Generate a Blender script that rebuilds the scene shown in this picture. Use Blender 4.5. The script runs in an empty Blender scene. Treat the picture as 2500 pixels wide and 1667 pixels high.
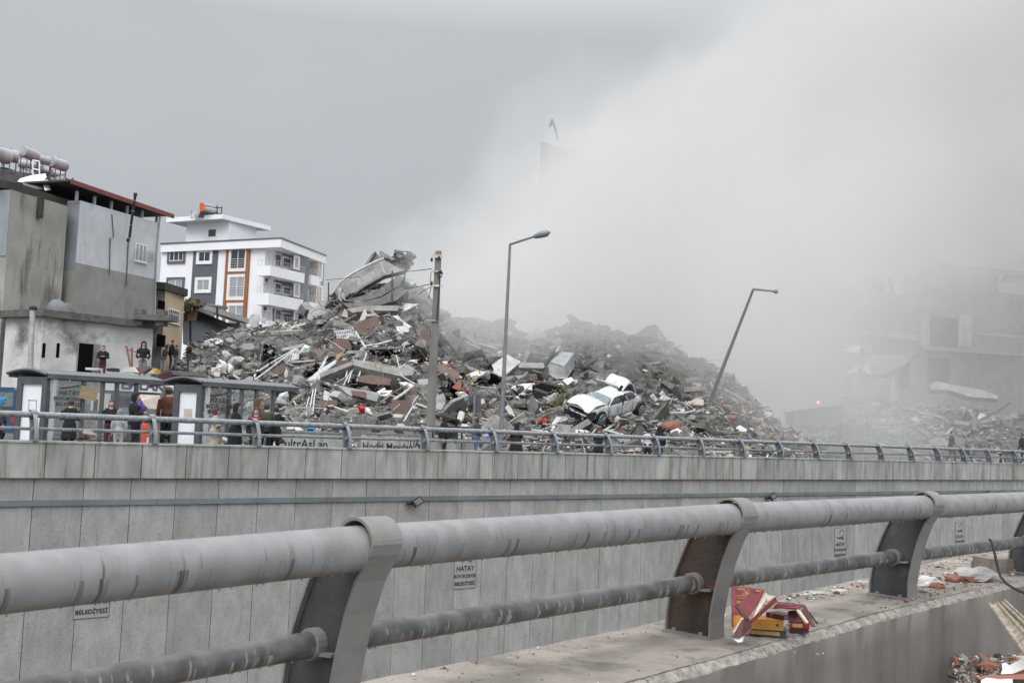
import bpy, bmesh, math, random
import numpy as np
from mathutils import Vector, Matrix, noise
R = math.radians
random.seed(7)
SC = bpy.context.scene
COL = SC.collection

# ------------------------------------------------------------------ camera
EYE = 1.65
FPX, CX, CY = 2700.0, 1250.0, 833.5          # the photograph is 2500 x 1667
PITCH = R(4.45); ROLL = R(2.35)
_f = Vector((0, math.cos(PITCH), math.sin(PITCH)))
_r0 = Vector((1, 0, 0)); _u0 = _r0.cross(_f)
_r = (_r0*math.cos(ROLL) + _u0*math.sin(ROLL)).normalized()
_u = _r.cross(_f).normalized()
cam_d = bpy.data.cameras.new('camera'); cam = bpy.data.objects.new('camera', cam_d); COL.objects.link(cam)
cam_d.sensor_width = 36; cam_d.lens = 36*FPX/2500; cam_d.clip_end = 3000; cam_d.clip_start = 0.05
cam_d.dof.use_dof = True; cam_d.dof.focus_distance = 40; cam_d.dof.aperture_fstop = 11
cam.matrix_world = Matrix(((_r.x,_u.x,-_f.x,0),(_r.y,_u.y,-_f.y,0),(_r.z,_u.z,-_f.z,EYE),(0,0,0,1)))
SC.camera = cam

# ------------------------------------------------------------------ sky, sun
w = bpy.data.worlds.new('World'); SC.world = w; w.use_nodes = True
nt = w.node_tree; N = nt.nodes; L = nt.links
bg = N['Background']
sky = N.new('ShaderNodeTexSky'); sky.sky_type = 'NISHITA'; sky.sun_disc = False
sky.sun_elevation = R(48); sky.sun_rotation = R(215); sky.dust_density = 4
sm = N.new('ShaderNodeVectorMath'); sm.operation = 'SCALE'; sm.inputs['Scale'].default_value = 0.10
L.new(sky.outputs[0], sm.inputs[0])
tc = N.new('ShaderNodeTexCoord'); sx = N.new('ShaderNodeSeparateXYZ'); L.new(tc.outputs['Generated'], sx.inputs[0])
cr = N.new('ShaderNodeValToRGB'); L.new(sx.outputs['Z'], cr.inputs[0])
e = cr.color_ramp.elements
e[0].position = 0.0; e[0].color = (0.465,0.49,0.525,1)
e[1].position = 1.0; e[1].color = (2.3,2.36,2.45,1)
for p_, c_ in ((0.12,(0.475,0.498,0.53,1)), (0.22,(0.51,0.535,0.565,1)), (0.34,(0.545,0.565,0.59,1)), (0.5,(1.2,1.25,1.32,1))):
    q = cr.color_ramp.elements.new(p_); q.color = c_
nz = N.new('ShaderNodeTexNoise'); nz.inputs['Scale'].default_value = 2.6; nz.inputs['Detail'].default_value = 6; nz.inputs['Roughness'].default_value = .55
mp = N.new('ShaderNodeMapping'); mp.inputs['Scale'].default_value = (1,1,2.2); mp.inputs['Rotation'].default_value = (0,.5,0)
L.new(tc.outputs['Generated'], mp.inputs[0]); L.new(mp.outputs[0], nz.inputs['Vector'])
mr = N.new('ShaderNodeMapRange'); mr.inputs['From Min'].default_value=.3; mr.inputs['From Max'].default_value=.7; mr.inputs['To Min'].default_value=.97; mr.inputs['To Max'].default_value=1.04
L.new(nz.outputs[0], mr.inputs[0])
sc2 = N.new('ShaderNodeVectorMath'); sc2.operation='SCALE'; L.new(cr.outputs[0], sc2.inputs[0]); L.new(mr.outputs[0], sc2.inputs['Scale'])
mx = N.new('ShaderNodeMix'); mx.data_type='RGBA'; mx.inputs[0].default_value = .94
yb = N.new('ShaderNodeMapRange'); yb.inputs[1].default_value = .15; yb.inputs[2].default_value = -.9; yb.inputs[3].default_value = 1.0; yb.inputs[4].default_value = 2.1
L.new(sx.outputs['Y'], yb.inputs[0]); sc3 = N.new('ShaderNodeVectorMath'); sc3.operation='SCALE'; L.new(sc2.outputs[0], sc3.inputs[0]); L.new(yb.outputs[0], sc3.inputs['Scale']); sc2 = sc3
L.new(sm.outputs[0], mx.inputs[6]); L.new(sc2.outputs[0], mx.inputs[7]); L.new(mx.outputs[2], bg.inputs[0]); bg.inputs[1].default_value = 1.0
sun_d = bpy.data.lights.new('sun','SUN'); sun_d.energy = 0.9; sun_d.angle = R(25); sun_d.color = (1,.97,.93)
sun = bpy.data.objects.new('sun', sun_d); COL.objects.link(sun)
_az = R(215); _el = R(48)
_sd = Vector((math.sin(_az)*math.cos(_el), math.cos(_az)*math.cos(_el), math.sin(_el)))
sun.rotation_euler = _sd.to_track_quat('Z','Y').to_euler()
SC.view_settings.view_transform='Standard'; SC.view_settings.look='None'; SC.view_settings.exposure=0.0; SC.view_settings.gamma=1
cy = SC.cycles
cy.max_bounces = 16; cy.diffuse_bounces = 3; cy.glossy_bounces = 3; cy.transmission_bounces = 4; cy.transparent_max_bounces = 12
cy.volume_bounces = 14; cy.volume_step_rate = 1.0; cy.volume_max_steps = 96
cy.use_denoising = True
cy.sample_clamp_indirect = 8

# ------------------------------------------------------------------ helpers
K = 2500/2352
def hor(x): return 1043 + .041*(x-1250)
def P(x, y, Y):
    """point on the sight line of photo pixel (x,y) at forward distance Y"""
    v = _r*((x-CX)/FPX) - _u*((y-CY)/FPX) + _f
    return Vector((0,0,EYE)) + v*(Y/v.y)
def PZ(x, y, z):
    v = _r*((x-CX)/FPX) - _u*((y-CY)/FPX) + _f
    return Vector((0,0,EYE)) + v*((z-EYE)/v.z)
CR = {0:(0,0,1/K),1:(0,330,4.238),2:(0,660,3.564),3:(370,480,3.733),4:(370,780,4.611),5:(700,580,3.136),6:(1050,750,4.237),7:(1340,780,4.6125),
      8:(1700,640,3.2675),9:(2050,620,3.0156),10:(1600,1180,2.613),12:(1000,880,6.72),13:(2100,1250,3.76),14:(1780,1400,8.711)}
def c(k, x, y): a,b,s = CR[k]; return (a+x/s, b+y/s)

MATS = {}
def mat(name, c1, c2=None, scale=3.0, rough=.85, bump=.15, bscale=None, metal=0, stretch=(1,1,1), dist=.03, detail=6, lo=.35, hi=.65, c3=None, s3=.8, t3=(.55,.7), st3=(1,1,1), specks=None, uv=False, alpha=None, spec=.5):
    m = bpy.data.materials.new(name); m.use_nodes = True; MATS[name] = m
    nt = m.node_tree; N = nt.nodes; L = nt.links; b = N['Principled BSDF']
    b.inputs['Roughness'].default_value = rough; b.inputs['Metallic'].default_value = metal
    b.inputs['Specular IOR Level'].default_value = spec
    if c2 is None: c2 = tuple(v*.75 for v in c1)
    tc = N.new('ShaderNodeTexCoord'); src = tc.outputs['UV' if uv else 'Object']
    if not uv:
        g = N.new('ShaderNodeNewGeometry'); src = g.outputs['Position']
    mp = N.new('ShaderNodeMapping'); mp.inputs['Scale'].default_value = stretch; L.new(src, mp.inputs[0])
    n = N.new('ShaderNodeTexNoise'); n.inputs['Scale'].default_value = scale; n.inputs['Detail'].default_value = detail; n.inputs['Roughness'].default_value=.62
    L.new(mp.outputs[0], n.inputs['Vector'])
    r = N.new('ShaderNodeMapRange'); r.inputs[1].default_value = lo; r.inputs[2].default_value = hi; L.new(n.outputs[0], r.inputs[0])
    x = N.new('ShaderNodeMix'); x.data_type='RGBA'; x.inputs[6].default_value = (*c2,1); x.inputs[7].default_value = (*c1,1); L.new(r.outputs[0], x.inputs[0])
    out = x.outputs[2]
    if c3:
        mp3 = N.new('ShaderNodeMapping'); mp3.inputs['Scale'].default_value = st3; mp3.inputs['Location'].default_value=(3.1,7.7,1.3); L.new(src, mp3.inputs[0])
        n3 = N.new('ShaderNodeTexNoise'); n3.inputs['Scale'].default_value = s3; n3.inputs['Detail'].default_value = 8; n3.inputs['Roughness'].default_value=.65; L.new(mp3.outputs[0], n3.inputs['Vector'])
        r3 = N.new('ShaderNodeMapRange'); r3.inputs[1].default_value = t3[0]; r3.inputs[2].default_value = t3[1]; L.new(n3.outputs[0], r3.inputs[0])
        x3 = N.new('ShaderNodeMix'); x3.data_type='RGBA'; L.new(out, x3.inputs[6]); x3.inputs[7].default_value = (*c3,1); L.new(r3.outputs[0], x3.inputs[0]); out = x3.outputs[2]
    if specks:  # dark specks paint the shade of small pits in the concrete
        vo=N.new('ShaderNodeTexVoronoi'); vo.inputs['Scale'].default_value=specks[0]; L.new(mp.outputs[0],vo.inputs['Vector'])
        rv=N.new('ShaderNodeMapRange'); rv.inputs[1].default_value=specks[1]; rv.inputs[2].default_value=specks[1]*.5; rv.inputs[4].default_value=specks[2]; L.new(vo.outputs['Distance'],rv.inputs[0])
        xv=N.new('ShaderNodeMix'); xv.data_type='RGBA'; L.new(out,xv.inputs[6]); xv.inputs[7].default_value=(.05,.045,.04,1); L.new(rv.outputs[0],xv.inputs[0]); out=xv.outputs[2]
    L.new(out, b.inputs['Base Color'])
    if bump:
        nb = N.new('ShaderNodeTexNoise'); nb.inputs['Scale'].default_value = bscale or scale*5; nb.inputs['Detail'].default_value=5
        L.new(mp.outputs[0], nb.inputs['Vector'])
        bp = N.new('ShaderNodeBump'); bp.inputs['Strength'].default_value = bump; bp.inputs['Distance'].default_value = dist
        L.new(nb.outputs[0], bp.inputs['Height']); L.new(bp.outputs[0], b.inputs['Normal'])
    if alpha is not None: b.inputs['Alpha'].default_value = alpha
    return m
def cloth(name, col): return mat(name, col, tuple(v*.6 for v in col), scale=6, rough=.95, bump=.4, bscale=14, dist=.03)

class MB:
    def __init__(s): s.v=[]; s.f=[]; s.m=[]; s.uv={}
    def add(s, vs, fs, mi=0, uvs=None):
        b = len(s.v); s.v += [Vector(p) for p in vs]
        for k, f in enumerate(fs):
            if uvs: s.uv[len(s.f)] = uvs[k]
            s.f.append([b+i for i in f]); s.m.append(mi)
        return s
    def obox(s, o, a, b, c_, mi=0):
        """box from corner o with edge vectors a, b, c"""
        o=Vector(o); a=Vector(a); b=Vector(b); c_=Vector(c_)
        if a.cross(b).dot(c_) < 0: a, b = b, a
        vs=[o,o+a,o+a+b,o+b,o+c_,o+a+c_,o+a+b+c_,o+b+c_]
        return s.add(vs, [(0,3,2,1),(4,5,6,7),(0,1,5,4),(1,2,6,5),(2,3,7,6),(3,0,4,7)], mi)
    def box(s, ce, size, rot=None, mi=0):
        x,y,z = (Vector((size[0],0,0)),Vector((0,size[1],0)),Vector((0,0,size[2])))
        if rot is not None:
            if not isinstance(rot, Matrix): rot = Matrix.Rotation(rot,3,'Z')
            x=rot@x; y=rot@y; z=rot@z
        return s.obox(Vector(ce)-(x+y+z)/2, x,y,z,mi)
    def prism(s, pts, ext, mi=0, mside=None):
        pts=[Vector(p) for p in pts]; ext=Vector(ext); n=len(pts)
        nn = Vector((0,0,0))
        for i in range(n): nn += (pts[i]-pts[0]).cross(pts[(i+1)%n]-pts[0])
        if nn.dot(ext) > 0: pts = pts[::-1]
        s.add(pts+[p+ext for p in pts], [tuple(range(n)), tuple(range(2*n-1,n-1,-1))], mi)
        b=len(s.v)-2*n
        for i in range(n):
            j=(i+1)%n; s.f.append([b+i,b+n+i,b+n+j,b+j][::1]); s.m.append(mi if mside is None else mside)
        return s
    def tube(s, path, r, n=8, mi=0, cap=True, u0=0):
        path=[Vector(p) for p in path]; m=len(path)
        rs = r if isinstance(r,(list,tuple)) else [r]*m
        rings=[]; b=len(s.v); up=Vector((0,0,1)); L=u0; Ls=[]
        d0=(path[1]-path[0]).normalized()
        if abs(d0.z)>.95: up=Vector((0,1,0))
        for i,p in enumerate(path):
            d=((path[min(i+1,m-1)]-path[max(i-1,0)])).normalized()
            a=d.cross(up).normalized(); q=a.cross(d)
            if i: L+=(p-path[i-1]).length
            Ls.append(L)
            for k in range(n):
                t=2*math.pi*k/n; s.v.append(p+(a*math.cos(t)+q*math.sin(t))*rs[i])
        for i in range(m-1):
            for k in range(n):
                k2=(k+1)%n; s.uv[len(s.f)]=[(Ls[i],k/n),(Ls[i],(k+1)/n),(Ls[i+1],(k+1)/n),(Ls[i+1],k/n)]
                s.f.append([b+i*n+k,b+i*n+k2,b+(i+1)*n+k2,b+(i+1)*n+k][::-1]); s.uv[len(s.f)-1]=s.uv[len(s.f)-1][::-1]; s.m.append(mi)
        if cap:
            s.f.append([b+k for k in range(n)]); s.m.append(mi)
            s.f.append([b+(m-1)*n+k for k in range(n)][::-1]); s.m.append(mi)
        return s
    def ell(s, ce, rad, rot=None, nu=10, nv=7, mi=0, jit=0):
        b=len(s.v); ce=Vector(ce); vs=[]
        for j in range(nv+1):
            ph=math.pi*j/nv
            for i in range(nu):
                th=2*math.pi*i/nu
                p=Vector((math.sin(ph)*math.cos(th)*rad[0],math.sin(ph)*math.sin(th)*rad[1],math.cos(ph)*rad[2]))
                if jit: p*=1+random.uniform(-jit,jit)
                if rot is not None: p=rot@p
                vs.append(ce+p)
        fs=[(j*nu+i,(j+1)*nu+i,(j+1)*nu+(i+1)%nu,j*nu+(i+1)%nu) for j in range(nv) for i in range(nu)]
        return s.add(vs,fs,mi)
    def build(s, name, mats, parent=None, smooth=False, origin=None, weld=False, **props):
        if not isinstance(mats,(list,tuple)): mats=[mats]
        o0 = Vector((0,0,0))
        if parent is not None: o0 = parent.matrix_world.translation.copy() if parent.parent is None else abs_loc(parent)
        elif origin is not None: o0 = Vector(origin)
        me=bpy.data.meshes.new(name); me.from_pydata([tuple(p-o0) for p in s.v],[],s.f)
        for m in mats: me.materials.append(MATS[m] if isinstance(m,str) else m)
        me.polygons.foreach_set('material_index', s.m)
        if s.uv:
            ul=me.uv_layers.new(name='UVMap')
            for fi,u in s.uv.items():
                p=me.polygons[fi]
                for k,li in enumerate(p.loop_indices): ul.data[li].uv=u[k]
        if smooth:
            me.polygons.foreach_set('use_smooth',[True]*len(me.polygons))
            try: me.set_sharp_from_angle(angle=R(45))
            except Exception: pass
        me.validate(); me.update()
        o=bpy.data.objects.new(name,me); COL.objects.link(o)
        if parent is not None: o.parent=parent; o['_o']=1; del o['_o']
        elif origin is not None: o.location=o0
        for k_,v_ in props.items(): o[k_]=v_
        return o
def abs_loc(o):
    v=Vector((0,0,0))
    while o is not None: v+=o.location; o=o.parent
    return v
def thing(name, loc, label, cat, group=None):
    o=bpy.data.objects.new(name,None); COL.objects.link(o); o.location=loc; o.matrix_world=Matrix.Translation(loc)
    o['label']=label; o['category']=cat
    if group: o['group']=group
    o.empty_display_size=.3
    return o
def tag(o,label,cat,group=None):
    o['label']=label; o['category']=cat
    if group: o['group']=group
    return o
def copy_tree(o,loc=None,rz=None,parent=None,label=None,group=None):
    n=o.copy(); COL.objects.link(n)
    if parent: n.parent=parent
    if loc is not None: n.location=loc
    if rz is not None: n.rotation_euler=(0,0,rz)
    if label: n['label']=label
    if group: n['group']=group
    for ch in list(o.children): copy_tree(ch,parent=n)
    return n
def text_mesh(body, size, name, m, ox, dx, dz, parent=None, extrude=.004, align='CENTER', bold=0.0):
    """lettering standing on a plane: origin ox, reading direction dx, up dz"""
    cu=bpy.data.curves.new('t','FONT'); cu.body=body; cu.size=size; cu.align_x=align; cu.extrude=extrude; cu.offset=bold; cu.resolution_u=2
    t=bpy.data.objects.new('t',cu); COL.objects.link(t)
    dg=bpy.context.evaluated_depsgraph_get(); me=bpy.data.meshes.new_from_object(t.evaluated_get(dg))
    bpy.data.objects.remove(t)
    dx=Vector(dx).normalized(); dz=Vector(dz).normalized(); dn=dx.cross(dz)
    mb=MB(); mb.v=[Vector(ox)+dx*v.co.x+dz*v.co.y+dn*v.co.z for v in me.vertices]; mb.f=[list(p.vertices) for p in me.polygons]; mb.m=[0]*len(mb.f)
    bpy.data.meshes.remove(me)
    return mb.build(name,m,parent)

# ------------------------------------------------------------------ materials
for _k,_g in (('',1),('_b',.88)): mat('conc_coping'+_k,(.40*_g,.395*_g,.37*_g),(.24*_g,.24*_g,.225*_g),scale=1.6,bump=.25,stretch=(1,1,.35),c3=(.135,.125,.085),s3=1.5,t3=(.52,.68),st3=(2.2,2.2,.13),bscale=14)
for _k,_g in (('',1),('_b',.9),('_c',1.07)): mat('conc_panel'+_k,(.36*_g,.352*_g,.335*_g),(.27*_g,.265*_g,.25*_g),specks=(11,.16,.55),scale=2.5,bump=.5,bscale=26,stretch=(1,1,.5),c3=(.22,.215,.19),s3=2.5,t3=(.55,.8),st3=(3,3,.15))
mat('dark_joint',(.03,.03,.03),bump=0)
mat('rail_metal',(.43,.44,.45),(.33,.34,.35),scale=2.5,rough=.5,bump=.1,spec=.4,c3=(.2,.2,.19),s3=7,t3=(.56,.72))
mat('steel_dark',(.055,.057,.06),(.035,.036,.038),scale=5,rough=.6,bump=.15,spec=.35)
mat('strip_metal',(.17,.19,.2),(.12,.135,.14),scale=1,rough=.5,bump=.05)
mat('black',(.02,.02,.022),(.012,.012,.012),rough=.7,bump=.1)
mat('black_hole',(.008,.008,.008),rough=1,bump=0,spec=0)  # flat black that paints the deep shade inside doorways and other openings
mat('paint_black',(.03,.03,.03),bump=0)
mat('asphalt',(.09,.09,.088),(.06,.06,.06),scale=2,bump=.3,bscale=60,c3=(.16,.155,.15),s3=.6)
mat('paving',(.24,.235,.225),(.17,.165,.16),scale=1.5,bump=.2,bscale=20,c3=(.33,.32,.31),s3=.7)
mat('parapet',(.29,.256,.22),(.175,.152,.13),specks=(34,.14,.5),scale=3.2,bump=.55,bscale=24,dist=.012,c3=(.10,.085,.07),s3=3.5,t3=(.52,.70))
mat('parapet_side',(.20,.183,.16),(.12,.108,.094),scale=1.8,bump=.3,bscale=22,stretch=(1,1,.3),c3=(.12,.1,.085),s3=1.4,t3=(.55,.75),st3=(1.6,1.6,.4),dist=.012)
mat('c_light',(.40,.39,.365),(.26,.25,.235),scale=1.6,bump=.6,bscale=8,dist=.08,c3=(.22,.21,.2),s3=1.0)
mat('c_mid',(.26,.252,.235),(.155,.15,.14),scale=1.8,bump=.7,bscale=8,dist=.08,c3=(.14,.13,.12),s3=1.1)
mat('c_dark',(.135,.13,.122),(.075,.072,.068),scale=1.8,bump=.7,bscale=8,dist=.08)
mat('c_deep',(.05,.048,.046),(.03,.03,.03),scale=2,bump=.6,bscale=7,dist=.1)  # near-black; rubble chunks of it stand in for shaded voids in the heap
mat('c_white',(.60,.59,.57),(.42,.41,.39),scale=1.5,bump=.2,rough=.7,c3=(.36,.34,.31),s3=.9,t3=(.6,.75))
mat('c_cream',(.55,.5,.42),(.42,.37,.3),scale=2,bump=.3)
mat('c_brown',(.15,.098,.082),(.11,.073,.062),scale=1.5,bump=.25,c3=(.2,.16,.14),s3=1.3,t3=(.6,.8))
mat('c_brick',(.24,.105,.07),(.22,.09,.055),scale=3,bump=.5)
mat('c_soil',(.11,.08,.058),(.06,.045,.033),scale=3,bump=.7,bscale=20)
mat('wood',(.32,.23,.14),(.2,.14,.08),scale=3,stretch=(1,1,8),bump=.3)
mat('white_metal',(.50,.50,.49),(.33,.33,.32),scale=3,rough=.5,bump=.05)
mat('sheet_metal',(.48,.49,.49),(.3,.31,.31),scale=1.2,rough=.38,bump=.2,bscale=3,dist=.1,metal=.35,c3=(.2,.2,.2),s3=.8)
mat('tarp',(.62,.62,.6),(.42,.42,.4),scale=1.5,rough=.5,bump=.8,bscale=4,dist=.12)
mat('plaster_tan',(.33,.315,.275),(.235,.225,.195),scale=.45,bump=.25,bscale=4,c3=(.12,.11,.1),s3=.7,t3=(.50,.62),st3=(1.2,1.2,.22))
mat('plaster_grey',(.50,.515,.53),(.41,.425,.44),scale=.7,bump=.15,bscale=4,c3=(.30,.31,.325),s3=.7,t3=(.56,.72),st3=(1.2,1.2,.3))
mat('plaster_grey2',(.26,.252,.232),(.2,.193,.178),scale=.8,bump=.25,bscale=4,c3=(.13,.127,.118),s3=.6,t3=(.54,.68),st3=(1,1,.3))
mat('plaster_blue',(.27,.285,.305),(.21,.222,.24),scale=.6,bump=.1)
mat('plaster_low',(.60,.59,.57),(.42,.41,.39),scale=.6,bump=.3,bscale=6,c3=(.13,.125,.115),s3=.36,t3=(.5,.66),st3=(1,1,1.3))
mat('apt_white',(.78,.78,.80),(.72,.72,.74),scale=.5,bump=.05)
mat('apt_grey',(.105,.112,.125),(.09,.096,.108),scale=1,bump=.05)
mat('apt_brown',(.30,.125,.045),(.23,.09,.03),scale=3,bump=.2)
mat('beige',(.50,.40,.27),(.40,.32,.215),scale=.8,bump=.2,c3=(.28,.23,.17),s3=.5)
mat('win_frame',(.75,.75,.75),(.7,.7,.7),bump=0,rough=.4)
mat('grey_frame',(.11,.115,.125),bump=0,rough=.6)
mat('win_dark',(.035,.04,.045),(.02,.022,.025),scale=1,rough=.08,bump=0,spec=.6)
mat('win_curtain',(.33,.35,.36),(.24,.26,.27),scale=3,rough=.25,bump=0,stretch=(4,4,.3))
mat('roof_dark',(.055,.045,.042),(.03,.027,.026),scale=1.5,rough=.9,bump=.4,bscale=5)
mat('roof_red',(.20,.045,.038),(.13,.033,.028),scale=2,rough=.6,bump=.1)
mat('tank_white',(.34,.355,.365),(.24,.25,.26),scale=1.4,rough=.4,bump=.05,c3=(.25,.24,.23),s3=1.6)
mat('orange',(.75,.12,.03),bump=0,rough=.5)
mat('pole_conc',(.185,.18,.165),(.12,.117,.107),scale=2.5,bump=.3,stretch=(1,1,.3))
mat('pole_metal',(.19,.2,.205),(.14,.145,.15),scale=3,rough=.45,bump=.05)
mat('glass',(.4,.43,.43),rough=.06,bump=0,alpha=.14)
mat('glass_dirty',(.30,.31,.31),(.2,.21,.21),rough=.15,bump=0,alpha=.32)
mat('poster_white',(.74,.75,.78),(.70,.71,.74),scale=1,bump=0,rough=.3)
mat('shelter_metal',(.085,.09,.093),(.06,.063,.066),scale=2,rough=.45,bump=.05)
mat('shelter_roof',(.10,.108,.115),(.075,.08,.085),scale=2,rough=.35,bump=.1)
mat('skin',(.42,.25,.18),(.38,.22,.16),bump=0,rough=.6)
mat('hair',(.02,.016,.013),bump=.2,rough=.6)
mat('car_white',(.60,.60,.60),(.42,.42,.41),scale=3,rough=.28,bump=.12,bscale=5,dist=.05,c3=(.26,.24,.22),s3=2.6,t3=(.5,.72))
mat('rubber',(.022,.022,.022),bump=.1,rough=.9)
mat('alloy',(.42,.42,.43),rough=.35,bump=0,metal=.6)
mat('car_glass',(.16,.21,.2),(.09,.12,.115),scale=6,rough=.12,bump=.3,bscale=16,c3=(.45,.5,.49),s3=6,t3=(.6,.72))
mat('leaf',(.13,.16,.05),(.06,.08,.03),scale=6,bump=.3)
mat('dry_leaf',(.13,.09,.05),(.06,.05,.03),scale=6,bump=.3)
mat('paper',(.62,.56,.43),(.5,.44,.33),scale=40,bump=.3,bscale=200,dist=.002)
mat('book_red',(.20,.01,.016),(.11,.008,.01),scale=14,rough=.4,bump=.1,dist=.004,c3=(.36,.2,.05),s3=16,t3=(.64,.68))
mat('book_wine',(.10,.014,.02),(.05,.008,.012),scale=14,rough=.45,bump=.15,dist=.004,c3=(.32,.2,.12),s3=18,t3=(.6,.7))
mat('book_yellow',(.42,.19,.015),(.3,.125,.01),scale=9,rough=.45,bump=.05)
mat('book_navy',(.02,.035,.06),(.012,.02,.03),scale=12,rough=.45,bump=.1,c3=(.3,.25,.1),s3=16,t3=(.56,.62))
mat('gold',(.42,.25,.06),rough=.4,bump=0)
mat('rust',(.05,.026,.012),(.035,.033,.031),scale=7,rough=.9,bump=.3,c3=(.13,.055,.016),s3=4,t3=(.52,.66))
for n_,c_ in dict(cl_black=(.009,.009,.01),cl_navy=(.02,.024,.035),cl_grey=(.2,.2,.21),cl_lgrey=(.38,.38,.39),cl_white=(.6,.6,.58),cl_red=(.45,.03,.045),cl_rust=(.12,.045,.025),cl_jean=(.09,.14,.24),cl_beige=(.36,.31,.26),
                  cl_purple=(.11,.06,.24),cl_orange=(.5,.085,.025),cl_olive=(.06,.055,.04),cl_pink=(.65,.08,.17),cl_lilac=(.3,.3,.6),cl_cyan=(.03,.22,.45),cl_yellow=(.65,.36,.03),cl_maroon=(.09,.025,.04),cl_teal=(.03,.25,.22),cl_brown=(.11,.06,.035),cl_mauve=(.42,.2,.42),cl_char=(.05,.05,.055)).items(): cloth(n_,c_)
# ------------------------------------------------------------------ ground, street, underpass
WA=Vector((-12.96,28,0)); WD=Vector((.7638,.6455,0)); WN=Vector((-.6455,.7638,0))
STREET=EYE-1.35; COP=EYE-.84; COPB=EYE-1.79
def W(s, off=0, z=0): v=WA+WD*s+WN*off; v.z=z; return v
def s_at(x): t=(x-1250)/2700; return (t*28+12.96)/(.7638-t*.6455)
S0,S1=-55,175
mb=MB(); mb.add([W(-400,.55,STREET),W(700,.55,STREET),W(700,1500,STREET),W(-400,1500,STREET)],[(0,1,2,3)]); mb.build('street','asphalt',kind='structure')
mb=MB(); mb.add([W(S0,.6,STREET+.02),W(S1,.6,STREET+.02),W(S1,4.2,STREET+.02),W(S0,4.2,STREET+.02),W(S0,4.2,STREET+.004),W(S1,4.2,STREET+.004)],[(0,1,2,3),(3,2,5,4)]); mb.build('pavement','paving',kind='structure')
mb=MB(); mb.add([W(-400,-200,-9.2),W(700,-200,-9.2),W(700,.5,-9.2),W(-400,.5,-9.2)],[(0,1,2,3)]); mb.build('underpass_road','asphalt',kind='structure')

# far retaining wall
def far_xy(px,off,z): return W(s_at(px),off,z)
js=[1.3,2.58,3.86,5.14,6.43,7.69,8.94,10.22,11.47,12.71,13.95,15.14,16.29,17.45,18.62,19.74,20.86]
while js[-1]<S1: js.append(js[-1]+1.14)
while js[0]>S0: js.insert(0,js[0]-1.28)
wall=thing('retaining_wall',W(0,0,-9.2),'long grey concrete panel wall with stained coping across the sunken road','wall')
mb=MB(); mb.obox(W(S0,.16,-9.2),WD*(S1-S0),WN*.4,Vector((0,0,9.2+COP-.03))); mb.build('wall_core','dark_joint',wall)
mb=MB()
for a,b_ in zip(js,js[1:]):
    rz=random.uniform(-.006,.006)
    mb.obox(W(a+.012,-.03+rz,COPB),WD*(b_-a-.024),WN*.55,Vector((0,0,COP-COPB-.05)))
mb.m=[m_ for m_ in [random.choice((0,0,1)) for _ in range(len(mb.m)//6)] for __ in range(6)]; mb.build('coping',['conc_coping','conc_coping_b'],wall)
mb=MB()
for a,b_ in zip(js,js[1:]):
    mb.obox(W(a+.004,-.055,COP-.048),WD*(b_-a-.008),WN*.62,Vector((0,0,.048)))
mb.build('coping_cap',['conc_coping'],wall)
mb=MB()
for a,b_ in zip(js,js[1:]):
    a-=.2; b_-=.2; rz=random.uniform(-.008,.008)
    mb.obox(W(a+.009,.1+rz,-9.2),WD*(b_-a-.018),WN*.05,Vector((0,0,9.2+COPB-.015)))
mb.m=[m_ for m_ in [random.choice((0,0,1,2)) for _ in range(len(mb.m)//6)] for __ in range(6)]; mb.build('wall_panel',['conc_panel','conc_panel_b','conc_panel_c'],wall)
mb=MB(); zs=EYE-2.44; k=S0
while k<S1:
    d=5.4; mb.obox(W(k+.006,.04,zs-.075),WD*(d-.012),WN*.057,Vector((0,0,.15))); k+=d
mb.build('cable_duct',['strip_metal'],wall)

# floodlights on the wall
def floodlight(s,label):
    t=thing('floodlight',W(s,.03,zs-.1),label,'floodlight','floodlights along the wall duct')
    mb=MB(); mb.obox(W(s-.3,-.06,zs-.2),WD*.34,WN*.1,Vector((0,0,.07))); mb.tube([W(s-.28,.02,zs-.08),W(s-.28,-.05,zs-.18)],.02,6); mb.build('bracket','black',t)
    rot=Matrix.Rotation(math.atan2(WD.y,WD.x),3,'Z')@Matrix.Rotation(R(-28),3,'Y')@Matrix.Rotation(R(-25),3,'X')
    mb=MB(); mb.box(W(s,-.16,zs-.09),(.36,.10,.24),rot); 
    for q in range(5): mb.box(W(s,-.16,zs-.09)+rot@Vector((-.14+q*.07,.065,0)),(.012,.04,.2),rot)
    mb.build('lamp_housing','black',t)
    mb=MB(); mb.box(W(s,-.16,zs-.09)+rot@Vector((0,-.052,0)),(.27,.008,.16),rot); mb.build('lamp_glass','grey_frame',t)
floodlight(13.1,'small black floodlight under the wall duct, above the foremost railing post')
floodlight(32.1,'small black floodlight under the wall duct, above the rusty railing post')
floodlight(51.5,'small black floodlight under the wall duct at far right end')

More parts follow.
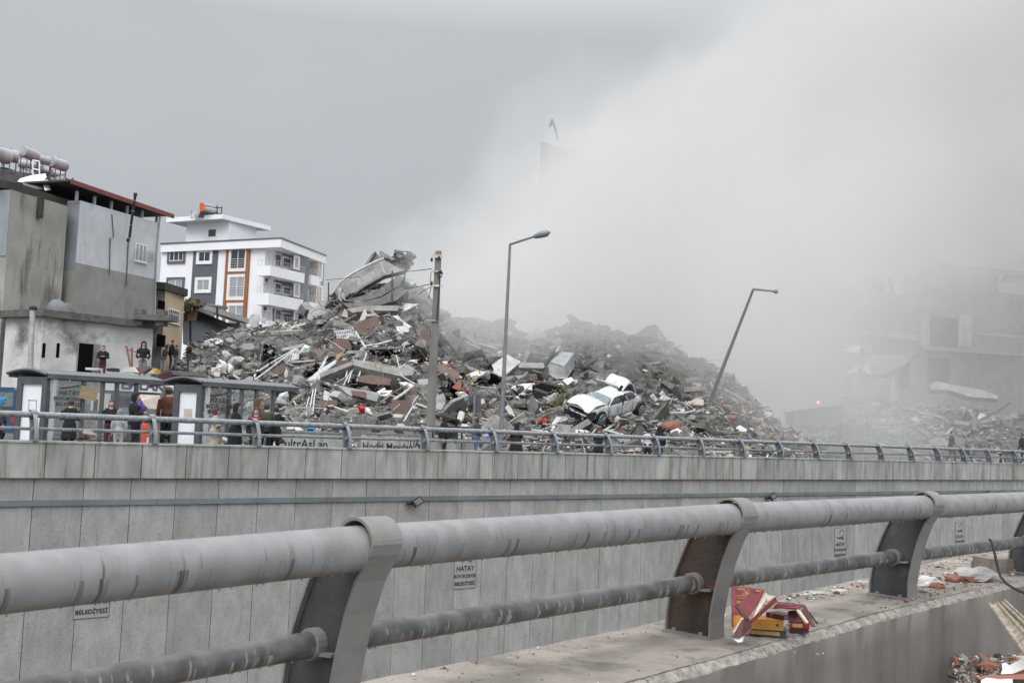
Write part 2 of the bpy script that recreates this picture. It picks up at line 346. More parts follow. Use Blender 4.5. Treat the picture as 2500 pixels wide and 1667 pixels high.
# municipal signs
def municipal(s,label):
    zc=EYE-4.76; wd=.95; hh=1.45
    t=thing('wall_sign',W(s,.1,zc),label,'sign','municipal signs on the wall')
    a=W(s-wd/2,.085,zc-hh/2)
    mb=MB(); mb.obox(a,WD*wd,WN*.012,Vector((0,0,hh))); mb.build('sign_plate',mat('sign_plate_m',(.34,.337,.325),(.30,.297,.285),bump=0,rough=.5) if 'sign_plate_m' not in MATS else 'sign_plate_m',t)
    mb=MB()
    for o,e1,e2 in ((a,WD*wd,Vector((0,0,.014))),(a+Vector((0,0,hh-.014)),WD*wd,Vector((0,0,.014))),(a,WD*.014,Vector((0,0,hh))),(a+WD*(wd-.014),WD*.014,Vector((0,0,hh)))): mb.obox(o-WN*.006,e1,WN*.004,e2)
    mb.build('sign_border','grey_frame',t)
    y=zc-hh/2
    text_mesh('HATAY',.235,'lettering','paint_black',W(s,.078,y+.60),WD,(0,0,1),t,.003,bold=.002)
    text_mesh('BÜYÜKŞEHİR',.155,'lettering','paint_black',W(s,.078,y+.37),WD,(0,0,1),t,.003,bold=.001)
    text_mesh('BELEDİYESİ',.165,'lettering','paint_black',W(s,.078,y+.12),WD,(0,0,1),t,.003,bold=.003)
    # emblem: black swoosh, rust coloured buds, dark drop
    def q(u,v): return W(s+u,.078,y+v)
    def arc(pts,ws): 
        up=[];dn=[]
        for (u,v),w_ in zip(pts,ws): up.append(q(u,v+w_)); dn.append(q(u,v-w_))
        return up+dn[::-1]
    mb=MB(); mb.prism(arc([(-.34,1.02),(-.2,.97),(0,.97),(.15,1.03),(.3,1.17)],[.012,.03,.035,.03,.004]),-WN*.003)
    mb.prism([q(.06,.97),(q(.19,1.0)),q(.28,.86),q(.22,.88)],-WN*.003); mb.build('emblem','paint_black',t)
    mb=MB()
    for u,v in ((-.1,1.22),(0,1.30),(.1,1.34),(.2,1.32),(.29,1.27)): mb.prism([q(u-.028,v),q(u,v-.07),q(u+.028,v),q(u+.015,v+.05),q(u-.015,v+.05)],-WN*.003)
    mb.build('emblem','c_brick',t)
municipal(2.81,'grey municipal sign on wall panel, nearest and largest, partly hidden by the thick rail')
municipal(15.38,'grey municipal sign on wall between first and rusty railing posts')
municipal(27.0,'grey municipal sign on wall just behind the rusty railing post')
municipal(37.7,'grey municipal sign on wall seen whole, left of the second rust-free post')
municipal(48.9,'small faint municipal sign on wall, farthest along to the right')

# ------------------------------------------------------------------ railings
# shaders of the near pipes: streaked by run-off
def streak_mat(name,c1,c2,cd,lo=.56,hi=.66,low=.3,cb=(.1,.065,.035)):
    m=bpy.data.materials.new(name); m.use_nodes=True; MATS[name]=m; nt=m.node_tree; N=nt.nodes; L=nt.links; b=N['Principled BSDF']; b.inputs['Roughness'].default_value=.48; b.inputs['Specular IOR Level'].default_value=.4
    uv=N.new('ShaderNodeTexCoord'); sp=N.new('ShaderNodeSeparateXYZ'); L.new(uv.outputs['UV'],sp.inputs[0])
    # wobble
    n0=N.new('ShaderNodeTexNoise'); n0.inputs['Scale'].default_value=5; L.new(uv.outputs['UV'],n0.inputs['Vector'])
    ad=N.new('ShaderNodeMath'); ad.operation='MULTIPLY_ADD'; ad.inputs[1].default_value=.009; L.new(n0.outputs[0],ad.inputs[0]); L.new(sp.outputs['X'],ad.inputs[2])
    sn=N.new('ShaderNodeMath'); sn.operation='MULTIPLY'; sn.inputs[1].default_value=1; L.new(ad.outputs[0],sn.inputs[0])
    cb_=N.new('ShaderNodeCombineXYZ'); L.new(sn.outputs[0],cb_.inputs[0]); 
    vy=N.new('ShaderNodeMath'); vy.operation='MULTIPLY'; vy.inputs[1].default_value=.012; L.new(sp.outputs['Y'],vy.inputs[0]); L.new(vy.outputs[0],cb_.inputs[1])
    n1=N.new('ShaderNodeTexNoise'); n1.inputs['Scale'].default_value=30; n1.inputs['Detail'].default_value=3; n1.inputs['Roughness'].default_value=.7; L.new(cb_.outputs[0],n1.inputs['Vector'])
    r1=N.new('ShaderNodeMapRange'); r1.inputs[1].default_value=lo; r1.inputs[2].default_value=hi; L.new(n1.outputs[0],r1.inputs[0])
    # height on the pipe from the normal
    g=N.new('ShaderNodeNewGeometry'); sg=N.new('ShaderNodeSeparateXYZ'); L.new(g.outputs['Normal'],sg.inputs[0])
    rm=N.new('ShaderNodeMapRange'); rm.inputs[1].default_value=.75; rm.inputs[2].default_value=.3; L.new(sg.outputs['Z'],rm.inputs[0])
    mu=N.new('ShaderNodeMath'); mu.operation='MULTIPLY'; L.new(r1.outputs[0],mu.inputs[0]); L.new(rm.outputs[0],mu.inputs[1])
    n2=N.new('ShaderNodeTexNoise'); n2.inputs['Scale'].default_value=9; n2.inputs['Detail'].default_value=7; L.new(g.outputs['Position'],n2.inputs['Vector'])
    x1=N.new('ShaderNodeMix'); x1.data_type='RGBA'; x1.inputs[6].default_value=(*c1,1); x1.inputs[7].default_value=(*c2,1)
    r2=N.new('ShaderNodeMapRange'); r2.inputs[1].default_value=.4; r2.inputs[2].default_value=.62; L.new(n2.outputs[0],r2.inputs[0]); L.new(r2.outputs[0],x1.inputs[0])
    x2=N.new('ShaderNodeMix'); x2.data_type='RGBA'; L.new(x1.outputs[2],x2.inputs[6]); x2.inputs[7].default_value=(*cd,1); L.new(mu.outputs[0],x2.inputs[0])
    # brown tone that grows towards the underside of the pipe
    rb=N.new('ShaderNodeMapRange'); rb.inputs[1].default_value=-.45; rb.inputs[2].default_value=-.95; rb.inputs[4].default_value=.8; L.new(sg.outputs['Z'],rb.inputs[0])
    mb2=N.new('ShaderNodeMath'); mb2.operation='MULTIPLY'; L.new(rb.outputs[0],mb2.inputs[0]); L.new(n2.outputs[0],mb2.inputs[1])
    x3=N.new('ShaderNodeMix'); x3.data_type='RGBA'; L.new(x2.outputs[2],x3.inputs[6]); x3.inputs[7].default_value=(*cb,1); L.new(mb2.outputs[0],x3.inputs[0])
    L.new(x3.outputs[2],b.inputs['Base Color']); return m
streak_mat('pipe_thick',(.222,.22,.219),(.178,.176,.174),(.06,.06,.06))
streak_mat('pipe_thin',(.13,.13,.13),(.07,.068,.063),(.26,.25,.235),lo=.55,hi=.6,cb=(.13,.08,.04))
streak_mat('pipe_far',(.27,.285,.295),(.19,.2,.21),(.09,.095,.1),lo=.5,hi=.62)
mat('post_light',(.20,.192,.18),(.155,.15,.142),scale=5,rough=.6,bump=.25,bscale=60,dist=.003,c3=(.2,.18,.13),s3=9,t3=(.55,.75))
mat('post_web_m',(.05,.052,.055),(.032,.033,.036),scale=4,rough=.65,bump=.15,c3=(.09,.085,.08),s3=3)
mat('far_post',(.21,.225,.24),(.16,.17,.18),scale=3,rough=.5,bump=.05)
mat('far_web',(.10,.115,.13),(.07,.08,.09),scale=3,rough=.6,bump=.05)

NP=[Vector(p+(0,)) for p in [(-7.8,-4.1),(-4.05,.13),(-2.28,2.19),(-.51,4.25),(1.31,6.35),(3.12,8.25),(5.0,10.1),(6.95,11.95),(8.95,13.75)]]
near=thing('near_railing',(1.31,6.35,.5),'heavy pale two-pipe steel railing with curved posts, closest to the viewer','railing')
rz=EYE-.46; rl=EYE-.855
def off_path(path,o):
    out=[]
    for i,p in enumerate(path):
        d=(path[min(i+1,len(path)-1)]-path[max(i-1,0)]).normalized(); n=Vector((-d.y,d.x,0)); out.append(p+n*o)
    return out
dirs=[(NP[min(i+1,len(NP)-1)]-NP[max(i-1,0)]).normalized() for i in range(len(NP))]
def add_post(root,p,D,U,web,fl,zb):
    """post thing-part: an Empty would hide the part, so the web is the post and carries its flange and bracket"""
    o=Vector((p.x,p.y,zb))-U*.11
    q=lambda u,v,d=0: o+U*u+Vector((0,0,v))+D*d
    Sx=[(0,0),(0,.12),(.012,.2),(.03,.29),(.07,.44),(.12,.57),(.165,.64),(.2,.69)]
    Cx=[(-.30,0),(-.297,.1),(-.275,.25),(-.245,.35),(-.21,.44),(-.165,.54),(-.115,.62),(-.05,.68)]
    web_=MB(); poly=[q(u,v,-.03) for u,v in Sx[:-1]]+[q(.11,.66,-.03)]+[q(u,v,-.03) for u,v in Cx[::-1]]
    web_.prism(poly,D*.014); w_=web_.build('post',web,root)
    fm=MB(); th=.012
    def strip(pts,sgn,d0,d1):
        n_=[]
        for i in range(len(pts)):
            a=pts[max(i-1,0)]; b_=pts[min(i+1,len(pts)-1)]; n_.append(Vector((b_[1]-a[1],-(b_[0]-a[0]))).normalized()*th*sgn)
        for i in range(len(pts)-1):
            a,b_=pts[i]; c_,d_=pts[i+1]; m1,m2=n_[i],n_[i+1]
            fm.prism([q(a,b_,d0),q(c_,d_,d0),q(c_+m2.x,d_+m2.y,d0),q(a+m1.x,b_+m1.y,d0)],D*(d1-d0))
    arc=[(.11+.094*math.cos(R(a)),.70+.094*math.sin(R(a))) for a in range(0,211,8)]
    strip(Sx[:-1]+[(.19,.675)]+arc[1:],1,-.075,.075)
    strip(Cx,-1,-.055,.055)
    f_=fm.build('post_flange',fl,w_)
    bm_=MB(); bm_.prism([q(-.315,-.002,-.08),q(.014,-.002,-.08),q(.014,.014,-.08),q(-.315,.014,-.08)],D*.16)
    for u in (-.24,-.06):
        bm_.tube([q(u,.014,-.06),q(u,.032,-.06)],.014,6)
    bm_.build('base_plate',fl,w_); bm_=MB()
    bm_.tube([q(-.125,.30,-.075),q(-.125,.30,.06)],.062,16)
    bm_.prism([q(-.075,.262,-.068),q(.0,.268,-.068),q(.0,.28,-.068),q(-.075,.276,-.068)],D*.1)
    bm_.build('pipe_collar',fl,w_)
    return w_
NPz=[.61,.57,.525,.474,.461,.458,.453,.45,.45]
for i in range(1,len(NP)-1):
    D=dirs[i]; U=Vector((D.y,-D.x,0))
    add_post(near,NP[i],D,U,'rust' if i==4 else 'post_web_m','post_light',.5-(NPz[i]-.46))
def gapped(path,gap,z,name,r,m,o=0,root=None,n=24):
    pp=off_path(path,o); zz=z if isinstance(z,list) else [z]*len(pp)
    for a,b_,za,zc in zip(pp,pp[1:],zz,zz[1:]):
        d=(b_-a).normalized(); A=a+d*gap; B=b_-d*gap
        A=Vector((A.x,A.y,za)); B=Vector((B.x,B.y,zc)); k=max(2,int((B-A).length/.12))
        mb=MB(); mb.tube([A.lerp(B,t/k) for t in range(k+1)],r,n,u0=random.uniform(0,9)); mb.build(name,m,root,smooth=True)
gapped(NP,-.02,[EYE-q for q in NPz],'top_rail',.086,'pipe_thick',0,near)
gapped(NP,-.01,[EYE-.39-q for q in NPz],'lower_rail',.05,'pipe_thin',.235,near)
# drops of water under the pipes
mb=MB()
for path,z,r,o in ((NP,0,.086,0),(NP,-.39,.05,.235)):
    pp=[Vector((v.x,v.y,EYE-q+z)) for v,q in zip(off_path(path,o),NPz)]
    for a,b_ in zip(pp[2:6],pp[3:7]):
        for q_ in range(46):
            t=random.random(); p=a.lerp(b_,t); s_=random.uniform(.003,.0065)
            mb.ell((p.x,p.y,p.z-r-.001),(s_,s_,s_*1.5),nu=6,nv=4)
mat('water',(.5,.52,.54),rough=.05,bump=0,alpha=.6)
mb.build('water_drops','water',near,smooth=True,kind='stuff')

# far railing
fps=[-2.2,1.01,4.18,7.33,10.45,13.45,16.41,19.28,22.06,24.77,27.48,30.18,32.87,35.6,38.26,41.04,43.88,46.5,49.18,52.0,55.11,58]
while fps[-1]<110: fps.append(fps[-1]+2.75)
while fps[0]>-30: fps.insert(0,fps[0]-3.15)
far=thing('far_railing',W(20,.3,COP),'long grey steel railing on top of the wall beyond the sunken road','railing')
first=None
for s in fps:
    p=W(s,.3,0)
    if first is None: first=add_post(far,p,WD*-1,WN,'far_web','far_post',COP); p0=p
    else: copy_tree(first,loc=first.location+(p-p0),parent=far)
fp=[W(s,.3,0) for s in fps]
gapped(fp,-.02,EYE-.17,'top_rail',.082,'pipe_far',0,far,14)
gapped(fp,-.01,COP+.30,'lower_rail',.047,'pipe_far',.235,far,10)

# ------------------------------------------------------------------ near parapet and ground
se=[PZ(x,y,.5) for x,y in ((1600,1655),(1800,1600),(1983,1547),(2155,1498),(2300,1463),(2442,1429),(2500,1417))]
d0=(se[0]-se[2]).normalized(); se.insert(0,se[0]+d0*6); se.insert(0,se[0]+d0*6)
d1=(se[-1]-se[-2]).normalized(); se+= [se[-1]+d1*6, se[-1]+d1*40]
ce=[PZ(x,y,.5) for x,y in ((914,1658),(1400,1560),(1898,1455),(2136,1406),(2442,1333))]
d0=(ce[0]-ce[1]).normalized(); ce.insert(0,ce[0]+d0*14); d1=(ce[-1]-ce[-2]).normalized(); ce+=[ce[-1]+d1*45]
def resample(pl,n):
    L_=[0]
    for a,b_ in zip(pl,pl[1:]): L_.append(L_[-1]+(b_-a).length)
    out=[]
    for i in range(n):
        t=L_[-1]*i/(n-1); j=max(k for k in range(len(L_)-1) if L_[k]<=t+1e-9); out.append(pl[j].lerp(pl[j+1],(t-L_[j])/(L_[j+1]-L_[j])))
    return out
NS=900; a_=resample(se,NS); b_=resample(ce,NS)
# match the stations by projecting the far edge on the near one
def near_pt(p,pl):
    best=None
    for q1,q2 in zip(pl,pl[1:]):
        t=max(0,min(1,(p-q1).dot(q2-q1)/(q2-q1).length_squared)); q=q1.lerp(q2,t); d=(q-p).length
        if best is None or d<best[0]: best=(d,q)
    return best[1]
b_=[near_pt(p,ce) for p in a_]
mb=MB(); C_=22
for i in range(NS):
    p,q=a_[i],b_[i]; n=(q-p).normalized()
    row=[]
    jag=.004*noise.noise(p*2.2)+.004*noise.noise(p*9)+.006*noise.noise(p*27)+.003*noise.noise(p*60)
    row.append(Vector((p.x,p.y,-.6))+n*.005)
    row.append(Vector((p.x,p.y,.30))+n*.004)
    row.append(Vector((p.x,p.y,.452+jag*1.5))+n*(.0))
    for k in range(C_+1):
        t=k/C_; t=t*t*.35+t*.65
        v=p.lerp(q,t); 
        z=.5+.005*noise.noise(v*5)+.004*noise.noise(v*18)+.0025*noise.noise(v*50)
        if k==0: v=v+n*(.018+jag); z=.468+jag
        if k==1: v=v+n*(.03+jag); z=.494+jag*.3
        v.z=z; row.append(v)
    row.append(Vector((q.x,q.y,-.3))); row.append(Vector((q.x,q.y,-9.2)))
    mb.v+=row
w_=C_+6
for i in range(NS-1):
    for k in range(w_-1):
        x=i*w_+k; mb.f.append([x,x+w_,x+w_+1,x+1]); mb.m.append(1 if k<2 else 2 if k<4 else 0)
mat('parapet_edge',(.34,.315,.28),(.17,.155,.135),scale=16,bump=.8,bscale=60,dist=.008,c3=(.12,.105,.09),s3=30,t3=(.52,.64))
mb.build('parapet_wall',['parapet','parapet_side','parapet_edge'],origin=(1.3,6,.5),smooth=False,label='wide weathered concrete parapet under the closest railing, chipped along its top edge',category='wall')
bpy.data.objects['parapet_wall'].data.polygons.foreach_set('use_smooth',[True]*len(bpy.data.objects['parapet_wall'].data.polygons))
bpy.data.objects['parapet_wall'].data.set_sharp_from_angle(angle=R(50))
g=a_[::30]; mb=MB()
mb.v=[Vector((p.x,p.y,-.15))+(b_[i*30]-p).normalized()*.03 for i,p in enumerate(g)]
off=[Vector((p.x+400,p.y-500,-.15)) for p in g]; mb.v+=off; n=len(g)
for i in range(n-1): mb.f.append([i,n+i,n+i+1,i+1]); mb.m.append(0)
mb.build('near_ground','paving',kind='structure')
# ------------------------------------------------------------------ buildings
class Fac:
    """a facade: plan origin A, unit direction d along it, outward normal n (towards the viewer's side)"""
    def __init__(s,A,B,t=None):
        s.A=Vector((A[0],A[1],0)); B=Vector((B[0],B[1],0)); s.d=(B-s.A).normalized(); s.L=(B-s.A).length
        s.n=Vector((s.d.y,-s.d.x,0)); s.t=t
    def sz(s,p):
        x,y=p; v=_r*((x-CX)/FPX)-_u*((y-CY)/FPX)+_f; o=Vector((0,0,EYE))
        k=(s.A-o).dot(s.n)/v.dot(s.n); q=o+v*k; return ((q-s.A).dot(s.d), q.z)
    def pt(s,u,z,out=0): v=s.A+s.d*u+s.n*out; return Vector((v.x,v.y,z))
    def box(s,mb,u0,u1,z0,z1,o0,o1,mi=0): return mb.obox(s.pt(u0,z0,o0),s.d*(u1-u0),s.n*(o1-o0),Vector((0,0,z1-z0)),mi)
    def rect(s,p,q): a=s.sz(p); b=s.sz(q); return min(a[0],b[0]),max(a[0],b[0]),min(a[1],b[1]),max(a[1],b[1])
    def window(s,r,surround,frame,glass,t,sw=.22,mull=1,rail=None,bars=False,deep=.1,open_dark=False):
        u0,u1,z0,z1=r
        m=MB()
        if surround:
            for a in ((u0,u1,z1-sw,z1),(u0,u1,z0,z0+sw),(u0,u0+sw,z0+sw,z1-sw),(u1-sw,u1,z0+sw,z1-sw)): s.box(m,*a,-.02,.09)
        else: s.box(m,u0-.05,u1+.05,z0-.07,z0,-.02,.12); sw=0
        w_=m.build('window',surround or frame,t)
        m=MB(); a0,a1,b0,b1=u0+sw,u1-sw,z0+sw,z1-sw; f=.07
        for a in ((a0,a1,b1-f,b1),(a0,a1,b0,b0+f),(a0,a0+f,b0+f,b1-f),(a1-f,a1,b0+f,b1-f)): s.box(m,*a,.0,.05)
        for k in range(mull):
            x=a0+(a1-a0)*(k+1)/(mull+1); s.box(m,x-f/2,x+f/2,b0+f,b1-f,.0,.045)
        if rail:
            for k in range(5):
                z=b0+.12+k*(rail/5); s.box(m,a0+f,a1-f,z-.015,z+.015,.06,.09)
        if bars:
            for k in range(6): x=a0+(a1-a0)*(k+.5)/6; s.box(m,x-.012,x+.012,b0,b1,.10,.125)
            for k in range(4): z=b0+(b1-b0)*(k+.5)/4; s.box(m,a0,a1,z-.012,z+.012,.125,.14)
        m.build('window_frame',frame,w_)
        m=MB(); s.box(m,a0+f*.5,a1-f*.5,b0+f*.5,b1-f*.5,.004,.02); m.build('window_pane',glass,w_)
        return w_
def solid(name,pts,z0,z1,m,parent=None):
    mb=MB(); mb.prism([Vector((p[0],p[1],z0)) for p in pts],Vector((0,0,z1-z0))); return mb.build(name,m,parent)
def plan(x,Y): v=P(x,CY,Y); return (v.x,v.y)
def zat(p,Y): return P(p[0],p[1],Y).z

# --- white apartment block
YC=105
A=P(*c(3,95,460),110.5); Bc=P(*c(3,1040,470),YC); Dc=P(*c(3,1545,560),113)
apt=thing('apartment_building',(Bc.x,Bc.y,STREET),'white four-storey apartment block with charcoal and rust-brown strips and corner balconies','building')
F=Fac(A,Bc,apt)
zt=zat(c(3,1175,465),YC-1); zb=STREET+.01
back=Vector((-.1,.995,0))
side=Fac(Bc,Dc,apt)
body=[A,Bc,Bc.lerp(Dc,.16)+Vector((-.3,.9,0))*1.4,Dc+Vector((-.9,.4,0))*1.3,Dc,Dc+Vector((-13,5,0)),A+Vector((2,13,0))]
body=[A,Bc,Dc,Dc+Vector((-13,5,0)),A+Vector((2,13,0))]
solid('wall',body,zb,zt,'apt_white',apt)
# parapet ring, wide eaves over the corner
cor=P(*c(3,1180,370),103.6); lf=P(*c(3,90,365),110.2); rt=P(*c(3,1592,490),113.6)
zp=zat(c(3,1180,372),103.6)
pr=[lf,cor,rt,Dc+Vector((-13,6,0)),lf+Vector((2,14,0))]
pr=[Vector((p.x,p.y,0)) for p in pr]
solid('parapet',pr,zt,zp-.12,'apt_white',apt)
cen=sum(pr,Vector())/5
solid('parapet_cap',[p+(p-cen).normalized()*.12 for p in pr],zp-.115,zp,'apt_grey',apt)
def band(fac,r,m,name,o=.045):
    mb=MB(); fac.box(mb,*r,-.05,o); return mb.build(name,m,apt)
u0,u1,_,_=F.rect(c(3,385,480),c(3,582,960)); band(F,(u0,u1,zb,zt-.03),'apt_grey','wall_band')
for a_b in ((690,715),(875,905)):
    u0,u1,_,_=F.rect(c(3,a_b[0],480),c(3,a_b[1],480)); band(F,(u0,u1,zb,zt-.03),'apt_brown','wall_band',.16)
u0,_,_,_=F.rect(c(3,716,480),c(3,716,480)); u1,_,_,_=F.rect(c(3,874,480),c(3,874,480))
for y1,y2 in ((683,708),(944,968)):
    _,_,z0,z1=F.rect(c(3,780,y1),c(3,780,y2)); band(F,(u0,u1,z0,z1),'apt_brown','wall_band',.15)
    _,_,z0,z1=F.rect(c(3,780,y1),c(3,780,y2))
for k,(p,q,sur,fr,gl,mu,ra) in enumerate([((155,478),(307,608),'grey_frame','win_frame','win_dark',2,None),((420,483),(556,615),'win_frame','win_frame','win_dark',1,None),
    ((145,738),(298,862),'grey_frame','win_frame','win_curtain',1,None),((405,738),(546,878),'win_frame','win_frame','win_curtain',1,None),
    ((712,460),(872,684),'win_frame','win_frame','win_dark',1,1.1),((700,711),(863,942),'win_frame','win_frame','win_curtain',1,1.1),((692,970),(855,1190),'win_frame','win_frame','win_curtain',1,1.1)]):
    r=F.rect(c(3,*p),c(3,*q)); rr=list(r)
    F.A-=F.n*-.05
    F.window(rr,sur,fr,gl,apt,sw=.26,mull=mu,rail=ra)
    F.A+=F.n*-.05
# right-hand face
def spx(x1,x2,y=800): a,_,_,_=side.rect(c(3,x1,y),c(3,x1,y)); b,_,_,_=side.rect(c(3,x2,y),c(3,x2,y)); return a,b
for a_b,m,o in (((1118,1285),'apt_grey',.03),((1285,1362),'apt_grey',.9),((1365,1445),'apt_grey',.03),((1445,1470),'apt_grey',.06),((1470,1497),'apt_brown',.12),((1548,1562),'apt_grey',.06)):
    u0,u1=spx(*a_b)
    if o>.5: u0-=.2
    mb=MB(); side.box(mb,u0,u1,zb,zt-.03,-.05,o); mb.build('wall_band',m,apt)
for y1,y2 in ((500,690),(770,930),(1010,1190)):
    p1=(1112,y1+10); 
    for x1,x2,yy1,yy2,gl,o in ((1118,1172,y1+10,y2-40,'win_dark',.04),(1188,1266,y1+40,y2-20,'win_dark',.05),(1372,1420,y1+70,y2+20,'win_dark',.04)):
        r=list(side.rect(c(3,x1,yy1),c(3,x2,yy2))); side.A+=side.n*o; side.window(r,'win_frame',('grey_frame' if x1==1118 else 'win_frame'),gl,apt,sw=.1,mull=1 if x1<1150 else 0); side.A-=side.n*o
for y1,y2,y3 in ((532,672,0),(785,922,0),(1037,1170,0)):
    sf=Fac(side.A+side.n*.9,side.A+side.n*.9+side.d,apt)
    r=list(sf.rect(c(3,1296,y1),c(3,1342,y2))); sf.window(r,'win_frame','win_frame','win_curtain',apt,sw=.14,mull=0)
for y1,y2 in ((560,775),(798,1020)):
    r=list(side.rect(c(3,1492,y1),c(3,1550,y2))); side.A+=side.n*.02; side.window(r,'win_frame','win_frame','win_curtain',apt,sw=.2,mull=1,rail=1.1); side.A-=side.n*.02
# balconies
def balcony(xa,xb,yt,yb,out,yrail,corner):
    u0,u1=spx(xa,xb)
    sf=Fac(side.A+side.n*out,side.A+side.n*out+side.d,apt)
    z0=sf.rect(c(3,(xa+xb)/2,yb),c(3,(xa+xb)/2,yb))[2]; z1=sf.rect(c(3,(xa+xb)/2,yt),c(3,(xa+xb)/2,yt))[2]
    if corner: u0=-1.0
    mb=MB(); 
    side.box(mb,u0,u1,z0,z0+.18,0.0,out); side.box(mb,u0,u1,z0+.18,z1,out-.12,out); side.box(mb,u0,u0+.12,z0+.18,z1,0,out-.12); side.box(mb,u1-.12,u1,z0+.18,z1,0,out-.12)
    if corner:
        pass
    b=mb.build('balcony','apt_white',apt)
    mb=MB(); zr=z1+.62
    side.box(mb,u0,u1,zr-.03,zr,out-.06,out-.02); side.box(mb,u0,u1,z1+.28,z1+.30,out-.05,out-.03)
    side.box(mb,u0+.04,u0+.08,zr-.03,zr,0,out-.06)
    n=int((u1-u0)/.38)
    for k in range(n+1):
        x=u0+.02+(u1-u0-.06)*k/n; side.box(mb,x,x+.03,z1,zr-.03,out-.055,out-.03)
    for k in range(4): side.box(mb,u0+.04,u0+.07,z1,zr-.03,out*k/4+.05,out*k/4+.08)
    mb.build('balcony_railing','white_metal',b)
for yt,yb in ((655,745),(905,1010),(1150,1240)): balcony(1118,1278,yt,yb,1.5,0,True)
for yt,yb in ((700,790),(950,1035)): balcony(1362,1440,yt,yb,1.2,0,False)
# air conditioners
def aircon(fac,p,q,par):
    u0,u1,z0,z1=fac.rect(p,q); mb=MB(); fac.box(mb,u0,u1,z0,z1,.06,.4); fac.box(mb,u0+.05,u0+.1,z0-.1,z0,0,.35); fac.box(mb,u1-.1,u1-.05,z0-.1,z0,0,.35); o=mb.build('air_conditioner','c_white',par)
    mb=MB(); cx_=(u0*.6+u1*.4); mb.tube([fac.pt(cx_,(z0+z1)/2,.401),fac.pt(cx_,(z0+z1)/2,.415)],(z1-z0)*.36,14); mb.build('fan_grille','black',o)
aircon(F,c(3,1058,745),c(3,1100,785),apt)
aircon(F,c(3,1040,1000),c(3,1090,1050),apt)
aircon(side,c(3,1372,560),c(3,1440,590),apt)
# stair tower on the roof
SF=Fac(P(*c(3,318,300),110),P(*c(3,702,300),107.5),apt); t0=SF.A; t1=SF.A+SF.d*SF.L
sb=(Dc-Bc).normalized(); t2=t1+Vector((sb.x,sb.y,0))*4.2
ztw=SF.sz(c(3,500,236))[1]
solid('stair_tower',[t0,t1,t2,t0+(t2-t1)],zp-.1,ztw,'apt_white',apt)
ev=[t0-SF.d*1.6+SF.n*1.2,t1+SF.d*.2+SF.n*1.2,t2+SF.d*.4-SF.n*-.2+Vector((1.0,1.2,0)),t0+(t2-t1)-SF.d*1.5]
solid('tower_roof',[Vector((p.x,p.y,0)) for p in ev],ztw,ztw+.45,'apt_white',apt)
r=SF.rect(c(3,522,303),c(3,584,362)); mb=MB(); SF.box(mb,*r,-.05,.02); mb.build('hatch','win_dark',apt)
# solar heater on the tower
zr=ztw+1.0
sh=thing('solar_heater',P(*c(3,540,180),107.5),'solar water heater with two orange-ended tanks on the white apartment roof','water heater')
mb=MB()
for x1,y1,x2,y2 in ((466,80,545,95),(466,112,590,130)): mb.tube([P(*c(3,x1,y1),106.5),P(*c(3,x2,y2),108)],.24,14)
mb.build('tank','tank_white',sh,smooth=True)
mb=MB()
for x1,y1 in ((464,80),(464,112)):
    d=(P(*c(3,590,130),109)-P(*c(3,466,112),106.5)).normalized(); p=P(*c(3,x1,y1),106.45); mb.tube([p-d*.14,p],.26,14)
mb.build('tank_cap','orange',sh)
mb=MB(); mb.prism([P(*c(3,418,190),106.6),P(*c(3,452,118),107),P(*c(3,588,140),108.8),P(*c(3,540,195),108.2)],Vector((.02,.12,0)))
mb.build('collector','grey_frame',sh)
mb=MB()
for x1,y1,x2,y2 in ((487,130,487,192),(552,90,550,192),(597,80,595,192),(640,92,636,180),(550,100,642,104),(552,150,640,158),(490,160,550,190),(597,85,600,190)):
    mb.tube([P(*c(3,x1,y1),107.8),P(*c(3,x2,y2),107.8)],.05,6)
mb.build('rack','black',sh)
def dish(p,Y,r,label,aim=(.3,-.8,.5),m='tank_white',legp=None):
    r*=.5; o=P(*p,Y); t=thing('satellite_dish',o,label,'satellite dish'); a=Vector(aim).normalized(); q=a.to_track_quat('Z','Y').to_matrix()
    mb=MB(); nu=20; rings=5; vs=[]
    for j in range(rings+1):
        rr=r*j/rings; 
        for i in range(nu): vs.append(o+q@Vector((rr*math.cos(2*math.pi*i/nu),rr*math.sin(2*math.pi*i/nu)*1.05,.22*r*(j/rings)**2)))
    fs=[(j*nu+i,j*nu+(i+1)%nu,(j+1)*nu+(i+1)%nu,(j+1)*nu+i) for j in range(rings) for i in range(nu)]
    vs2=[v-a*.03 for v in vs]; mb.add(vs,fs); mb.add(vs2,[f[::-1] for f in fs]); mb.build('dish',m,t,smooth=True)
    mb=MB(); mb.tube([o+q@Vector((0,-r,.2*r)),o+a*r*.8],.02,5); mb.ell(o+a*r*.82,(.06,.06,.08)); mb.tube([o-a*.02,o-a*.15,Vector((o.x,o.y,o.z-r*1.15))-a*.15],.03,6); mb.build('dish_arm','grey_frame',t)
    return t
dish(c(3,395,165),107.2,1.1,'white satellite dish beside the solar heater on the apartment roof',(-.5,-.6,.5))

# --- row of plastered blocks at left
dAB=Vector((.36,.933,0)); nAB=Vector((dAB.y,-dAB.x,0))
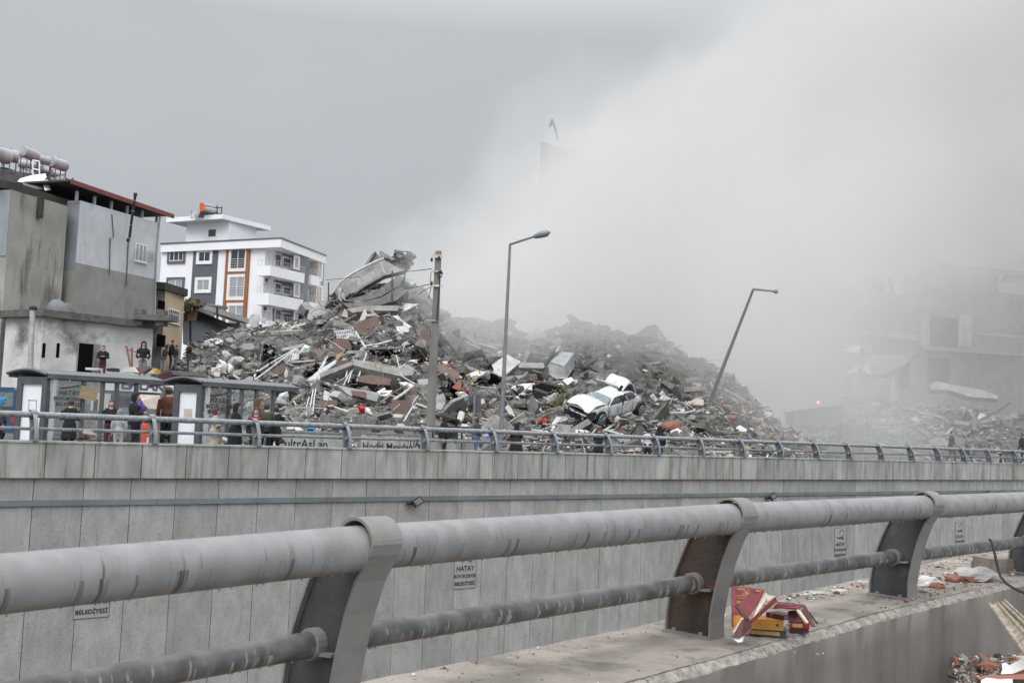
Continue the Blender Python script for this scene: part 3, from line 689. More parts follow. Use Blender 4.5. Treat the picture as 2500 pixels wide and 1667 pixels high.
# grey block with the red edged roof
B0=P(*c(1,815,900),66); B1x=c(1,1640,900)
def along(o,d,px):
    t=(px-CX)/FPX; # X - tY = 0 ignoring roll
    # solve with the rolled camera at mid height
    best=None; lo,hi=0,60
    for _ in range(60):
        m=(lo+hi)/2; q=o+d*m; rel=q-Vector((0,0,EYE)); x=CX+FPX*rel.dot(_r)/rel.dot(_f)
        if x<px: lo=m
        else: hi=m
    return lo
LB=along(B0,dAB,B1x[0])
gb=thing('plastered_building',(B0.x,B0.y,STREET),'grey and pale blue plastered building with open top floor under a red-edged roof','building')
GB=Fac(B0,B0+dAB*LB,gb)
zroofB=GB.sz(c(1,820,725))[1]; zB1=GB.sz(c(1,1630,950))[1]; zpaint=GB.sz(c(1,800,1320))[1]
w9=Vector((-nAB.x,-nAB.y,0))*9
p0=GB.A; p1=GB.A+GB.d*GB.L
solid('wall',[p0,p1,p1+w9,p0+w9],zpaint,min(zroofB,zB1)+.3,'plaster_grey',gb)
zmid=zpaint
solid('lower_wall',[p0+GB.n*.02,p1+GB.n*.02,p1+w9,p0+w9],STREET,zpaint-.005,'plaster_grey2',gb)
# front end face: bluish
mb=MB(); ef=Fac(p0+w9,p0,gb); ef.box(mb,ef.L-2.6,ef.L-.02,zpaint-.5,zB1+.2,.0,.035); mb.build('end_wall','plaster_blue',gb)
mb=MB(); ef.box(mb,ef.L-2.6,ef.L-.02,STREET,zpaint-.51,.0,.04); mb.build('end_wall','plaster_tan',gb)
# posts and roof
zr0=GB.sz(c(1,830,520))[1]; 
mb=MB()
for px,py0,py1 in ((992,610,770),(1170,660,820),(1336,715,875),(1495,765,915),(1648,800,960),(806,600,760)):
    u=GB.sz(c(1,px,800))[0]; GB.box(mb,u-.07,u+.07,min(zroofB,zB1)+.28,zr0-.35,-.25,-.11)
mb.build('roof_post','tank_white',gb)
mb=MB(); a=GB.pt(-1.2,zr0,.25); b_=GB.pt(GB.L+1.0,zr0-.25,.25); 
rb=w9*1.0+Vector((0,0,2.0))
mb.prism([a,b_,b_+w9,a+w9],Vector((0,0,.08))); 
mb.build('roof','roof_dark',gb)
mb=MB(); mb.prism([a+Vector((0,0,-.16))+GB.n*.03,b_+Vector((0,0,-.16))+GB.n*.03,b_+Vector((0,0,.12))+GB.n*.03,a+Vector((0,0,.12))+GB.n*.03],GB.n*.06); 
mb.prism([a+Vector((0,0,.085)),b_+Vector((0,0,.085)),b_+w9+Vector((0,0,.085)),a+w9+Vector((0,0,.085))],Vector((0,0,.03)))
mb.build('roof_edge','roof_red',gb)
mb=MB(); z2=zr0-1.35   # lattice beam seen through the open floor
q=p0+w9*.55; 
mb.tube([GB.pt(1,z2,-5),GB.pt(GB.L+.5,z2,-5)],.05,5); mb.tube([GB.pt(1,z2+.7,-5),GB.pt(GB.L+.5,z2+.7,-5)],.05,5)
k=0; u=1
while u<GB.L: mb.tube([GB.pt(u,z2+(.7 if k%2 else 0),-5),GB.pt(u+.6,z2+(0 if k%2 else .7),-5)],.03,5); u+=.6; k+=1
mb.build('roof_truss','tank_white',gb)
r=list(GB.rect(c(1,1400,1112),c(1,1508,1325))); GB.window(r,None,'win_frame','win_curtain',gb,mull=2)
mb=MB(); u0,u1,z0,z1=r
for k in range(7):
    z=z0+(z1-z0)*k/6*.55+.1; 
    mb.tube([GB.pt(u0-.1,z,.05),GB.pt(u0-.1,z,.5),GB.pt(u1+.2,z,.5),GB.pt(u1+.2,z,.05)],.014,4,cap=False)
for k in range(9): x=u0+(u1-u0)*k/8; mb.tube([GB.pt(x,z0+.1,.5),GB.pt(x,z0+.1+(z1-z0)*.55,.5)],.012,4)
mb.build('window_grille','tank_white',gb)
# flue
t=thing('flue_pipe',GB.pt(GB.sz(c(1,1325,1090))[0],GB.sz(c(1,1325,1090))[1],.2),'black bent stove flue clamped to the grey block wall','flue')
mb=MB(); path=[P(*c(1,1325,1090),69.5),P(*c(1,1340,1060),69.5),P(*c(1,1360,900),69.3),P(*c(1,1378,760),69.2),P(*c(1,1400,625),69.0)]
mb.tube(path,.085,12); mb.tube([path[0]+Vector((0,0,-.08)),path[0]+Vector((0,0,.12))],.11,10); mb.tube([path[-1]-Vector((0,0,.03)),path[-1]+Vector((0,0,.15))],.12,12); mb.build('flue','black',t,smooth=True)
mb=MB()
for f_ in (.2,.45,.7,.9):
    i=min(int(f_*4),3); q=path[i].lerp(path[i+1],f_*4-i); mb.ell(q,(.1,.1,.04),nu=12,nv=5)
mb.build('flue_clamp','tank_white',t)
# cable drops on the wall, drain pipe
def conduit(pts,Y,r,label,m='grey_frame',name='wall_cable',cat='cable'):
    mb=MB(); mb.tube([P(*p,Y(p) if callable(Y) else Y) for p in pts],r,5); o=mb.build(name,m,origin=P(*pts[0],Y(pts[0]) if callable(Y) else Y)); tag(o,label,cat); return o
def onGB(p,out=.06):
    u,z=GB.sz(p); return GB.pt(u,z,out)
def wall_line(pts,r,label,m='grey_frame',name='wall_cable',cat='cable'):
    pp=[onGB(p) for p in pts]; mb=MB(); mb.tube(pp,r,5); o=mb.build(name,m,origin=pp[0]); tag(o,label,cat)
wall_line([c(1,1150,820),c(1,1170,1060),c(1,1133,1065),c(1,1125,1450)],.035,'thin cable down the middle of the grey plastered wall')
wall_line([c(1,1322,1095),c(1,1298,1560)],.04,'thin drain line below the black flue')
wall_line([c(1,1650,830),c(1,1610,1250),c(1,1600,1560),c(2,1340,470)],.06,'pale rain pipe at right corner of the grey plastered wall','tank_white','rain_pipe','pipe')

# tan stained block
A0=P(*c(1,118,600),61.5); LA=along(A0,dAB,c(1,700,750)[0])
ta=thing('stained_building',(A0.x,A0.y,STREET),'tan plastered building with dark damp streaks under a sagging dark roof','building')
TA=Fac(A0,A0+dAB*LA,ta); zA=TA.sz(c(1,120,565))[1]; zA2=TA.sz(c(1,700,735))[1]
w8=-nAB*11; q0=TA.A; q1=TA.A+TA.d*TA.L
mb=MB(); vs=[q0,q1,q1+w8,q0+w8]; zs_=[zA,zA2,zA2,zA]
mb.add([Vector((p.x,p.y,STREET)) for p in vs]+[Vector((p.x,p.y,z)) for p,z in zip(vs,zs_)],[(3,2,1,0),(4,5,6,7),(0,1,5,4),(1,2,6,5),(2,3,7,6),(3,0,4,7)])
mb.build('wall','plaster_tan',ta)
ef=Fac(q0+w8,q0,ta); mb=MB(); ef.box(mb,ef.L-1.15,ef.L-.02,ef.sz(c(1,30,1250))[1],zA-.02,0,.05); mb.build('corner_pillar','plaster_blue',ta)
mb=MB(); ef.box(mb,0,ef.L-1.2,ef.sz(c(1,10,1215))[1],ef.sz(c(1,10,800))[1],0,.03); 
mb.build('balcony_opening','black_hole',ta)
mb=MB(); ef.box(mb,0,ef.L-1.2,ef.sz(c(1,10,1200))[1],ef.sz(c(1,10,990))[1],.05,.6); mb.build('balcony_wall','plaster_blue',ta)
# stained drip and hanging rusty pipe
mb=MB(); u,z=TA.sz(c(1,405,640)); TA.box(mb,u-.14,u+.14,TA.sz(c(1,405,862))[1],z,.02,.28); mb.build('downpipe','roof_dark',ta)
# sagging roof: thin corrugated sheet
mb=MB(); n=18; rr=[]
top=[c(1,-60,470),c(1,0,480),c(1,200,520),c(1,400,585),c(1,600,650),c(1,820,712)]; 
prev=None
for k,p in enumerate(top):
    a=P(*p,61+k*1.2); rr.append(a+Vector((0,0,random.uniform(-.05,.05))))
for a,b_ in zip(rr,rr[1:]):
    mb.prism([a,b_,b_+w8+Vector((0,0,1.6)),a+w8+Vector((0,0,1.6))],Vector((0,0,.10)))
    mb.prism([a-Vector((0,0,.35)),b_-Vector((0,0,.35)),b_,a],-nAB*.15)
mb.build('roof','roof_dark',ta)
# rooftop water tanks
def tank(p,Y,length,r,label,yaw,m='tank_white',stand=1.3):
    length*=.62; r*=.55; stand*=.8; o=P(*p,Y); t=thing('water_tank',o,label,'water tank','rooftop water tanks'); d=Vector((math.cos(yaw),math.sin(yaw),-.06)).normalized()
    mb=MB(); n=9; path=[o-d*length/2*(1-2*k/n) for k in range(n+1)]; rs=[r*(.93 if k in(0,n) else 1) for k in range(n+1)]; mb.tube(path,rs,20)
    mb.tube([o-d*(length/2+.015),o-d*(length/2)],[r*.6,r*.9],16)
    mb.tube([o+Vector((0,0,r*.9)),o+Vector((0,0,r+.08))],.05,8); mb.build('tank',m,t,smooth=True)
    mb=MB(); s_=Vector((-d.y,d.x,0))
    for a in (-1,1):
        for b_ in (-1,1):
            q=o+d*length*.35*a+s_*r*.7*b_; mb.tube([q-Vector((0,0,r*.6)),q-Vector((0,0,r+stand))],.035,6)
        mb.tube([o+d*length*.35*a+s_*r*.75-Vector((0,0,r*.85)),o+d*length*.35*a-s_*r*.75-Vector((0,0,r*.85))],.035,6)
    for b_ in (-1,1): mb.tube([o+d*length*.36+s_*r*.7*b_-Vector((0,0,r+stand*.6)),o-d*length*.36+s_*r*.7*b_-Vector((0,0,r+stand*.6))],.03,6)
    mb.build('stand','grey_frame',t)
tank(c(1,10,205),68,1.9,.85,'dented grey rooftop water tank, leftmost on the dark roof',1.15)
tank(c(1,110,215),69,1.6,.75,'dented boxy grey rooftop water tank, second from left',.4)
tank(c(1,305,195),70,1.9,.68,'highest rooftop water tank with its round end facing the viewer',1.2)
tank(c(1,465,262),71.5,1.7,.55,'small rooftop water tank right of the highest one',.6,stand=1)
tank(c(1,605,300),72,1.9,.68,'rooftop water tank furthest right, on thin legs over the roof',1.1,stand=1.6)
tank(c(1,320,310),72.5,2.4,.5,'long pale rooftop tank lying below the highest one',.1,stand=.7)
tank(c(1,450,370),73,1.9,.42,'small low rooftop tank lying under the boxy small one',.1,stand=.5)
tank(c(1,570,405),73.5,2.0,.42,'small low rooftop tank under the furthest right tank',.1,stand=.5)
t=thing('tank_rack',P(*c(1,370,350),69.5),'white square steel rack between the rooftop water tanks','rack')
mb=MB()
for x1,y1,x2,y2 in ((340,262,340,430),(408,275,408,420),(340,262,408,275),(340,350,408,365)): mb.tube([P(*c(1,x1,y1),69.4),P(*c(1,x2,y2),69.4)],.05,6)
mb.build('rack_frame','win_frame',t)
t=thing('sun_collector',P(*c(1,330,500),66.5),'tilted grey solar panel with white frame on the dark roof','solar panel')
mb=MB(); mb.prism([P(*c(1,215,490),66),P(*c(1,430,470),67),P(*c(1,482,570),66),P(*c(1,300,560),65)],Vector((.2,.3,.1))); mb.build('collector_glass','grey_frame',t)
mb=MB(); mb.prism([P(*c(1,180,478),66),P(*c(1,300,445),66.6),P(*c(1,440,428),67),P(*c(1,450,470),66.9),P(*c(1,215,488),65.9)],Vector((.05,.3,.25))); mb.prism([P(*c(1,435,470),66.4),P(*c(1,455,468),66.4),P(*c(1,486,572),65.6),P(*c(1,462,572),65.6)],Vector((.1,.3,.1))); mb.build('panel_frame','win_frame',t)
dish(c(1,590,472),73,1.0,'pale satellite dish lying low between the rooftop tanks',(-.2,-.6,.8)); dish(c(1,720,490),71,.75,'grey satellite dish at the rear edge of the dark roof',(.5,.2,.8))
# dark roof massing behind the tanks
t=thing('rear_roof',P(*c(1,200,420),74),'dark rusty lean-to roof behind the rooftop tanks','roof')
mb=MB(); mb.prism([P(*c(1,-80,330),73),P(*c(1,60,335),74),P(*c(1,180,375),75),P(*c(1,340,400),76),P(*c(1,700,500),77),P(*c(1,600,560),76),P(*c(1,100,520),73),P(*c(1,-80,500),72)],Vector((-.5,2.5,.3))); mb.build('roof_sheet','roof_dark',t)

# --- low stained building with the doorway
L0=P(*c(2,365,600),58.5); L1=P(*c(2,1330,600),64)
lb=thing('low_building',(L0.x,L0.y,STREET),'low whitewashed building with mildew stains and a black doorway','building')
LF=Fac(L0,L1,lb); zl=LF.sz(c(2,700,440))[1]
e0=P(*c(2,40,600),60.5); lw=Fac(e0,L0,lb)
solid('wall',[e0,L0,L1,L1+Vector((-2,6,0)),e0+Vector((-1,7,0))],STREET,zl,'plaster_low',lb)
solid('roof_slab',[e0+Vector((-.3,-.4,0)),L0+Vector((.1,-.45,0)),L1+Vector((.4,-.3,0)),L1+Vector((-2,6,0)),e0+Vector((-1,7,0))],zl+.004,zl+.38,'c_dark',lb)
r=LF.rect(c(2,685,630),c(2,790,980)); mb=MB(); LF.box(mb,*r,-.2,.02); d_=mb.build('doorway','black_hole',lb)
mb=MB(); u0,u1,z0,z1=r; LF.box(mb,u1,u1+.45,z0,z1+.02,0,.03); LF.box(mb,u0-.06,u0,z0,z1,0,.04); mb.build('door_jamb','plaster_tan',d_)
for x in (380,503):
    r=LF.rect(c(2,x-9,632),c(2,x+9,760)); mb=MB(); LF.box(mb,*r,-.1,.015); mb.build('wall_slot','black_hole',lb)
t=thing('chimney_pipe',P(*c(2,270,800),57),'galvanised steel chimney standing in front of the low building','chimney')
mb=MB(); mb.tube([P(*c(2,262,1000),57),P(*c(2,268,700),57),P(*c(2,284,345),57)],.14,18); mb.build('pipe','sheet_metal',t,smooth=True)
mb=MB(); 
for y in (450,560,640): p=P(*c(2,270+(700-y)*.04,y),57); mb.tube([p,p+Vector((0,0,.05))],.155,18)
mb.build('pipe_joint','sheet_metal',t)
mb=MB(); p=P(*c(2,288,345),57); mb.tube([p,p+Vector((0,0,.05)),p+Vector((0,0,.16)),p+Vector((0,0,.22))],[.19,.2,.19,.06],18); mb.build('chimney_cap','black',t)
dish(c(2,495,360),63,1.35,'large pale satellite dish on the low roof, seen from behind',(.1,.9,.4)); dish(c(2,585,365),64,1.1,'second satellite dish on low roof, behind the large one',(.5,.8,.4))
t=thing('roof_vent',P(*c(2,1220,440),62.5),'small concrete vent box on the low building roof','vent')
mb=MB(); 
for dx in (0,1.25): mb.obox(P(*c(2,1160,470),62.5)+Vector((dx,0,0)),(.45,0,0),(0,.8,0),(0,0,.9))
mb.obox(P(*c(2,1158,425),62.3),(2.15,0,0),(0,1.2,0),(0,0,.3)); mb.build('vent_box','c_dark',t)
# beige house and the shed beside it
H0=P(*c(3,110,1100),76); H1=P(*c(3,290,1100),79.5)
bh=thing('beige_house',(H0.x,H0.y,STREET),'peeling beige house with a barred white window beside the rubble','house')
HF=Fac(H0,H1,bh); zh=HF.sz(c(3,150,862))[1]
solid('wall',[H0,H1,H1+Vector((-4,7,0)),H0+Vector((-4,7,0))],STREET,zh,'beige',bh)
solid('broken_end',[H0+Vector((-.05,.05,0)),H0+Vector((-.05,.06,0))+Vector((.01,.01,0)),H0+Vector((-4,7,0)),H0+Vector((-3.6,-.4,0))],STREET,zh+.4,'c_mid',bh)
solid('roof_slab',[H0+Vector((-3.8,-.8,0)),H0+Vector((.1,-.5,0)),H1+Vector((.3,-.3,0)),H1+Vector((-4,7,0)),H0+Vector((-4,7,0))],zh+.004,zh+.5,'roof_dark',bh)
HF.window(list(HF.rect(c(3,152,1012),c(3,245,1165))),None,'win_frame','win_dark',bh,mull=1,bars=True)
mb=MB(); 
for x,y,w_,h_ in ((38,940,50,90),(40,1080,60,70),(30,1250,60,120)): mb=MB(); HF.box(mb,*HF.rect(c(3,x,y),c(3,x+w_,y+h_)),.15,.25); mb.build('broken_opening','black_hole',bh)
t=thing('shed',P(*c(3,600,1200),84),'pale shed with sagging tin roof between beige house and rubble','shed')
mb=MB(); mb.prism([P(*c(3,285,1125),82),P(*c(3,700,1150),86),P(*c(3,800,1150),87),P(*c(3,800,1340),87),P(*c(3,285,1340),82)],Vector((-.5,5,0))); mb.build('wall','plaster_blue',t)
mb=MB(); mb.prism([P(*c(3,395,1022),81),P(*c(3,470,1025),82),P(*c(3,900,1160),86),P(*c(3,780,1150),85)],Vector((-.2,2.5,.5))); mb.prism([P(*c(3,470,982),84),P(*c(3,640,1000),86),P(*c(3,645,1030),86),P(*c(3,470,1010),84)],Vector((-.2,2.5,.3))); mb.build('roof','c_dark',t)
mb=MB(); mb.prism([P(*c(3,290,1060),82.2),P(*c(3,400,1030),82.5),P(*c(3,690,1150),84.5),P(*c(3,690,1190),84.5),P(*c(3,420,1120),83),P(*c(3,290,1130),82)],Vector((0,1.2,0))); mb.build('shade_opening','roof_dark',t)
mb=MB()
for x1,y1,x2,y2 in ((350,1030,355,1330),(598,1000,600,1120),(390,990,395,1130)): mb.tube([P(*c(3,x1,y1),81.5),P(*c(3,x2,y2),81.5)],.08,6)
mb.build('shed_post','black',t)
# ------------------------------------------------------------------ rubble mound
SKY=[(300,905),(350,880),(430,808),(470,775),(520,757),(600,748),(680,735),(705,722),(735,705),(752,690),(765,680),(800,668),(850,655),(900,650),(960,655),(985,665),(1003,720),(1060,728),(1100,730),(1170,752),(1230,768),(1300,745),(1340,740),(1400,752),(1440,768),(1480,772),(1540,790),(1570,815),(1600,830),(1640,850),(1680,872),(1710,890),(1750,935),(1790,975),(1850,1010),(1950,1030)]
TOE=[(300,50),(450,50),(700,46),(1050,46),(1250,48),(1500,50),(1700,54),(1850,58),(1950,62),(2050,66)]
RDG=[(300,66),(400,68),(450,74),(600,82),(800,82),(925,80),(1050,82),(1200,84),(1400,82),(1600,79),(1700,76),(1800,72),(1950,68),(2050,70)]
def itp(t,x):
    if x<=t[0][0]: return t[0][1]
    for (a,b_),(c_,d_) in zip(t,t[1:]):
        if x<=c_: return b_+(d_-b_)*(x-a)/(c_-a)
    return t[-1][1]
SKYs=[(x*K,y*K) for x,y in SKY]
def ysky(x): return itp(SKYs,x)
def ytoe(x): return hor(x)+1.35*FPX/itp(TOE,x)
def depth(x,y):
    v=max(0,min(1,(ytoe(x)-y)/max(8,ytoe(x)-ysky(x))))
    t=itp(TOE,x); return t+(itp(RDG,x)-t)*(v**.9)
def S(x,y,dd=0): return P(x,y,depth(x,y)+dd)
def Dp(x,y,dd=0): return S(x*K,y*K,dd)       # from the coordinates of the 2352 px view
CAV=[(*c(5,740,1085),75,14,5),(*c(5,640,1150),60,12,4),(*c(6,235,930),30,40,5),(*c(5,1010,900),24,20,4),(*c(5,860,1180),30,22,3.5),(*c(5,640,500),70,14,3),(*c(4,1310,440),20,25,3),(*c(7,420,1000),30,22,3),(*c(5,420,1060),30,20,3.5),(*c(6,640,740),45,18,3.5),(*c(6,900,420),30,16,3),(*c(7,700,540),30,14,3),(*c(5,230,1060),30,18,3),(*c(5,760,890),40,8,3)]
def in_cav(x,y): return any(((x-a)/b)**2+((y-c_)/d)**2<.8 for a,c_,b,d,_ in CAV)
# base heightfield
mb=MB(); x0,x1=320,2080; NX,NV=430,120
def fr(p): return noise.fractal(p,1.0,2.1,5)
for i in range(NX+1):
    x=x0+(x1-x0)*i/NX; yt,ys=ytoe(x)+6,ysky(x)
    for j in range(NV+1):
        v=j/NV; y=yt+(ys-yt)*v; p=S(x,y)
        amp=.35+.55*min(1,v*2)
        n1=fr(p*.35); n2=noise.noise(p*1.3); n3=noise.cell(p*1.1)*.5
        edge=min(1,(1-v)*10+.15)*min(1,v*12)
        for (ax_,ay_,rx_,ry_,dp_) in CAV:
            e_=((x-ax_)/rx_)**2+((y-ay_)/ry_)**2
            if e_<1: p=p+Vector((0,dp_*(1-e_)**.5,-.2))
        p=p+Vector((.3*n2,-.8*n1*amp*edge, (.55*n1+.25*n2+.25*(n3-.25))*amp*min(1,v*12)*(.4+.6*edge)))
        mb.v.append(p)
    base=P(x,ys,itp(RDG,x)); hgt=base.z-STREET
    for k in range(1,9):
        t=k/8; q=base+Vector((0,1,0))*(t*22); q.z=STREET+hgt*(1-t)**1.3+.5*fr(q*.4)*(1-t)-.02; mb.v.append(q)
w_=NV+9
for i in range(NX):
    for j in range(w_-1):
        a=i*w_+j; mb.f.append([a,a+w_,a+w_+1,a+1]); mb.m.append(0)
mat('mound',(.17,.166,.156),(.055,.053,.05),scale=.9,bump=1.0,bscale=5,dist=.25,c3=(.02,.02,.019),s3=1.6,t3=(.50,.58))  # near-black patches in the colour stand in for shaded gaps
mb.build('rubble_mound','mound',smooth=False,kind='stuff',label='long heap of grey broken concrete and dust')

# ---- loose chunks
rng=np.random.default_rng(11)
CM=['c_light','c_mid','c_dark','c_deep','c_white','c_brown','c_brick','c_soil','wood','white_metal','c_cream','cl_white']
def chunk_proto(kind,seed):
    r=random.Random(seed); bm=bmesh.new()
    if kind=='rock': pts=[Vector((r.gauss(0,1),r.gauss(0,1),r.gauss(0,1))).normalized()*r.uniform(.75,1) for _ in range(13)]; pts=[Vector((p.x,p.y*.8,p.z*.6)) for p in pts]
    elif kind=='slab':
        n=r.randint(4,6); pts=[]
        for k in range(n):
            a=2*math.pi*(k+r.uniform(-.25,.25))/n; q=r.uniform(.7,1.1); 
            for z in (-.09,.09): pts.append(Vector((q*math.cos(a)+r.uniform(-.05,.05),q*math.sin(a)*.7,z)))
    elif kind=='stick': pts=[Vector((sx_,sy_*.035,sz_*.03)) for sx_ in (-1,1) for sy_ in (-1,1) for sz_ in (-1,1)]
    else: pts=[Vector((sx_*.5,sy_*.24,sz_*.2)) for sx_ in (-1,1) for sy_ in (-1,1) for sz_ in (-1,1)]; pts=[p*r.uniform(.85,1.1) for p in pts]
    for p in pts: bm.verts.new(p)
    g=bmesh.ops.convex_hull(bm,input=bm.verts); bmesh.ops.delete(bm,geom=[v for v in bm.verts if not v.link_faces],context='VERTS')
    bm.verts.index_update(); V=np.array([v.co[:] for v in bm.verts]); Fc=[[v.index for v in f.verts] for f in bm.faces]; bm.free(); return V,Fc
PRO={k:[chunk_proto(k,i*7+1) for i in range(8)] for k in ('rock','slab','stick','brick')}
PRO={k:[chunk_proto(k,i*7+len(k)) for i in range(n)] for k,n in (('rock',9),('slab',8),('stick',2),('brick',3))}
def rotm(a,b_,c_):
    ca,sa,cb,sb,cc,sc_=math.cos(a),math.sin(a),math.cos(b_),math.sin(b_),math.cos(c_),math.sin(c_)
    return np.array([[ca,-sa,0],[sa,ca,0],[0,0,1]])@np.array([[1,0,0],[0,cb,-sb],[0,sb,cb]])@np.array([[cc,-sc_,0],[sc_,cc,0],[0,0,1]])
class Heap:
    def __init__(s): s.V=[];s.F=[];s.M=[];s.n=0
    def put(s,kind,p,size,m,flat=None):
        V,Fc=random.choice(PRO[kind])
        if flat is None: R_=rotm(random.uniform(0,6.3),random.uniform(-1.2,1.2),random.uniform(0,6.3))
        else: R_=rotm(random.uniform(0,6.3),random.gauss(0,flat),random.uniform(0,6.3))
        V=V*np.array([1,random.uniform(.6,1.2),random.uniform(.7,1.5)])*size
        s.V.append(V@R_.T+np.array(p)); s.F+=[[i+s.n for i in f] for f in Fc]; s.M+=[m]*len(Fc); s.n+=len(V)
    def build(s,name,label,mats=CM):
        V=np.concatenate(s.V); me=bpy.data.meshes.new(name); me.from_pydata(V.tolist(),[],s.F)
        for m in mats: me.materials.append(MATS[m])
        me.polygons.foreach_set('material_index',s.M); me.update(); o=bpy.data.objects.new(name,me); COL.objects.link(o); o['kind']='stuff'; o['label']=label; return o
def in_car(x,y): return 1366<x<1592 and 905<y<1052
hp=Heap()
def pick(wts):
    r=random.random()*sum(w_ for _,w_ in wts)
    for m,w_ in wts:
        r-=w_
        if r<=0: return CM.index(m)
    return 0
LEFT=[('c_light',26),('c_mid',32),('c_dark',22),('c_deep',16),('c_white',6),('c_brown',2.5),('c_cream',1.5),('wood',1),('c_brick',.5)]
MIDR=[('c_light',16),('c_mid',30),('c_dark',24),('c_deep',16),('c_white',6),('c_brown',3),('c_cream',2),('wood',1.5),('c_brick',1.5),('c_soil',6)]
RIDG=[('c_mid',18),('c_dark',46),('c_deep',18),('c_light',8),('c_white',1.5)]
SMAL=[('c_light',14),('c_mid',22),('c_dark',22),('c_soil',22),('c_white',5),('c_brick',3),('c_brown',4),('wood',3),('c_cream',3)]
for i in range(150):      # broader broken plates lying under the small stuff
    x=random.uniform(430,1750); yt,ys=ytoe(x),ysky(x); y=ys+(yt-ys)*random.uniform(.05,.95)
    if in_car(x,y): continue
    hp.put('slab',S(x,y,.3),random.uniform(.7,1.6),pick([('c_light',20),('c_mid',40),('c_dark',30)]),flat=.45)
for i in range(17000):
    x=random.uniform(400,2000); yt,ys=ytoe(x),ysky(x); y=ys+(yt-ys)*random.random()**.95
    if in_car(x,y) and random.random()<.93: continue
    if in_cav(x,y) and random.random()<.85: continue
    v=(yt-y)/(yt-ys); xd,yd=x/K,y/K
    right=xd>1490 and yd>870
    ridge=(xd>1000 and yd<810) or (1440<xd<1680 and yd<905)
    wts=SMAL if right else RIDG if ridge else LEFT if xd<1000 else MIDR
    s_=.055/(random.random()**.62+.03)
    s_=min(s_,1.0 if not right else .45)*(1+.35*v)
    if ridge: s_*=1.2
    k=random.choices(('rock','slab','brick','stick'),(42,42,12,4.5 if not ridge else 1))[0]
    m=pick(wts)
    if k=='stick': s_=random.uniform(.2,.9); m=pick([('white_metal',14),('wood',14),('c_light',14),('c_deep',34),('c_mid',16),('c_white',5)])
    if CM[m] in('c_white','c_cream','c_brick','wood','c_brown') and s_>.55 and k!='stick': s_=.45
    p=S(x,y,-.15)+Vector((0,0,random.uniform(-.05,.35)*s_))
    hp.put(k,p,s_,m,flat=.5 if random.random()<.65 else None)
# boulders along the smoky ridge
for x,y,s_,m in ((1500,850,2.1,2),(1520,815,1.6,2),(1450,880,1.6,2),(1405,865,1.3,2),(1390,845,1.0,1),(1380,885,1.1,1),(1560,870,1.5,2),(1595,850,1.6,2),(1610,880,1.3,2),(1580,905,1.2,2),(1330,840,1.0,2),(1350,800,1.3,2),(1300,800,1.1,3),(1240,790,1.0,2),(1400,800,1.2,2),(1430,830,1.3,2),(1540,885,1.2,2),(1465,815,1.4,2),(1640,900,1.1,2),(1660,930,.9,3),(1690,930,.9,2),(1340,770,1.5,2),(1380,775,1.4,2),(1280,775,1.2,2)):
    for q in range(3): hp.put('rock',Dp(x+random.uniform(-12,12),y+random.uniform(-8,8),1.0),s_*random.uniform(.7,1.0),m)
rb=MB()
for i in range(420):
    x=random.uniform(430,1750); yt,ys=ytoe(x),ysky(x); y=ys+(yt-ys)*random.uniform(.03,.97)
    if in_car(x,y): continue
    p=S(x,y,.1); d=Vector((random.gauss(0,1),random.gauss(-.4,.6),random.gauss(.3,.7))).normalized(); L_=random.uniform(.6,2.2); pts=[p]
    for k in range(5):
        d=(d+Vector((random.gauss(0,.35),random.gauss(0,.35),random.gauss(-.08,.3)))).normalized(); pts.append(pts[-1]+d*L_/5)
    rb.tube(pts,random.choice((.012,.018,.025)),4,random.choice((0,0,0,1,2)),cap=False)
mat('rebar',(.09,.065,.05),(.04,.03,.025),scale=5,bump=0); rb.build('tangled_wire',['rebar','c_mid','white_metal'],kind='stuff',label='bent reinforcing bars and wires tangled through the heap')
hp.build('rubble_chunks','broken concrete, plaster, brick and splinters strewn over the mound')

# ---- larger pieces one can tell apart
def sheet(kind,pts,m,label,cat,th=.12,dd=-.6,tilt=0.0,tx=0.0,group=None,ms=None,name=None):
    """flat piece whose corners are pts (source px); tilt leans its top away, tx its right side"""
    cx=sum(p[0] for p in pts)/len(pts); cyy=sum(p[1] for p in pts)/len(pts); Y=depth(cx,cyy)+dd; mpp=Y/FPX
    w3=[P(p[0],p[1],Y-(p[1]-cyy)*mpp*tilt+(p[0]-cx)*mpp*tx) for p in pts]
    n=Vector((0,0,0))
    for i in range(1,len(w3)-1): n+=(w3[i]-w3[0]).cross(w3[i+1]-w3[0])
    n.normalize()
    if n.y<0: n=-n
    ce=sum(w3,Vector())/len(w3)
    mb=MB(); mb.prism(w3,n*th,0,1 if ms else None); o=mb.build(kind,[m]+([ms] if ms else []),origin=ce); tag(o,label,cat,group); return o
def rod(kind,pts,m,label,cat,r=.05,dd=-.9,n=6,group=None):
    mb=MB(); w3=[P(x,y,depth(x,y)+dd) for x,y in pts]; mb.tube(w3,r,n); o=mb.build(kind,m,origin=w3[0]); tag(o,label,cat,group); return o
def cs(k,*a): return [c(k,x,y) for x,y in a]
BP='brown rendered wall slabs in the rubble'
sheet('wall_slab',cs(5,(510,670),(680,595),(712,640),(705,735),(590,810),(522,740)),'c_brown','large brown wall slab beside the bent white balcony railing, high on the heap','wall slab',.2,-.8,.3,.2,BP,'c_mid')
sheet('wall_slab',cs(5,(340,790),(400,770),(470,775),(495,830),(470,925),(375,950)),'c_brown','brown wall slab standing just below the bent white railing, left of the pole','wall slab',.2,-1,.2,-.2,BP,'c_mid')
sheet('wall_slab',cs(5,(1028,705),(1098,698),(1095,900),(985,905)),'c_brown','narrow brown wall slab leaning right behind the concrete pole, upper half','wall slab',.2,-.6,.3,.3,BP,'c_mid')
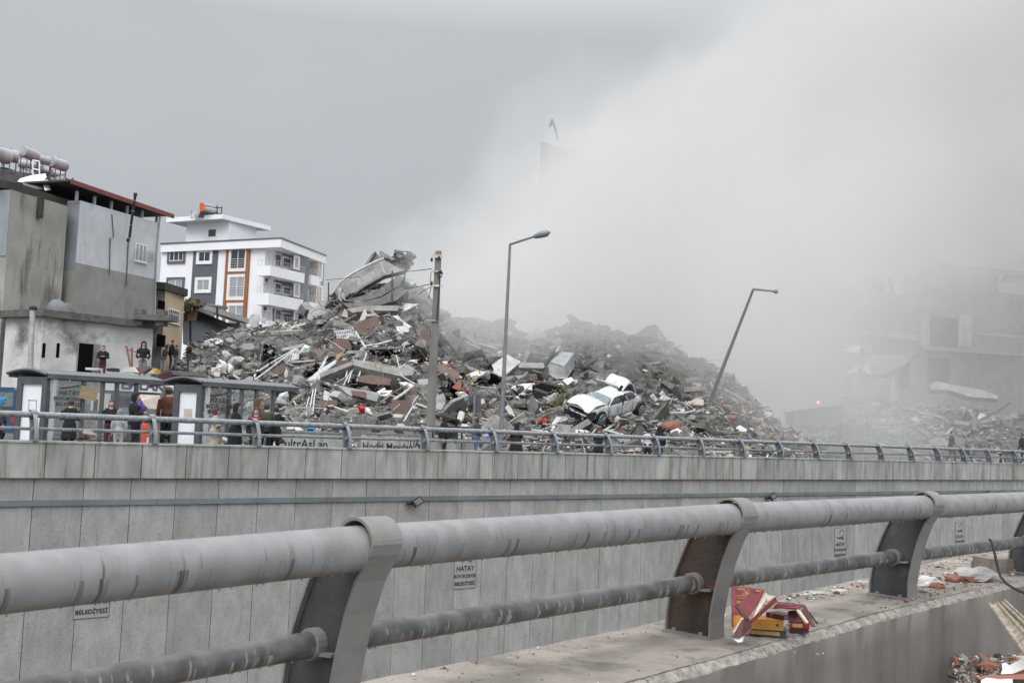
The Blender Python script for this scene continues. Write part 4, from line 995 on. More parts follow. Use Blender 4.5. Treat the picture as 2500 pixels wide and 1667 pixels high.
sheet('wall_slab',cs(5,(800,1235),(870,1245),(950,1250),(957,1340),(882,1398),(800,1392)),'c_brown','square brown wall slab low in the heap, left of the concrete pole','wall slab',.18,-.9,.15,-.1,BP,'c_mid')
sheet('wall_slab',cs(5,(130,925),(225,850),(340,862),(330,905),(140,945)),'c_brown','flat reddish brown slab left of the heap centre, under white fragments','wall slab',.3,-.8,1.2,0,BP,'c_mid')
sheet('wall_slab',cs(5,(395,950),(462,930),(452,1080),(398,1088)),'c_brown','upright narrow brown slab behind hanging white window frames','wall slab',.2,-.5,.1,.2,BP,'c_mid')
sheet('wall_slab',cs(4,(1235,640),(1400,540),(1485,488),(1530,590),(1525,700),(1250,672)),'c_brown','brown triangular wall slab above the second bus shelter roof','wall slab',.2,-.8,.3,.1,BP,'c_mid')
sheet('wall_slab',cs(5,(905,1165),(1000,1138),(990,1250),(908,1258)),'c_brown','small dark brown slab in shadow left of the pole','wall slab',.2,-.3,.2,.1,BP,'c_mid')
sheet('wall_slab',cs(5,(808,1412),(942,1402),(932,1500),(815,1500)),'c_brown','brown slab behind the rail and graffiti wall','wall slab',.2,-.6,.2,.1,BP,'c_mid')
sheet('wall_slab',cs(6,(55,610),(80,585),(150,590),(230,640),(300,672),(285,710),(200,755),(120,745),(58,715)),'c_brown','wavy brown slab with cream rim just right of the concrete pole','wall slab',.35,-1.2,1.3,0,BP,'c_cream')
sheet('wall_slab',cs(6,(285,598),(480,525),(552,512),(545,560),(495,650),(455,640),(480,575),(330,615)),'c_brown','pinkish brown hooked slab left of the white sheet','wall slab',.3,-.8,.6,0,BP,'c_mid')
sheet('wall_slab',cs(6,(225,830),(300,745),(330,790),(310,865)),'c_brick','small orange-brown slab above the dark hollow beside the pole','wall slab',.15,-1,.4,0,BP)
sheet('wall_slab',cs(6,(850,680),(905,655),(895,720),(850,740)),'c_brown','small pinkish slab under the right corner of the white sheet','wall slab',.15,-.5,.2,0,BP,'c_mid')
WP='white sheets and panels in the rubble'
sheet('plaster_sheet',cs(6,(568,648),(790,485),(940,562),(752,722)),'c_white','big white square sheet lying tilted behind the upright lamp post','panel',.08,-1.6,.8,.2,WP)
sheet('plaster_sheet',cs(6,(835,825),(960,788),(1080,783),(1162,845),(1100,868),(1000,842),(960,848),(905,868)),'c_white','long white torn slab lying above the wrecked car bonnet','panel',.1,-1,1.2,0,WP)
sheet('plaster_sheet',cs(6,(370,700),(490,650),(580,668),(540,700),(480,722),(420,725)),'c_cream','cream flat slab left of the big white sheet','panel',.12,-1,1.2,0,WP)
sheet('plaster_sheet',cs(6,(775,1035),(808,1003),(845,1050),(877,1120),(872,1205),(830,1192),(820,1110)),'c_white','upright white shard right of the lamp post foot','panel',.1,-1,.1,.1,WP)
sheet('plaster_sheet',cs(5,(808,600),(850,595),(880,628),(982,700),(935,712),(862,640)),'c_white','slanting narrow white panel with notches, high on the heap','panel',.08,-1,.4,0,WP)
sheet('plaster_sheet',cs(5,(835,682),(928,674),(938,720),(852,732)),'c_white','small pale square panel under the notched white strip','panel',.08,-.8,.4,0,WP)
sheet('plaster_sheet',cs(5,(828,335),(872,308),(1000,325),(962,362),(900,352)),'c_white','bright white sheet near the top of the heap','panel',.08,-1,1.0,0,WP)
sheet('plaster_sheet',cs(5,(832,480),(860,448),(945,455),(870,500),(1008,508),(905,562),(860,535)),'c_white','dusty pale green-white sheet below the topmost sheet','panel',.08,-.6,1.0,0,WP)
sheet('plaster_sheet',cs(5,(553,640),(572,590),(600,545),(622,605),(590,632)),'c_white','white fin-shaped plate beside the large brown slab','panel',.08,-.9,.2,0,WP)
sheet('plaster_sheet',cs(4,(588,242),(700,208),(745,212),(805,240),(765,262),(700,292)),'c_white','bright white flat sheet at the left shoulder of the heap','panel',.06,-1,1.4,0,WP)
sheet('plaster_sheet',cs(4,(835,205),(900,200),(930,240),(880,272),(838,248)),'c_light','rounded white slab right of the bright flat sheet','panel',.25,-.8,.6,0,WP)
sheet('plaster_sheet',cs(5,(0,690),(90,660),(185,640),(180,655),(60,690),(0,715)),'c_light','long pale corrugated strip at the heap’s left ridge','panel',.1,-.6,1,0,WP)
sheet('plaster_sheet',cs(7,(150,680),(250,645),(285,680),(210,735)),'c_white','white broken tile left of the car roof','panel',.08,-1.2,.8,0,WP)
sheet('plaster_sheet',cs(7,(25,800),(95,720),(160,718),(150,765)),'c_white','white slab in front of the car bonnet, beside green leaves','panel',.1,-1.2,.8,0,WP)
sheet('plaster_sheet',cs(7,(0,1212),(90,1090),(145,1100),(120,1140),(30,1212)),'c_white','slanting white slab under the car’s front bumper','panel',.1,-2,.5,0,WP)
sheet('plaster_sheet',cs(7,(300,1238),(400,1238),(470,1265),(300,1272)),'c_white','white strip just above the rail, below the car wheel','panel',.08,-1,.8,0,WP)
sheet('plaster_sheet',cs(8,(300,1325),(350,1298),(405,1335),(385,1365)),'c_white','white scrap on the small debris right of the car','panel',.06,-.6,.8,0,WP)
sheet('plaster_sheet',cs(6,(1250,860),(1290,800),(1375,788),(1380,820),(1300,850)),'c_white','ribbed white slab just left of the car','panel',.1,-1,.8,0,WP)
sheet('plaster_sheet',cs(6,(1155,885),(1215,850),(1240,880)),'c_white','small white triangular chip left of the car','panel',.08,-1,.8,0,WP)
sheet('plaster_sheet',cs(12,(1168,628),(1218,625),(1240,690),(1238,752),(1178,752)),'c_white','small upright white tile right of the grey sign','panel',.06,-2.0,.1,0,WP)
sheet('plaster_sheet',cs(7,(1048,566),(1075,558),(1115,575),(1100,585)),'c_white','tiny white flake among dark boulders behind the car','panel',.06,-1.5,.8,0,WP)
CB='pale concrete blocks and beams in the rubble'
def block(pts,m,label,th=.6,dd=-1.0,tilt=.3,tx=0,name='concrete_block'): return sheet(name,pts,m,label,'concrete block',th,dd,tilt,tx,CB)
block(cs(6,(45,1100),(52,1000),(70,915),(138,888),(160,940),(150,1000),(95,1095)),'c_light','tall pale rock leaning against the concrete pole’s right side',.8,-2)
block(cs(6,(193,1130),(205,1040),(240,970),(300,930),(355,950),(365,985),(300,1020),(250,1140)),'c_mid','grey rounded rock left of the grey sign',1.0,-2)
block(cs(6,(268,1172),(300,1080),(318,1068),(358,1088),(340,1150),(310,1192)),'c_white','small pale block below the grey sign',.5,-2)
block(cs(5,(505,925),(620,950),(760,985),(978,1005),(965,1050),(880,1062),(740,1030),(600,1000),(512,975)),'c_mid','long cracked floor slab across the heap centre',2.2,-1.6,1.4,name='floor_slab')
block(cs(5,(540,1062),(640,1050),(800,1078),(792,1130),(640,1120),(545,1100)),'c_brown','brown-painted beam inside the hollow under the long floor slab',1.2,-.9,.4,name='beam')
block(cs(5,(385,1130),(500,1150),(600,1168),(705,1188),(690,1252),(590,1232),(480,1208)),'c_mid','second long slab below the hollow, left of centre',2.0,-1.8,1.2,name='floor_slab')
block(cs(5,(490,1170),(606,1180),(600,1228),(500,1205)),'c_brown','brown end of the second long slab',.3,-2.4,.3,name='beam')
block(cs(5,(235,1248),(385,1240),(392,1280),(250,1300)),'c_brown','short brown beam left of the second slab',.5,-1.6,.3,name='beam')
block(cs(5,(500,1370),(592,1362),(597,1430),(595,1560),(510,1560)),'pole_conc','weathered concrete stub post behind the rail',.4,-6,.0)
block(cs(5,(255,1358),(335,1352),(338,1412),(258,1415)),'pole_conc','low grey concrete stub left of the stub post',.4,-3,0)
block(cs(5,(1005,1085),(1085,1080),(1088,1160),(1080,1185),(1010,1140)),'c_light','stepped pale block behind the pole',.8,-1.2,.3)
block(cs(5,(440,545),(500,570),(600,610),(560,640),(420,600)),'c_light','pale slanted block left of the large brown slab',.6,-.6,.5)
block(cs(5,(160,590),(180,540),(250,520),(320,560),(325,630),(240,640),(155,630)),'c_light','dusty pale boulder heap left of the fallen balcony',1.5,-1,.3)
block(cs(3,(882,1150),(900,1078),(930,1070),(985,1085),(975,1180),(930,1200)),'sheet_metal','upright grey metal plate on the ridge left of the balconies',.15,-1,.1,name='metal_plate')
block(cs(3,(988,1112),(1000,1103),(1050,1105),(1035,1162),(1000,1150)),'sheet_metal','smaller grey metal plate beside the upright one',.12,-1,.1,name='metal_plate')
block(cs(7,(1575,930),(1660,880),(1740,900),(1745,960),(1650,975),(1590,965)),'c_cream','cream block at top of the small debris right of the car',.8,-.9,.4)
block(cs(7,(1430,1290),(1640,1275),(1620,1320),(1432,1320)),'c_light','pale block behind the rail right of the car',.5,-.8,.5)
block(cs(7,(735,1250),(800,1215),(890,1270),(880,1300),(760,1290)),'c_brown','pink-brown rough block just below the car',.6,-1,.3)
block(cs(7,(880,1330),(900,1140),(1010,1130),(1080,1230),(1060,1370),(960,1400)),'c_dark','dark ribbed crumpled sheet under the car’s rear wheel',.5,-1,.2)
block(cs(7,(600,640),(700,560),(880,480),(960,500),(1290,860),(1330,930),(1250,1000),(1100,960),(1130,860),(960,680)),'c_dark','large flat dark slab rising behind the wrecked car',1.0,1.8,.9,name='floor_slab')
block(cs(7,(810,260),(870,190),(1000,150),(1100,75),(1200,50),(1240,100),(1335,225),(1240,275),(1100,310),(900,300)),'c_dark','dark tilted room block on the smoky ridge, right of centre',3,-.5,.3,name='wall_fragment')
block(cs(7,(1215,140),(1235,125),(1290,180),(1265,215),(1245,225),(1220,180)),'c_light','pale torn edge on the dark tilted room block',.1,-1.2,.3)
block(cs(7,(1050,330),(1130,300),(1300,300),(1340,340),(1390,440),(1330,520),(1230,585),(1120,575),(1060,520),(1100,430)),'c_dark','broad grey boulder right above the car',2,.2,.4)
block(cs(7,(590,500),(640,440),(720,415),(840,420),(905,480),(890,520),(740,590),(640,560)),'c_dark','grey boulder upper left of the car',1.5,0,.4)
block(cs(7,(460,520),(590,510),(670,600),(620,640),(520,600)),'c_dark','grey flat boulder left of the car roof',1.2,-.3,.6)
block(cs(7,(1520,560),(1560,490),(1640,440),(1750,430),(1770,560),(1830,640),(1780,760),(1620,700)),'c_dark','tall smoky boulder stack at right end of ridge',2,-.5,.2)
block(cs(7,(1355,570),(1400,510),(1490,570),(1410,635)),'c_mid','pale angular boulder left of the smoky stack',1,-.8,.4)
block(cs(6,(1100,400),(1160,415),(1240,415),(1235,480),(1150,470)),'c_light','pale block resting on the left metal box',.6,-2.2,.2)
# rubble plates stepping under the fallen balcony
for k,(pts,m,lab) in enumerate([(((430,480),(560,450),(700,400),(850,290),(900,300),(860,370),(720,450),(540,500)),'c_dark','upper floor layer under the fallen balcony'),
    (((420,500),(540,500),(720,460),(860,380),(930,400),(840,480),(700,520),(480,540)),'c_dark','second floor layer under the fallen balcony'),
    (((460,545),(640,520),(860,520),(850,560),(640,560),(500,575)),'c_mid','third thin floor layer under the fallen balcony'),
    (((640,560),(760,520),(860,525),(858,545),(700,580)),'c_dark','dark corrugated plank under the third floor layer')]):
    block(cs(5,*pts),m,lab,1.8,-1.6+.3*k,.9,name='floor_slab')
# fallen balcony at the top
fb=thing('fallen_balcony',S(*c(5,600,350),-2),'tilted broken balcony with white railing crowning the heap','balcony')
def fs(pts,m,name,th,dd,tilt=.15,tx=0,par=fb,Y=None):
    cx=sum(p[0] for p in pts)/len(pts); cyy=sum(p[1] for p in pts)/len(pts); Yc=(Y or 79)+dd; mpp=Yc/FPX
    w3=[P(p[0],p[1],Yc-(p[1]-cyy)*mpp*tilt+(p[0]-cx)*mpp*tx) for p in pts]; n=Vector((0,0,0))
    for i in range(1,len(w3)-1): n+=(w3[i]-w3[0]).cross(w3[i+1]-w3[0])
    n.normalize(); n=n if n.y>0 else -n
    mb=MB(); mb.prism(w3,n*th); return mb.build(name,m,par)
fs(cs(5,(412,370),(460,320),(600,228),(680,190),(740,170),(860,235),(905,252),(740,292),(640,350),(560,400),(430,462),(395,420)),'c_light','balcony_slab',.9,0)
fs(cs(5,(598,215),(640,150),(678,108),(735,165),(690,185),(600,225)),'c_light','side_wall',.8,.4)
fs(cs(5,(596,215),(610,185),(655,120),(682,106),(672,120),(620,200)),'c_mid','broken_edge',.7,-.25)
fs(cs(5,(710,118),(718,96),(760,125),(800,150),(850,150),(870,175),(800,168),(730,150)),'c_mid','broken_edge',.6,.2)
fs(cs(5,(735,165),(790,160),(850,170),(905,245),(880,250),(820,215)),'c_mid','side_wall',.7,.3)
fs(cs(5,(800,150),(840,130),(880,160),(900,245),(940,215),(900,150),(930,165),(880,108),(850,118)),'c_dark','torn_slab',.8,.6)
fs(cs(5,(310,500),(350,430),(385,378),(402,400),(398,470),(375,540),(350,545),(320,525)),'c_mid','edge_beam',1.2,.2)
fs(cs(5,(392,395),(412,380),(430,470),(415,490),(398,470)),'c_white','edge_post',.3,-.5)
tb_=Heap()
for k in range(90): tb_.put(random.choice(('rock','slab','slab','brick')),P(*c(5,random.uniform(820,960),random.uniform(108,225)-max(0,0)),79.6)+Vector((0,random.uniform(-.5,.5),0)),random.uniform(.15,.42),random.choice((1,2,2)))
for k in range(60): tb_.put(random.choice(('rock','slab')),P(*c(5,random.uniform(330,900),random.uniform(440,560)),78.5),random.uniform(.15,.6),random.choice((0,1,2,2,3)))
to_=tb_.build('torn_edge','broken concrete edge'); to_.parent=fb; to_.location=-fb.location; del to_['label']
mb=MB(); Yr=78
def pl(pts,r,Y=Yr,m=mb): m.tube([P(*p,Y) for p in pts],r,6)
pl(cs(5,(388,378),(410,345),(460,305),(530,262),(600,225),(680,185),(745,162)),.11)
pl(cs(5,(390,395),(415,362),(470,322),(560,270),(660,215)),.05)
pl(cs(5,(543,310),(565,385)),.09); pl(cs(5,(530,318),(555,388)),.07); pl(cs(5,(715,195),(748,275)),.1)
for k in range(22):
    t=k/21; x=552+t*140; y=318-t*75; pl(cs(5,(x,y),(x+22,y+52-t*12)),.028)
pl(cs(5,(552,318),(692,243)),.03); pl(cs(5,(575,372),(712,285)),.03)
for k in range(9): pl(cs(5,(395+k*5,400+k*3),(390+k*7,430+k*6)),.035)
mb.build('balcony_railing','white_metal',fb)
# bent white railings lying on the heap
def railing(k_,outer,bal,label,dd=-1.2,r=.06):
    o0=c(k_,*outer[0][0]); t=thing('broken_railing',S(*o0,dd),label,'railing','white balcony railings torn loose')
    mb=MB()
    for pl_ in outer: mb.tube([S(*c(k_,*p),dd) for p in pl_],r,6)
    mb.build('frame_tube','white_metal',t)
    mb=MB(); (a,b_),(c_,d_),n=bal[0],bal[1],bal[2]
    for k in range(n+1):
        f=k/n; p=(a[0]+(b_[0]-a[0])*f,a[1]+(b_[1]-a[1])*f); q=(c_[0]+(d_[0]-c_[0])*f,c_[1]+(d_[1]-c_[1])*f); mb.tube([S(*c(k_,*p),dd),S(*c(k_,*q),dd)],r*.4,5)
    mb.build('baluster','white_metal',t,kind='stuff')
railing(5,[[(358,702),(430,697),(508,690),(560,775),(605,848)],[(365,722),(440,716),(500,710)],[(380,750),(445,745),(505,740)],[(440,770),(530,812)]],(((375,705),(525,700)),((390,775),(535,812)),11),'bent white balcony railing beside the large brown slab',r=.075)
railing(4,[[(1160,680),(1300,580),(1480,440),(1640,330)],[(1200,585),(1330,500),(1480,410),(1640,320)],[(1145,675),(1190,575)]],(((1480,430),(1650,330)),((1520,500),(1660,420)),9),'long white railing slanting over the brown triangular slab')
railing(4,[[(1465,335),(1600,305),(1720,280)],[(1470,350),(1700,300)]],(((1580,380),(1650,380)),((1590,460),(1655,450)),6),'short white railing above the long slanting one')
WR='white pipes and window frames in the rubble'
for pts,k_,r,lab in [(((605,830),(700,815),(800,788)),5,.09,'white pipe lying right of the bent railing'),(((815,1245),(890,1195),(968,1135)),5,.09,'thick white pipe slanting left of the concrete pole, low down'),
    (((538,1097),(570,1010),(612,885)),5,.06,'thin pale pipe leaning across the long cracked slab'),(((848,1492),(900,1400),(962,1298)),5,.055,'thin white rod slanting across the low square brown slab'),
    (((318,1292),(345,1288),(468,1335)),5,.07,'white angled frame low in the heap, near graffiti wall'),(((140,1125),(230,1040),(375,945)),5,.1,'lowest pale bar in the bundle left of centre'),
    (((150,1133),(250,1055),(372,962)),5,.08,'second pale bar in the bundle left of centre'),(((185,1135),(240,1030),(300,930),(347,880)),5,.07,'curved white strip above the bundle of bars'),
    (((200,1330),(215,1200),(240,1080),(272,1000)),5,.05,'long white hanging strip left of centre'),(((178,1312),(200,1180),(228,1040)),5,.05,'thin white hanging strip beside the longer one'),(((150,1360),(152,1290),(172,1220)),5,.04,'short curved white cord near the shelter'),
    (((435,1130),(470,1060),(520,985)),5,.05,'white window frame bar under the brown slab'),(((470,1110),(490,1050),(522,985)),5,.05,'second white window frame bar, parallel to the first'),(((455,955),(468,1000),(452,1070)),5,.06,'hanging torn white frame piece'),
    (((1580,480),(1700,475),(1825,465)),4,.08,'horizontal white strip right of the slanting railing'),(((2030,372),(1960,450),(1920,560),(1860,760)),4,.06,'long bowed white strip falling towards the shelter roof'),
    (((1138,668),(1165,620),(1195,572)),4,.07,'short white bar just above the shelter roof'),(((925,628),(985,668)),4,.08,'white bar lying on rubble behind the second shelter roof'),(((1730,735),(1900,600),(2072,478)),4,.1,'pale long beam slanting up at heap centre left'),
    (((540,672),(660,710),(770,760),(960,800)),7,.07,'white pole lying over the wrecked car roof'),(((1300,1050),(1540,1050),(1640,1025),(1640,1012)),7,.08,'white gutter lying on the small debris right of car'),
    (((615,1255),(750,1170),(680,1125)),7,.08,'bent white frame in front of the car wheel'),(((640,1245),(790,1288)),7,.08,'white bar lying below the bent frame, at the rail'),(((735,1140),(900,1060),(1020,1030)),7,.08,'grey bar under the car sill'),
    (((840,900),(850,950),(880,1060),(980,1120)),5,.04,'thin cable end right of the hollow'),
    (((1130,1045),(1160,1100),(1190,1080)),6,.09,'Y-shaped white pipe fitting left of the car'),(((1175,930),(1240,970)),6,.05,'short white stick left of the car, over stones'),
    (((375,365),(460,400),(520,430)),6,.08,'pale beam in thin smoke right of the pole'),(((500,378),(620,410),(700,430)),6,.13,'broad pale beam in thin smoke right of the pole'),(((600,380),(750,405)),6,.1,'short pale beam ending behind the lamp post')]:
    rod('white_strip',cs(k_,*pts),'white_metal',lab,'strip',r*.85,-1.3,group=WR)
BR='black rods sticking out of the rubble'
for pts,k_,lab in [(((235,845),(300,745),(365,645)),5,'long black bar crossing the heap left of the bent railing'),(((365,645),(400,680),(430,700)),5,'short black bar meeting the long one at its top'),
    (((700,278),(850,300),(960,360),(1060,432)),4,'black curved gutter lying over the left shoulder'),(((808,255),(805,505)),5,'left upright steel post near the top of the heap'),(((906,260),(890,482)),5,'right upright steel post near the top of the heap'),(((857,430),(860,520)),5,'short upright steel post between the two tall ones'),
    (((320,345),(318,520)),5,'thin upright rod left of the fallen balcony'),((( 610,150),(660,165),(700,210)),4,'upper bar of a bent dark frame on the left shoulder')]:
    rod('black_rod',cs(k_,*pts),'black',lab,'rod',.05,-1.4,group=BR)
# big sheet metal boxes
def mbox(corners,label,dd,m='sheet_metal'):
    """front face then the offset of the top edge"""
    f_,top=corners; cx=sum(p[0] for p in f_)/len(f_); cyy=sum(p[1] for p in f_)/len(f_); Y=depth(cx,cyy)+dd
    t=thing('metal_box',P(cx,cyy,Y),label,'metal box','large dented metal boxes')
    A=[P(*p,Y) for p in f_]; B=[P(*p,Y+1.9) for p in top]
    mb=MB(); n=len(A); mb.add(A+B,[tuple(range(n)),tuple(range(2*n-1,n-1,-1))]+[(i,n+i,n+(i+1)%n,(i+1)%n) for i in range(n)]); o=mb.build('box_shell',m,t)
    mb=MB()
    for P1,P2 in zip(A,A[1:]+A[:1]): mb.tube([P1,P2],.045,6)
    for P1,P2 in zip(A,B): mb.tube([P1,P2],.04,6)
    mb.build('box_edge',m,t)
mbox((cs(6,(940,600),(960,540),(1020,380),(1030,470),(975,585),(955,615)),cs(6,(1230,640),(1235,600),(1235,425),(1235,500),(1230,590),(1225,650))),'left of the two big dented metal boxes, tipped on its corner',-2.2)
mbox((cs(6,(1232,610),(1248,565),(1385,612),(1412,735),(1300,735),(1235,690)),cs(6,(1360,470),(1362,460),(1490,470),(1495,600),(1400,650),(1360,560))),'right of the two big dented metal boxes, with slanted top',-2.2)
# tarps, clothes and other soft things
def rag(pts,m,label,cat,k_,dd=-1.3,h=.25,group='clothes and cloth scraps in the rubble',name='cloth_scrap'):
    src=cs(k_,*pts); cx=sum(p[0] for p in src)/len(src); cyy=sum(p[1] for p in src)/len(src); Y=depth(cx,cyy)+dd
    w3=[P(*p,Y) for p in src]; ce=sum(w3,Vector())/len(w3)+Vector((0,-h,0)); n=len(w3); R_=6; N_=max(14,n*3)
    per=[]
    for k in range(N_):
        f=k*n/N_; i=int(f); per.append(w3[i%n].lerp(w3[(i+1)%n],f-i))
    mb=MB(); vs=[ce.copy()]
    for j in range(1,R_+1):
        for k,p in enumerate(per):
            t=j/R_; q=ce.lerp(p,t); q.y=Y-h*(1-t*t)+.0; q+=Vector((noise.noise(q*3.1),noise.noise(q*3+Vector((9,0,0)))*2.2,noise.noise(q*3.3+Vector((0,5,0)))))*.3*h*(1 if j<R_ else .4); vs.append(q)
    fs_=[(0,1+k,1+(k+1)%N_) for k in range(N_)]
    for j in range(R_-1):
        for k in range(N_): a=1+j*N_+k; b_=1+j*N_+(k+1)%N_; fs_.append((a,a+N_,b_+N_,b_))
    fs_=[f[::-1] for f in fs_]
    bk=len(vs); vs.append(ce+Vector((0,h*1.2,0))); 
    for k in range(N_): fs_.append((1+(R_-1)*N_+k,bk,1+(R_-1)*N_+(k+1)%N_)[::-1])
    mb.add(vs,fs_); o=mb.build(name,m,smooth=True,origin=ce); tag(o,label,cat,group); return o
TG='plastic sheeting caught in the rubble'
rag(((690,600),(740,500),(780,445),(840,480),(850,560),(800,640),(720,625)),'tarp','cone of crumpled plastic sheet behind the second shelter','plastic sheet',4,h=.5,group=TG,name='plastic_sheet')
rag(((845,510),(880,490),(925,530),(915,600),(880,640),(850,580)),'tarp','smaller plastic sheet right of the plastic cone','plastic sheet',4,h=.35,group=TG,name='plastic_sheet')
rag(((1380,975),(1440,830),(1530,810),(1540,860),(1500,930),(1400,1000)),'tarp','white plastic bundle right of the second shelter','plastic sheet',4,h=.35,group=TG,name='plastic_sheet')
rag(((1490,600),(1520,545),(1540,600),(1530,720),(1515,740)),'tarp','narrow white plastic strip beside the triangular slab','plastic sheet',4,h=.2,group=TG,name='plastic_sheet')
rag(((1640,400),(1720,280),(1780,300),(1790,380),(1740,420)),'tarp','white draped sheet at the end of the railing','plastic sheet',4,h=.3,group=TG,name='plastic_sheet')
for pts,k_,m,lab in [(((540,1292),(575,1278),(608,1300),(600,1350),(565,1345)),5,'cl_red','red cloth bundle low in the heap above the rail'),(((600,1300),(640,1310),(660,1355),(605,1360)),5,'cl_white','white cloth beside the red bundle'),
    (((1510,1248),(1530,1200),(1650,1195),(1700,1225),(1715,1252)),4,'cl_white','white cloth heap on the low graffiti wall'),(((1725,1250),(1745,1208),(1835,1202),(1848,1240),(1800,1256)),4,'cl_cyan','bright blue cloth on the low graffiti wall'),(((1842,1256),(1860,1228),(1895,1240),(1900,1258)),4,'cl_white','small white cloth right of the blue one'),
    (((415,800),(425,772),(450,785),(452,812),(430,818)),6,'cl_yellow','yellow cloth ball above the pink one'),(((362,868),(380,832),(408,845),(408,885),(380,892)),6,'cl_pink','bright pink cloth above the dark hollow'),(((298,850),(312,828),(342,850),(330,868)),6,'cl_orange','red-orange scrap left of the pink cloth'),(((292,890),(312,868),(358,872),(350,900),(300,915)),6,'cl_white','white crumpled cloth under the red-orange scrap'),
    (((520,655),(535,632),(570,640),(568,672),(535,675)),6,'cl_jean','blue cloth on the cream slab by the white sheet'),(((205,585),(225,562),(250,580),(240,608),(212,605)),6,'cl_pink','pink-red cloth right of the pole, above the wavy slab'),(((115,560),(180,555),(190,600),(150,625)),6,'c_cream','peach cloth right of the pole, top'),
    (((533,1335),(575,1300),(650,1300),(660,1350),(580,1365)),6,'cl_lilac','blue-lilac cloth behind the rail, left of the lamp post'),(((738,1365),(740,1305),(790,1300),(770,1360)),6,'cl_mauve','mauve cloth right of the lamp post foot'),(((790,1360),(800,1305),(880,1308),(860,1360)),6,'cl_beige','beige patterned cloth beside the mauve one'),
    (((1108,1215),(1115,1150),(1165,1145),(1160,1225)),6,'cl_red','red cloth left of the car front, upper'),(((1175,1190),(1180,1145),(1245,1165),(1225,1215)),6,'cl_red','crimson cloth nearest to the car’s bumper'),(((1095,1275),(1100,1240),(1130,1240),(1125,1275)),6,'cl_teal','small teal scrap under the red cloth'),
    (((1140,1250),(1160,1160),(1210,1190),(1190,1260)),6,'cl_brown','brown cloth between the red ones'),(((1050,760),(1085,755),(1110,790),(1190,770),(1195,800),(1130,800)),6,'cl_orange','orange plastic scrap above the long white slab'),
    (((400,1110),(440,1100),(450,1160),(415,1150)),6,'wood','orange-brown board piece under the grey sign'),(((530,1230),(535,1165),(590,1190),(570,1240)),6,'wood','orange-brown board piece behind the dark-haired girl'),
    (((1625,1420),(1640,1372),(1700,1375),(1695,1425)),7,'cl_orange','orange scrap behind the rail, right of the car'),(((1250,1240),(1270,1170),(1370,1140),(1500,1165),(1480,1230),(1380,1265)),7,'c_brick','rust red heap of brick dust right of the car'),
    (((1730,1210),(1760,1178),(1815,1195),(1815,1225)),7,'c_brick','small brick-red lump farther right of the car'),(((230,1240),(245,1220),(330,1225),(320,1265),(240,1270)),8,'c_brick','pinkish brick piece on the small debris slope'),
    (((300,1235),(330,1200),(390,1215),(440,1240),(340,1260)),6,'c_cream','cream cloth under the small pale block'),(((590,1190),(610,1170),(690,1180),(660,1225),(600,1220)),6,'cl_white','pinkish white cloth left of the lamp foot'),
    (((955,1500),(990,1420),(1040,1430),(1040,1500)),7,'cl_lgrey','pale grey bundle at the rail left of the white-jacketed person'),(((870,1490),(940,1450),(965,1490),(920,1505)),7,'cl_beige','beige stone-like bundle at the rail below the car')]:
    rag(pts,m,lab,'cloth',k_)
# green sprig beside the bonnet
bs=thing('bush_sprig',S(*c(7,130,900),-2),'small green leafy sprig left of the car bonnet','plant')
mb=MB(); ce=S(*c(7,130,890),-2.5)
for k in range(220):
    q=ce+Vector((random.gauss(0,.22),random.gauss(0,.25),random.gauss(0,.32))); a=Vector((random.gauss(0,1),random.gauss(0,1),random.gauss(0,1))).normalized()*.09; b_=a.orthogonal().normalized()*.04; mb.add([q-a,q+b_,q+a,q-b_],[(0,1,2,3)])
mb.build('leaves','leaf',bs,kind='stuff')
mb=MB()
for k in range(8): mb.tube([ce-Vector((0,0,.6)),ce+Vector((random.gauss(0,.2),random.gauss(0,.2),random.uniform(.1,.4)))],.012,4)
mb.build('stem','wood',bs)
iv=thing('dry_creeper',P(*c(3,360,990),81),'brownish dry creeper hanging over the shed beside the beige house','creeper')
mb=MB()
for k in range(1400):
    px,py=random.choice(((360,970,50,30),(330,1020,25,45),(430,985,40,20)))[:2],0; b0=random.choice(((365,965,45,22),(325,1010,22,45),(430,985,40,16)))
    q=P(*c(3,random.gauss(b0[0],b0[2]*.6),random.gauss(b0[1],b0[3]*.6)),81+random.gauss(0,.5)); a=Vector((random.gauss(0,1),random.gauss(0,1),random.gauss(0,1))).normalized()*.13; b_=a.orthogonal().normalized()*.06; mb.add([q-a,q+b_,q+a,q-b_],[(0,1,2,3)],random.choice((0,0,1)))
mb.build('leaves',['dry_leaf','leaf'],iv,kind='stuff')
mb=MB()
for k in range(10): mb.tube([P(*c(3,330+k*8,1130),81),P(*c(3,330+k*9+random.uniform(-15,15),980),81)],.03,4)
mb.build('stem','wood',iv)
# ------------------------------------------------------------------ things in the haze at right
R0=P(*c(9,20,700),92); R1=P(*c(9,640,700),97); R2=P(*c(9,1500,700),100)
fbld=thing('damaged_building',(R0.x,R0.y,STREET),'long grey damaged building fading into the smoke at right','building')
RF=Fac(R0,R1,fbld); RG=Fac(R1,R2,fbld)
zr1=RF.sz(c(9,400,296))[1]; zr2=RG.sz(c(9,1250,293))[1]; zfl=RG.sz(c(9,900,752))[1]
solid('wall',[R0,R1,R1+Vector((-1,9,0)),R0+Vector((-1,9,0))],STREET,zr1,'c_mid',fbld)
solid('wall',[R1,R2,R2+Vector((-1,9,0)),R1+Vector((-1,9,0))],STREET,zr2,'c_mid',fbld)
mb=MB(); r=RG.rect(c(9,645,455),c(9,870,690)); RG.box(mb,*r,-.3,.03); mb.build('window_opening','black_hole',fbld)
mb=MB(); r=RG.rect(c(9,652,760),c(9,805,948)); RG.box(mb,*r,-.3,.03); mb.build('doorway','black_hole',fbld)
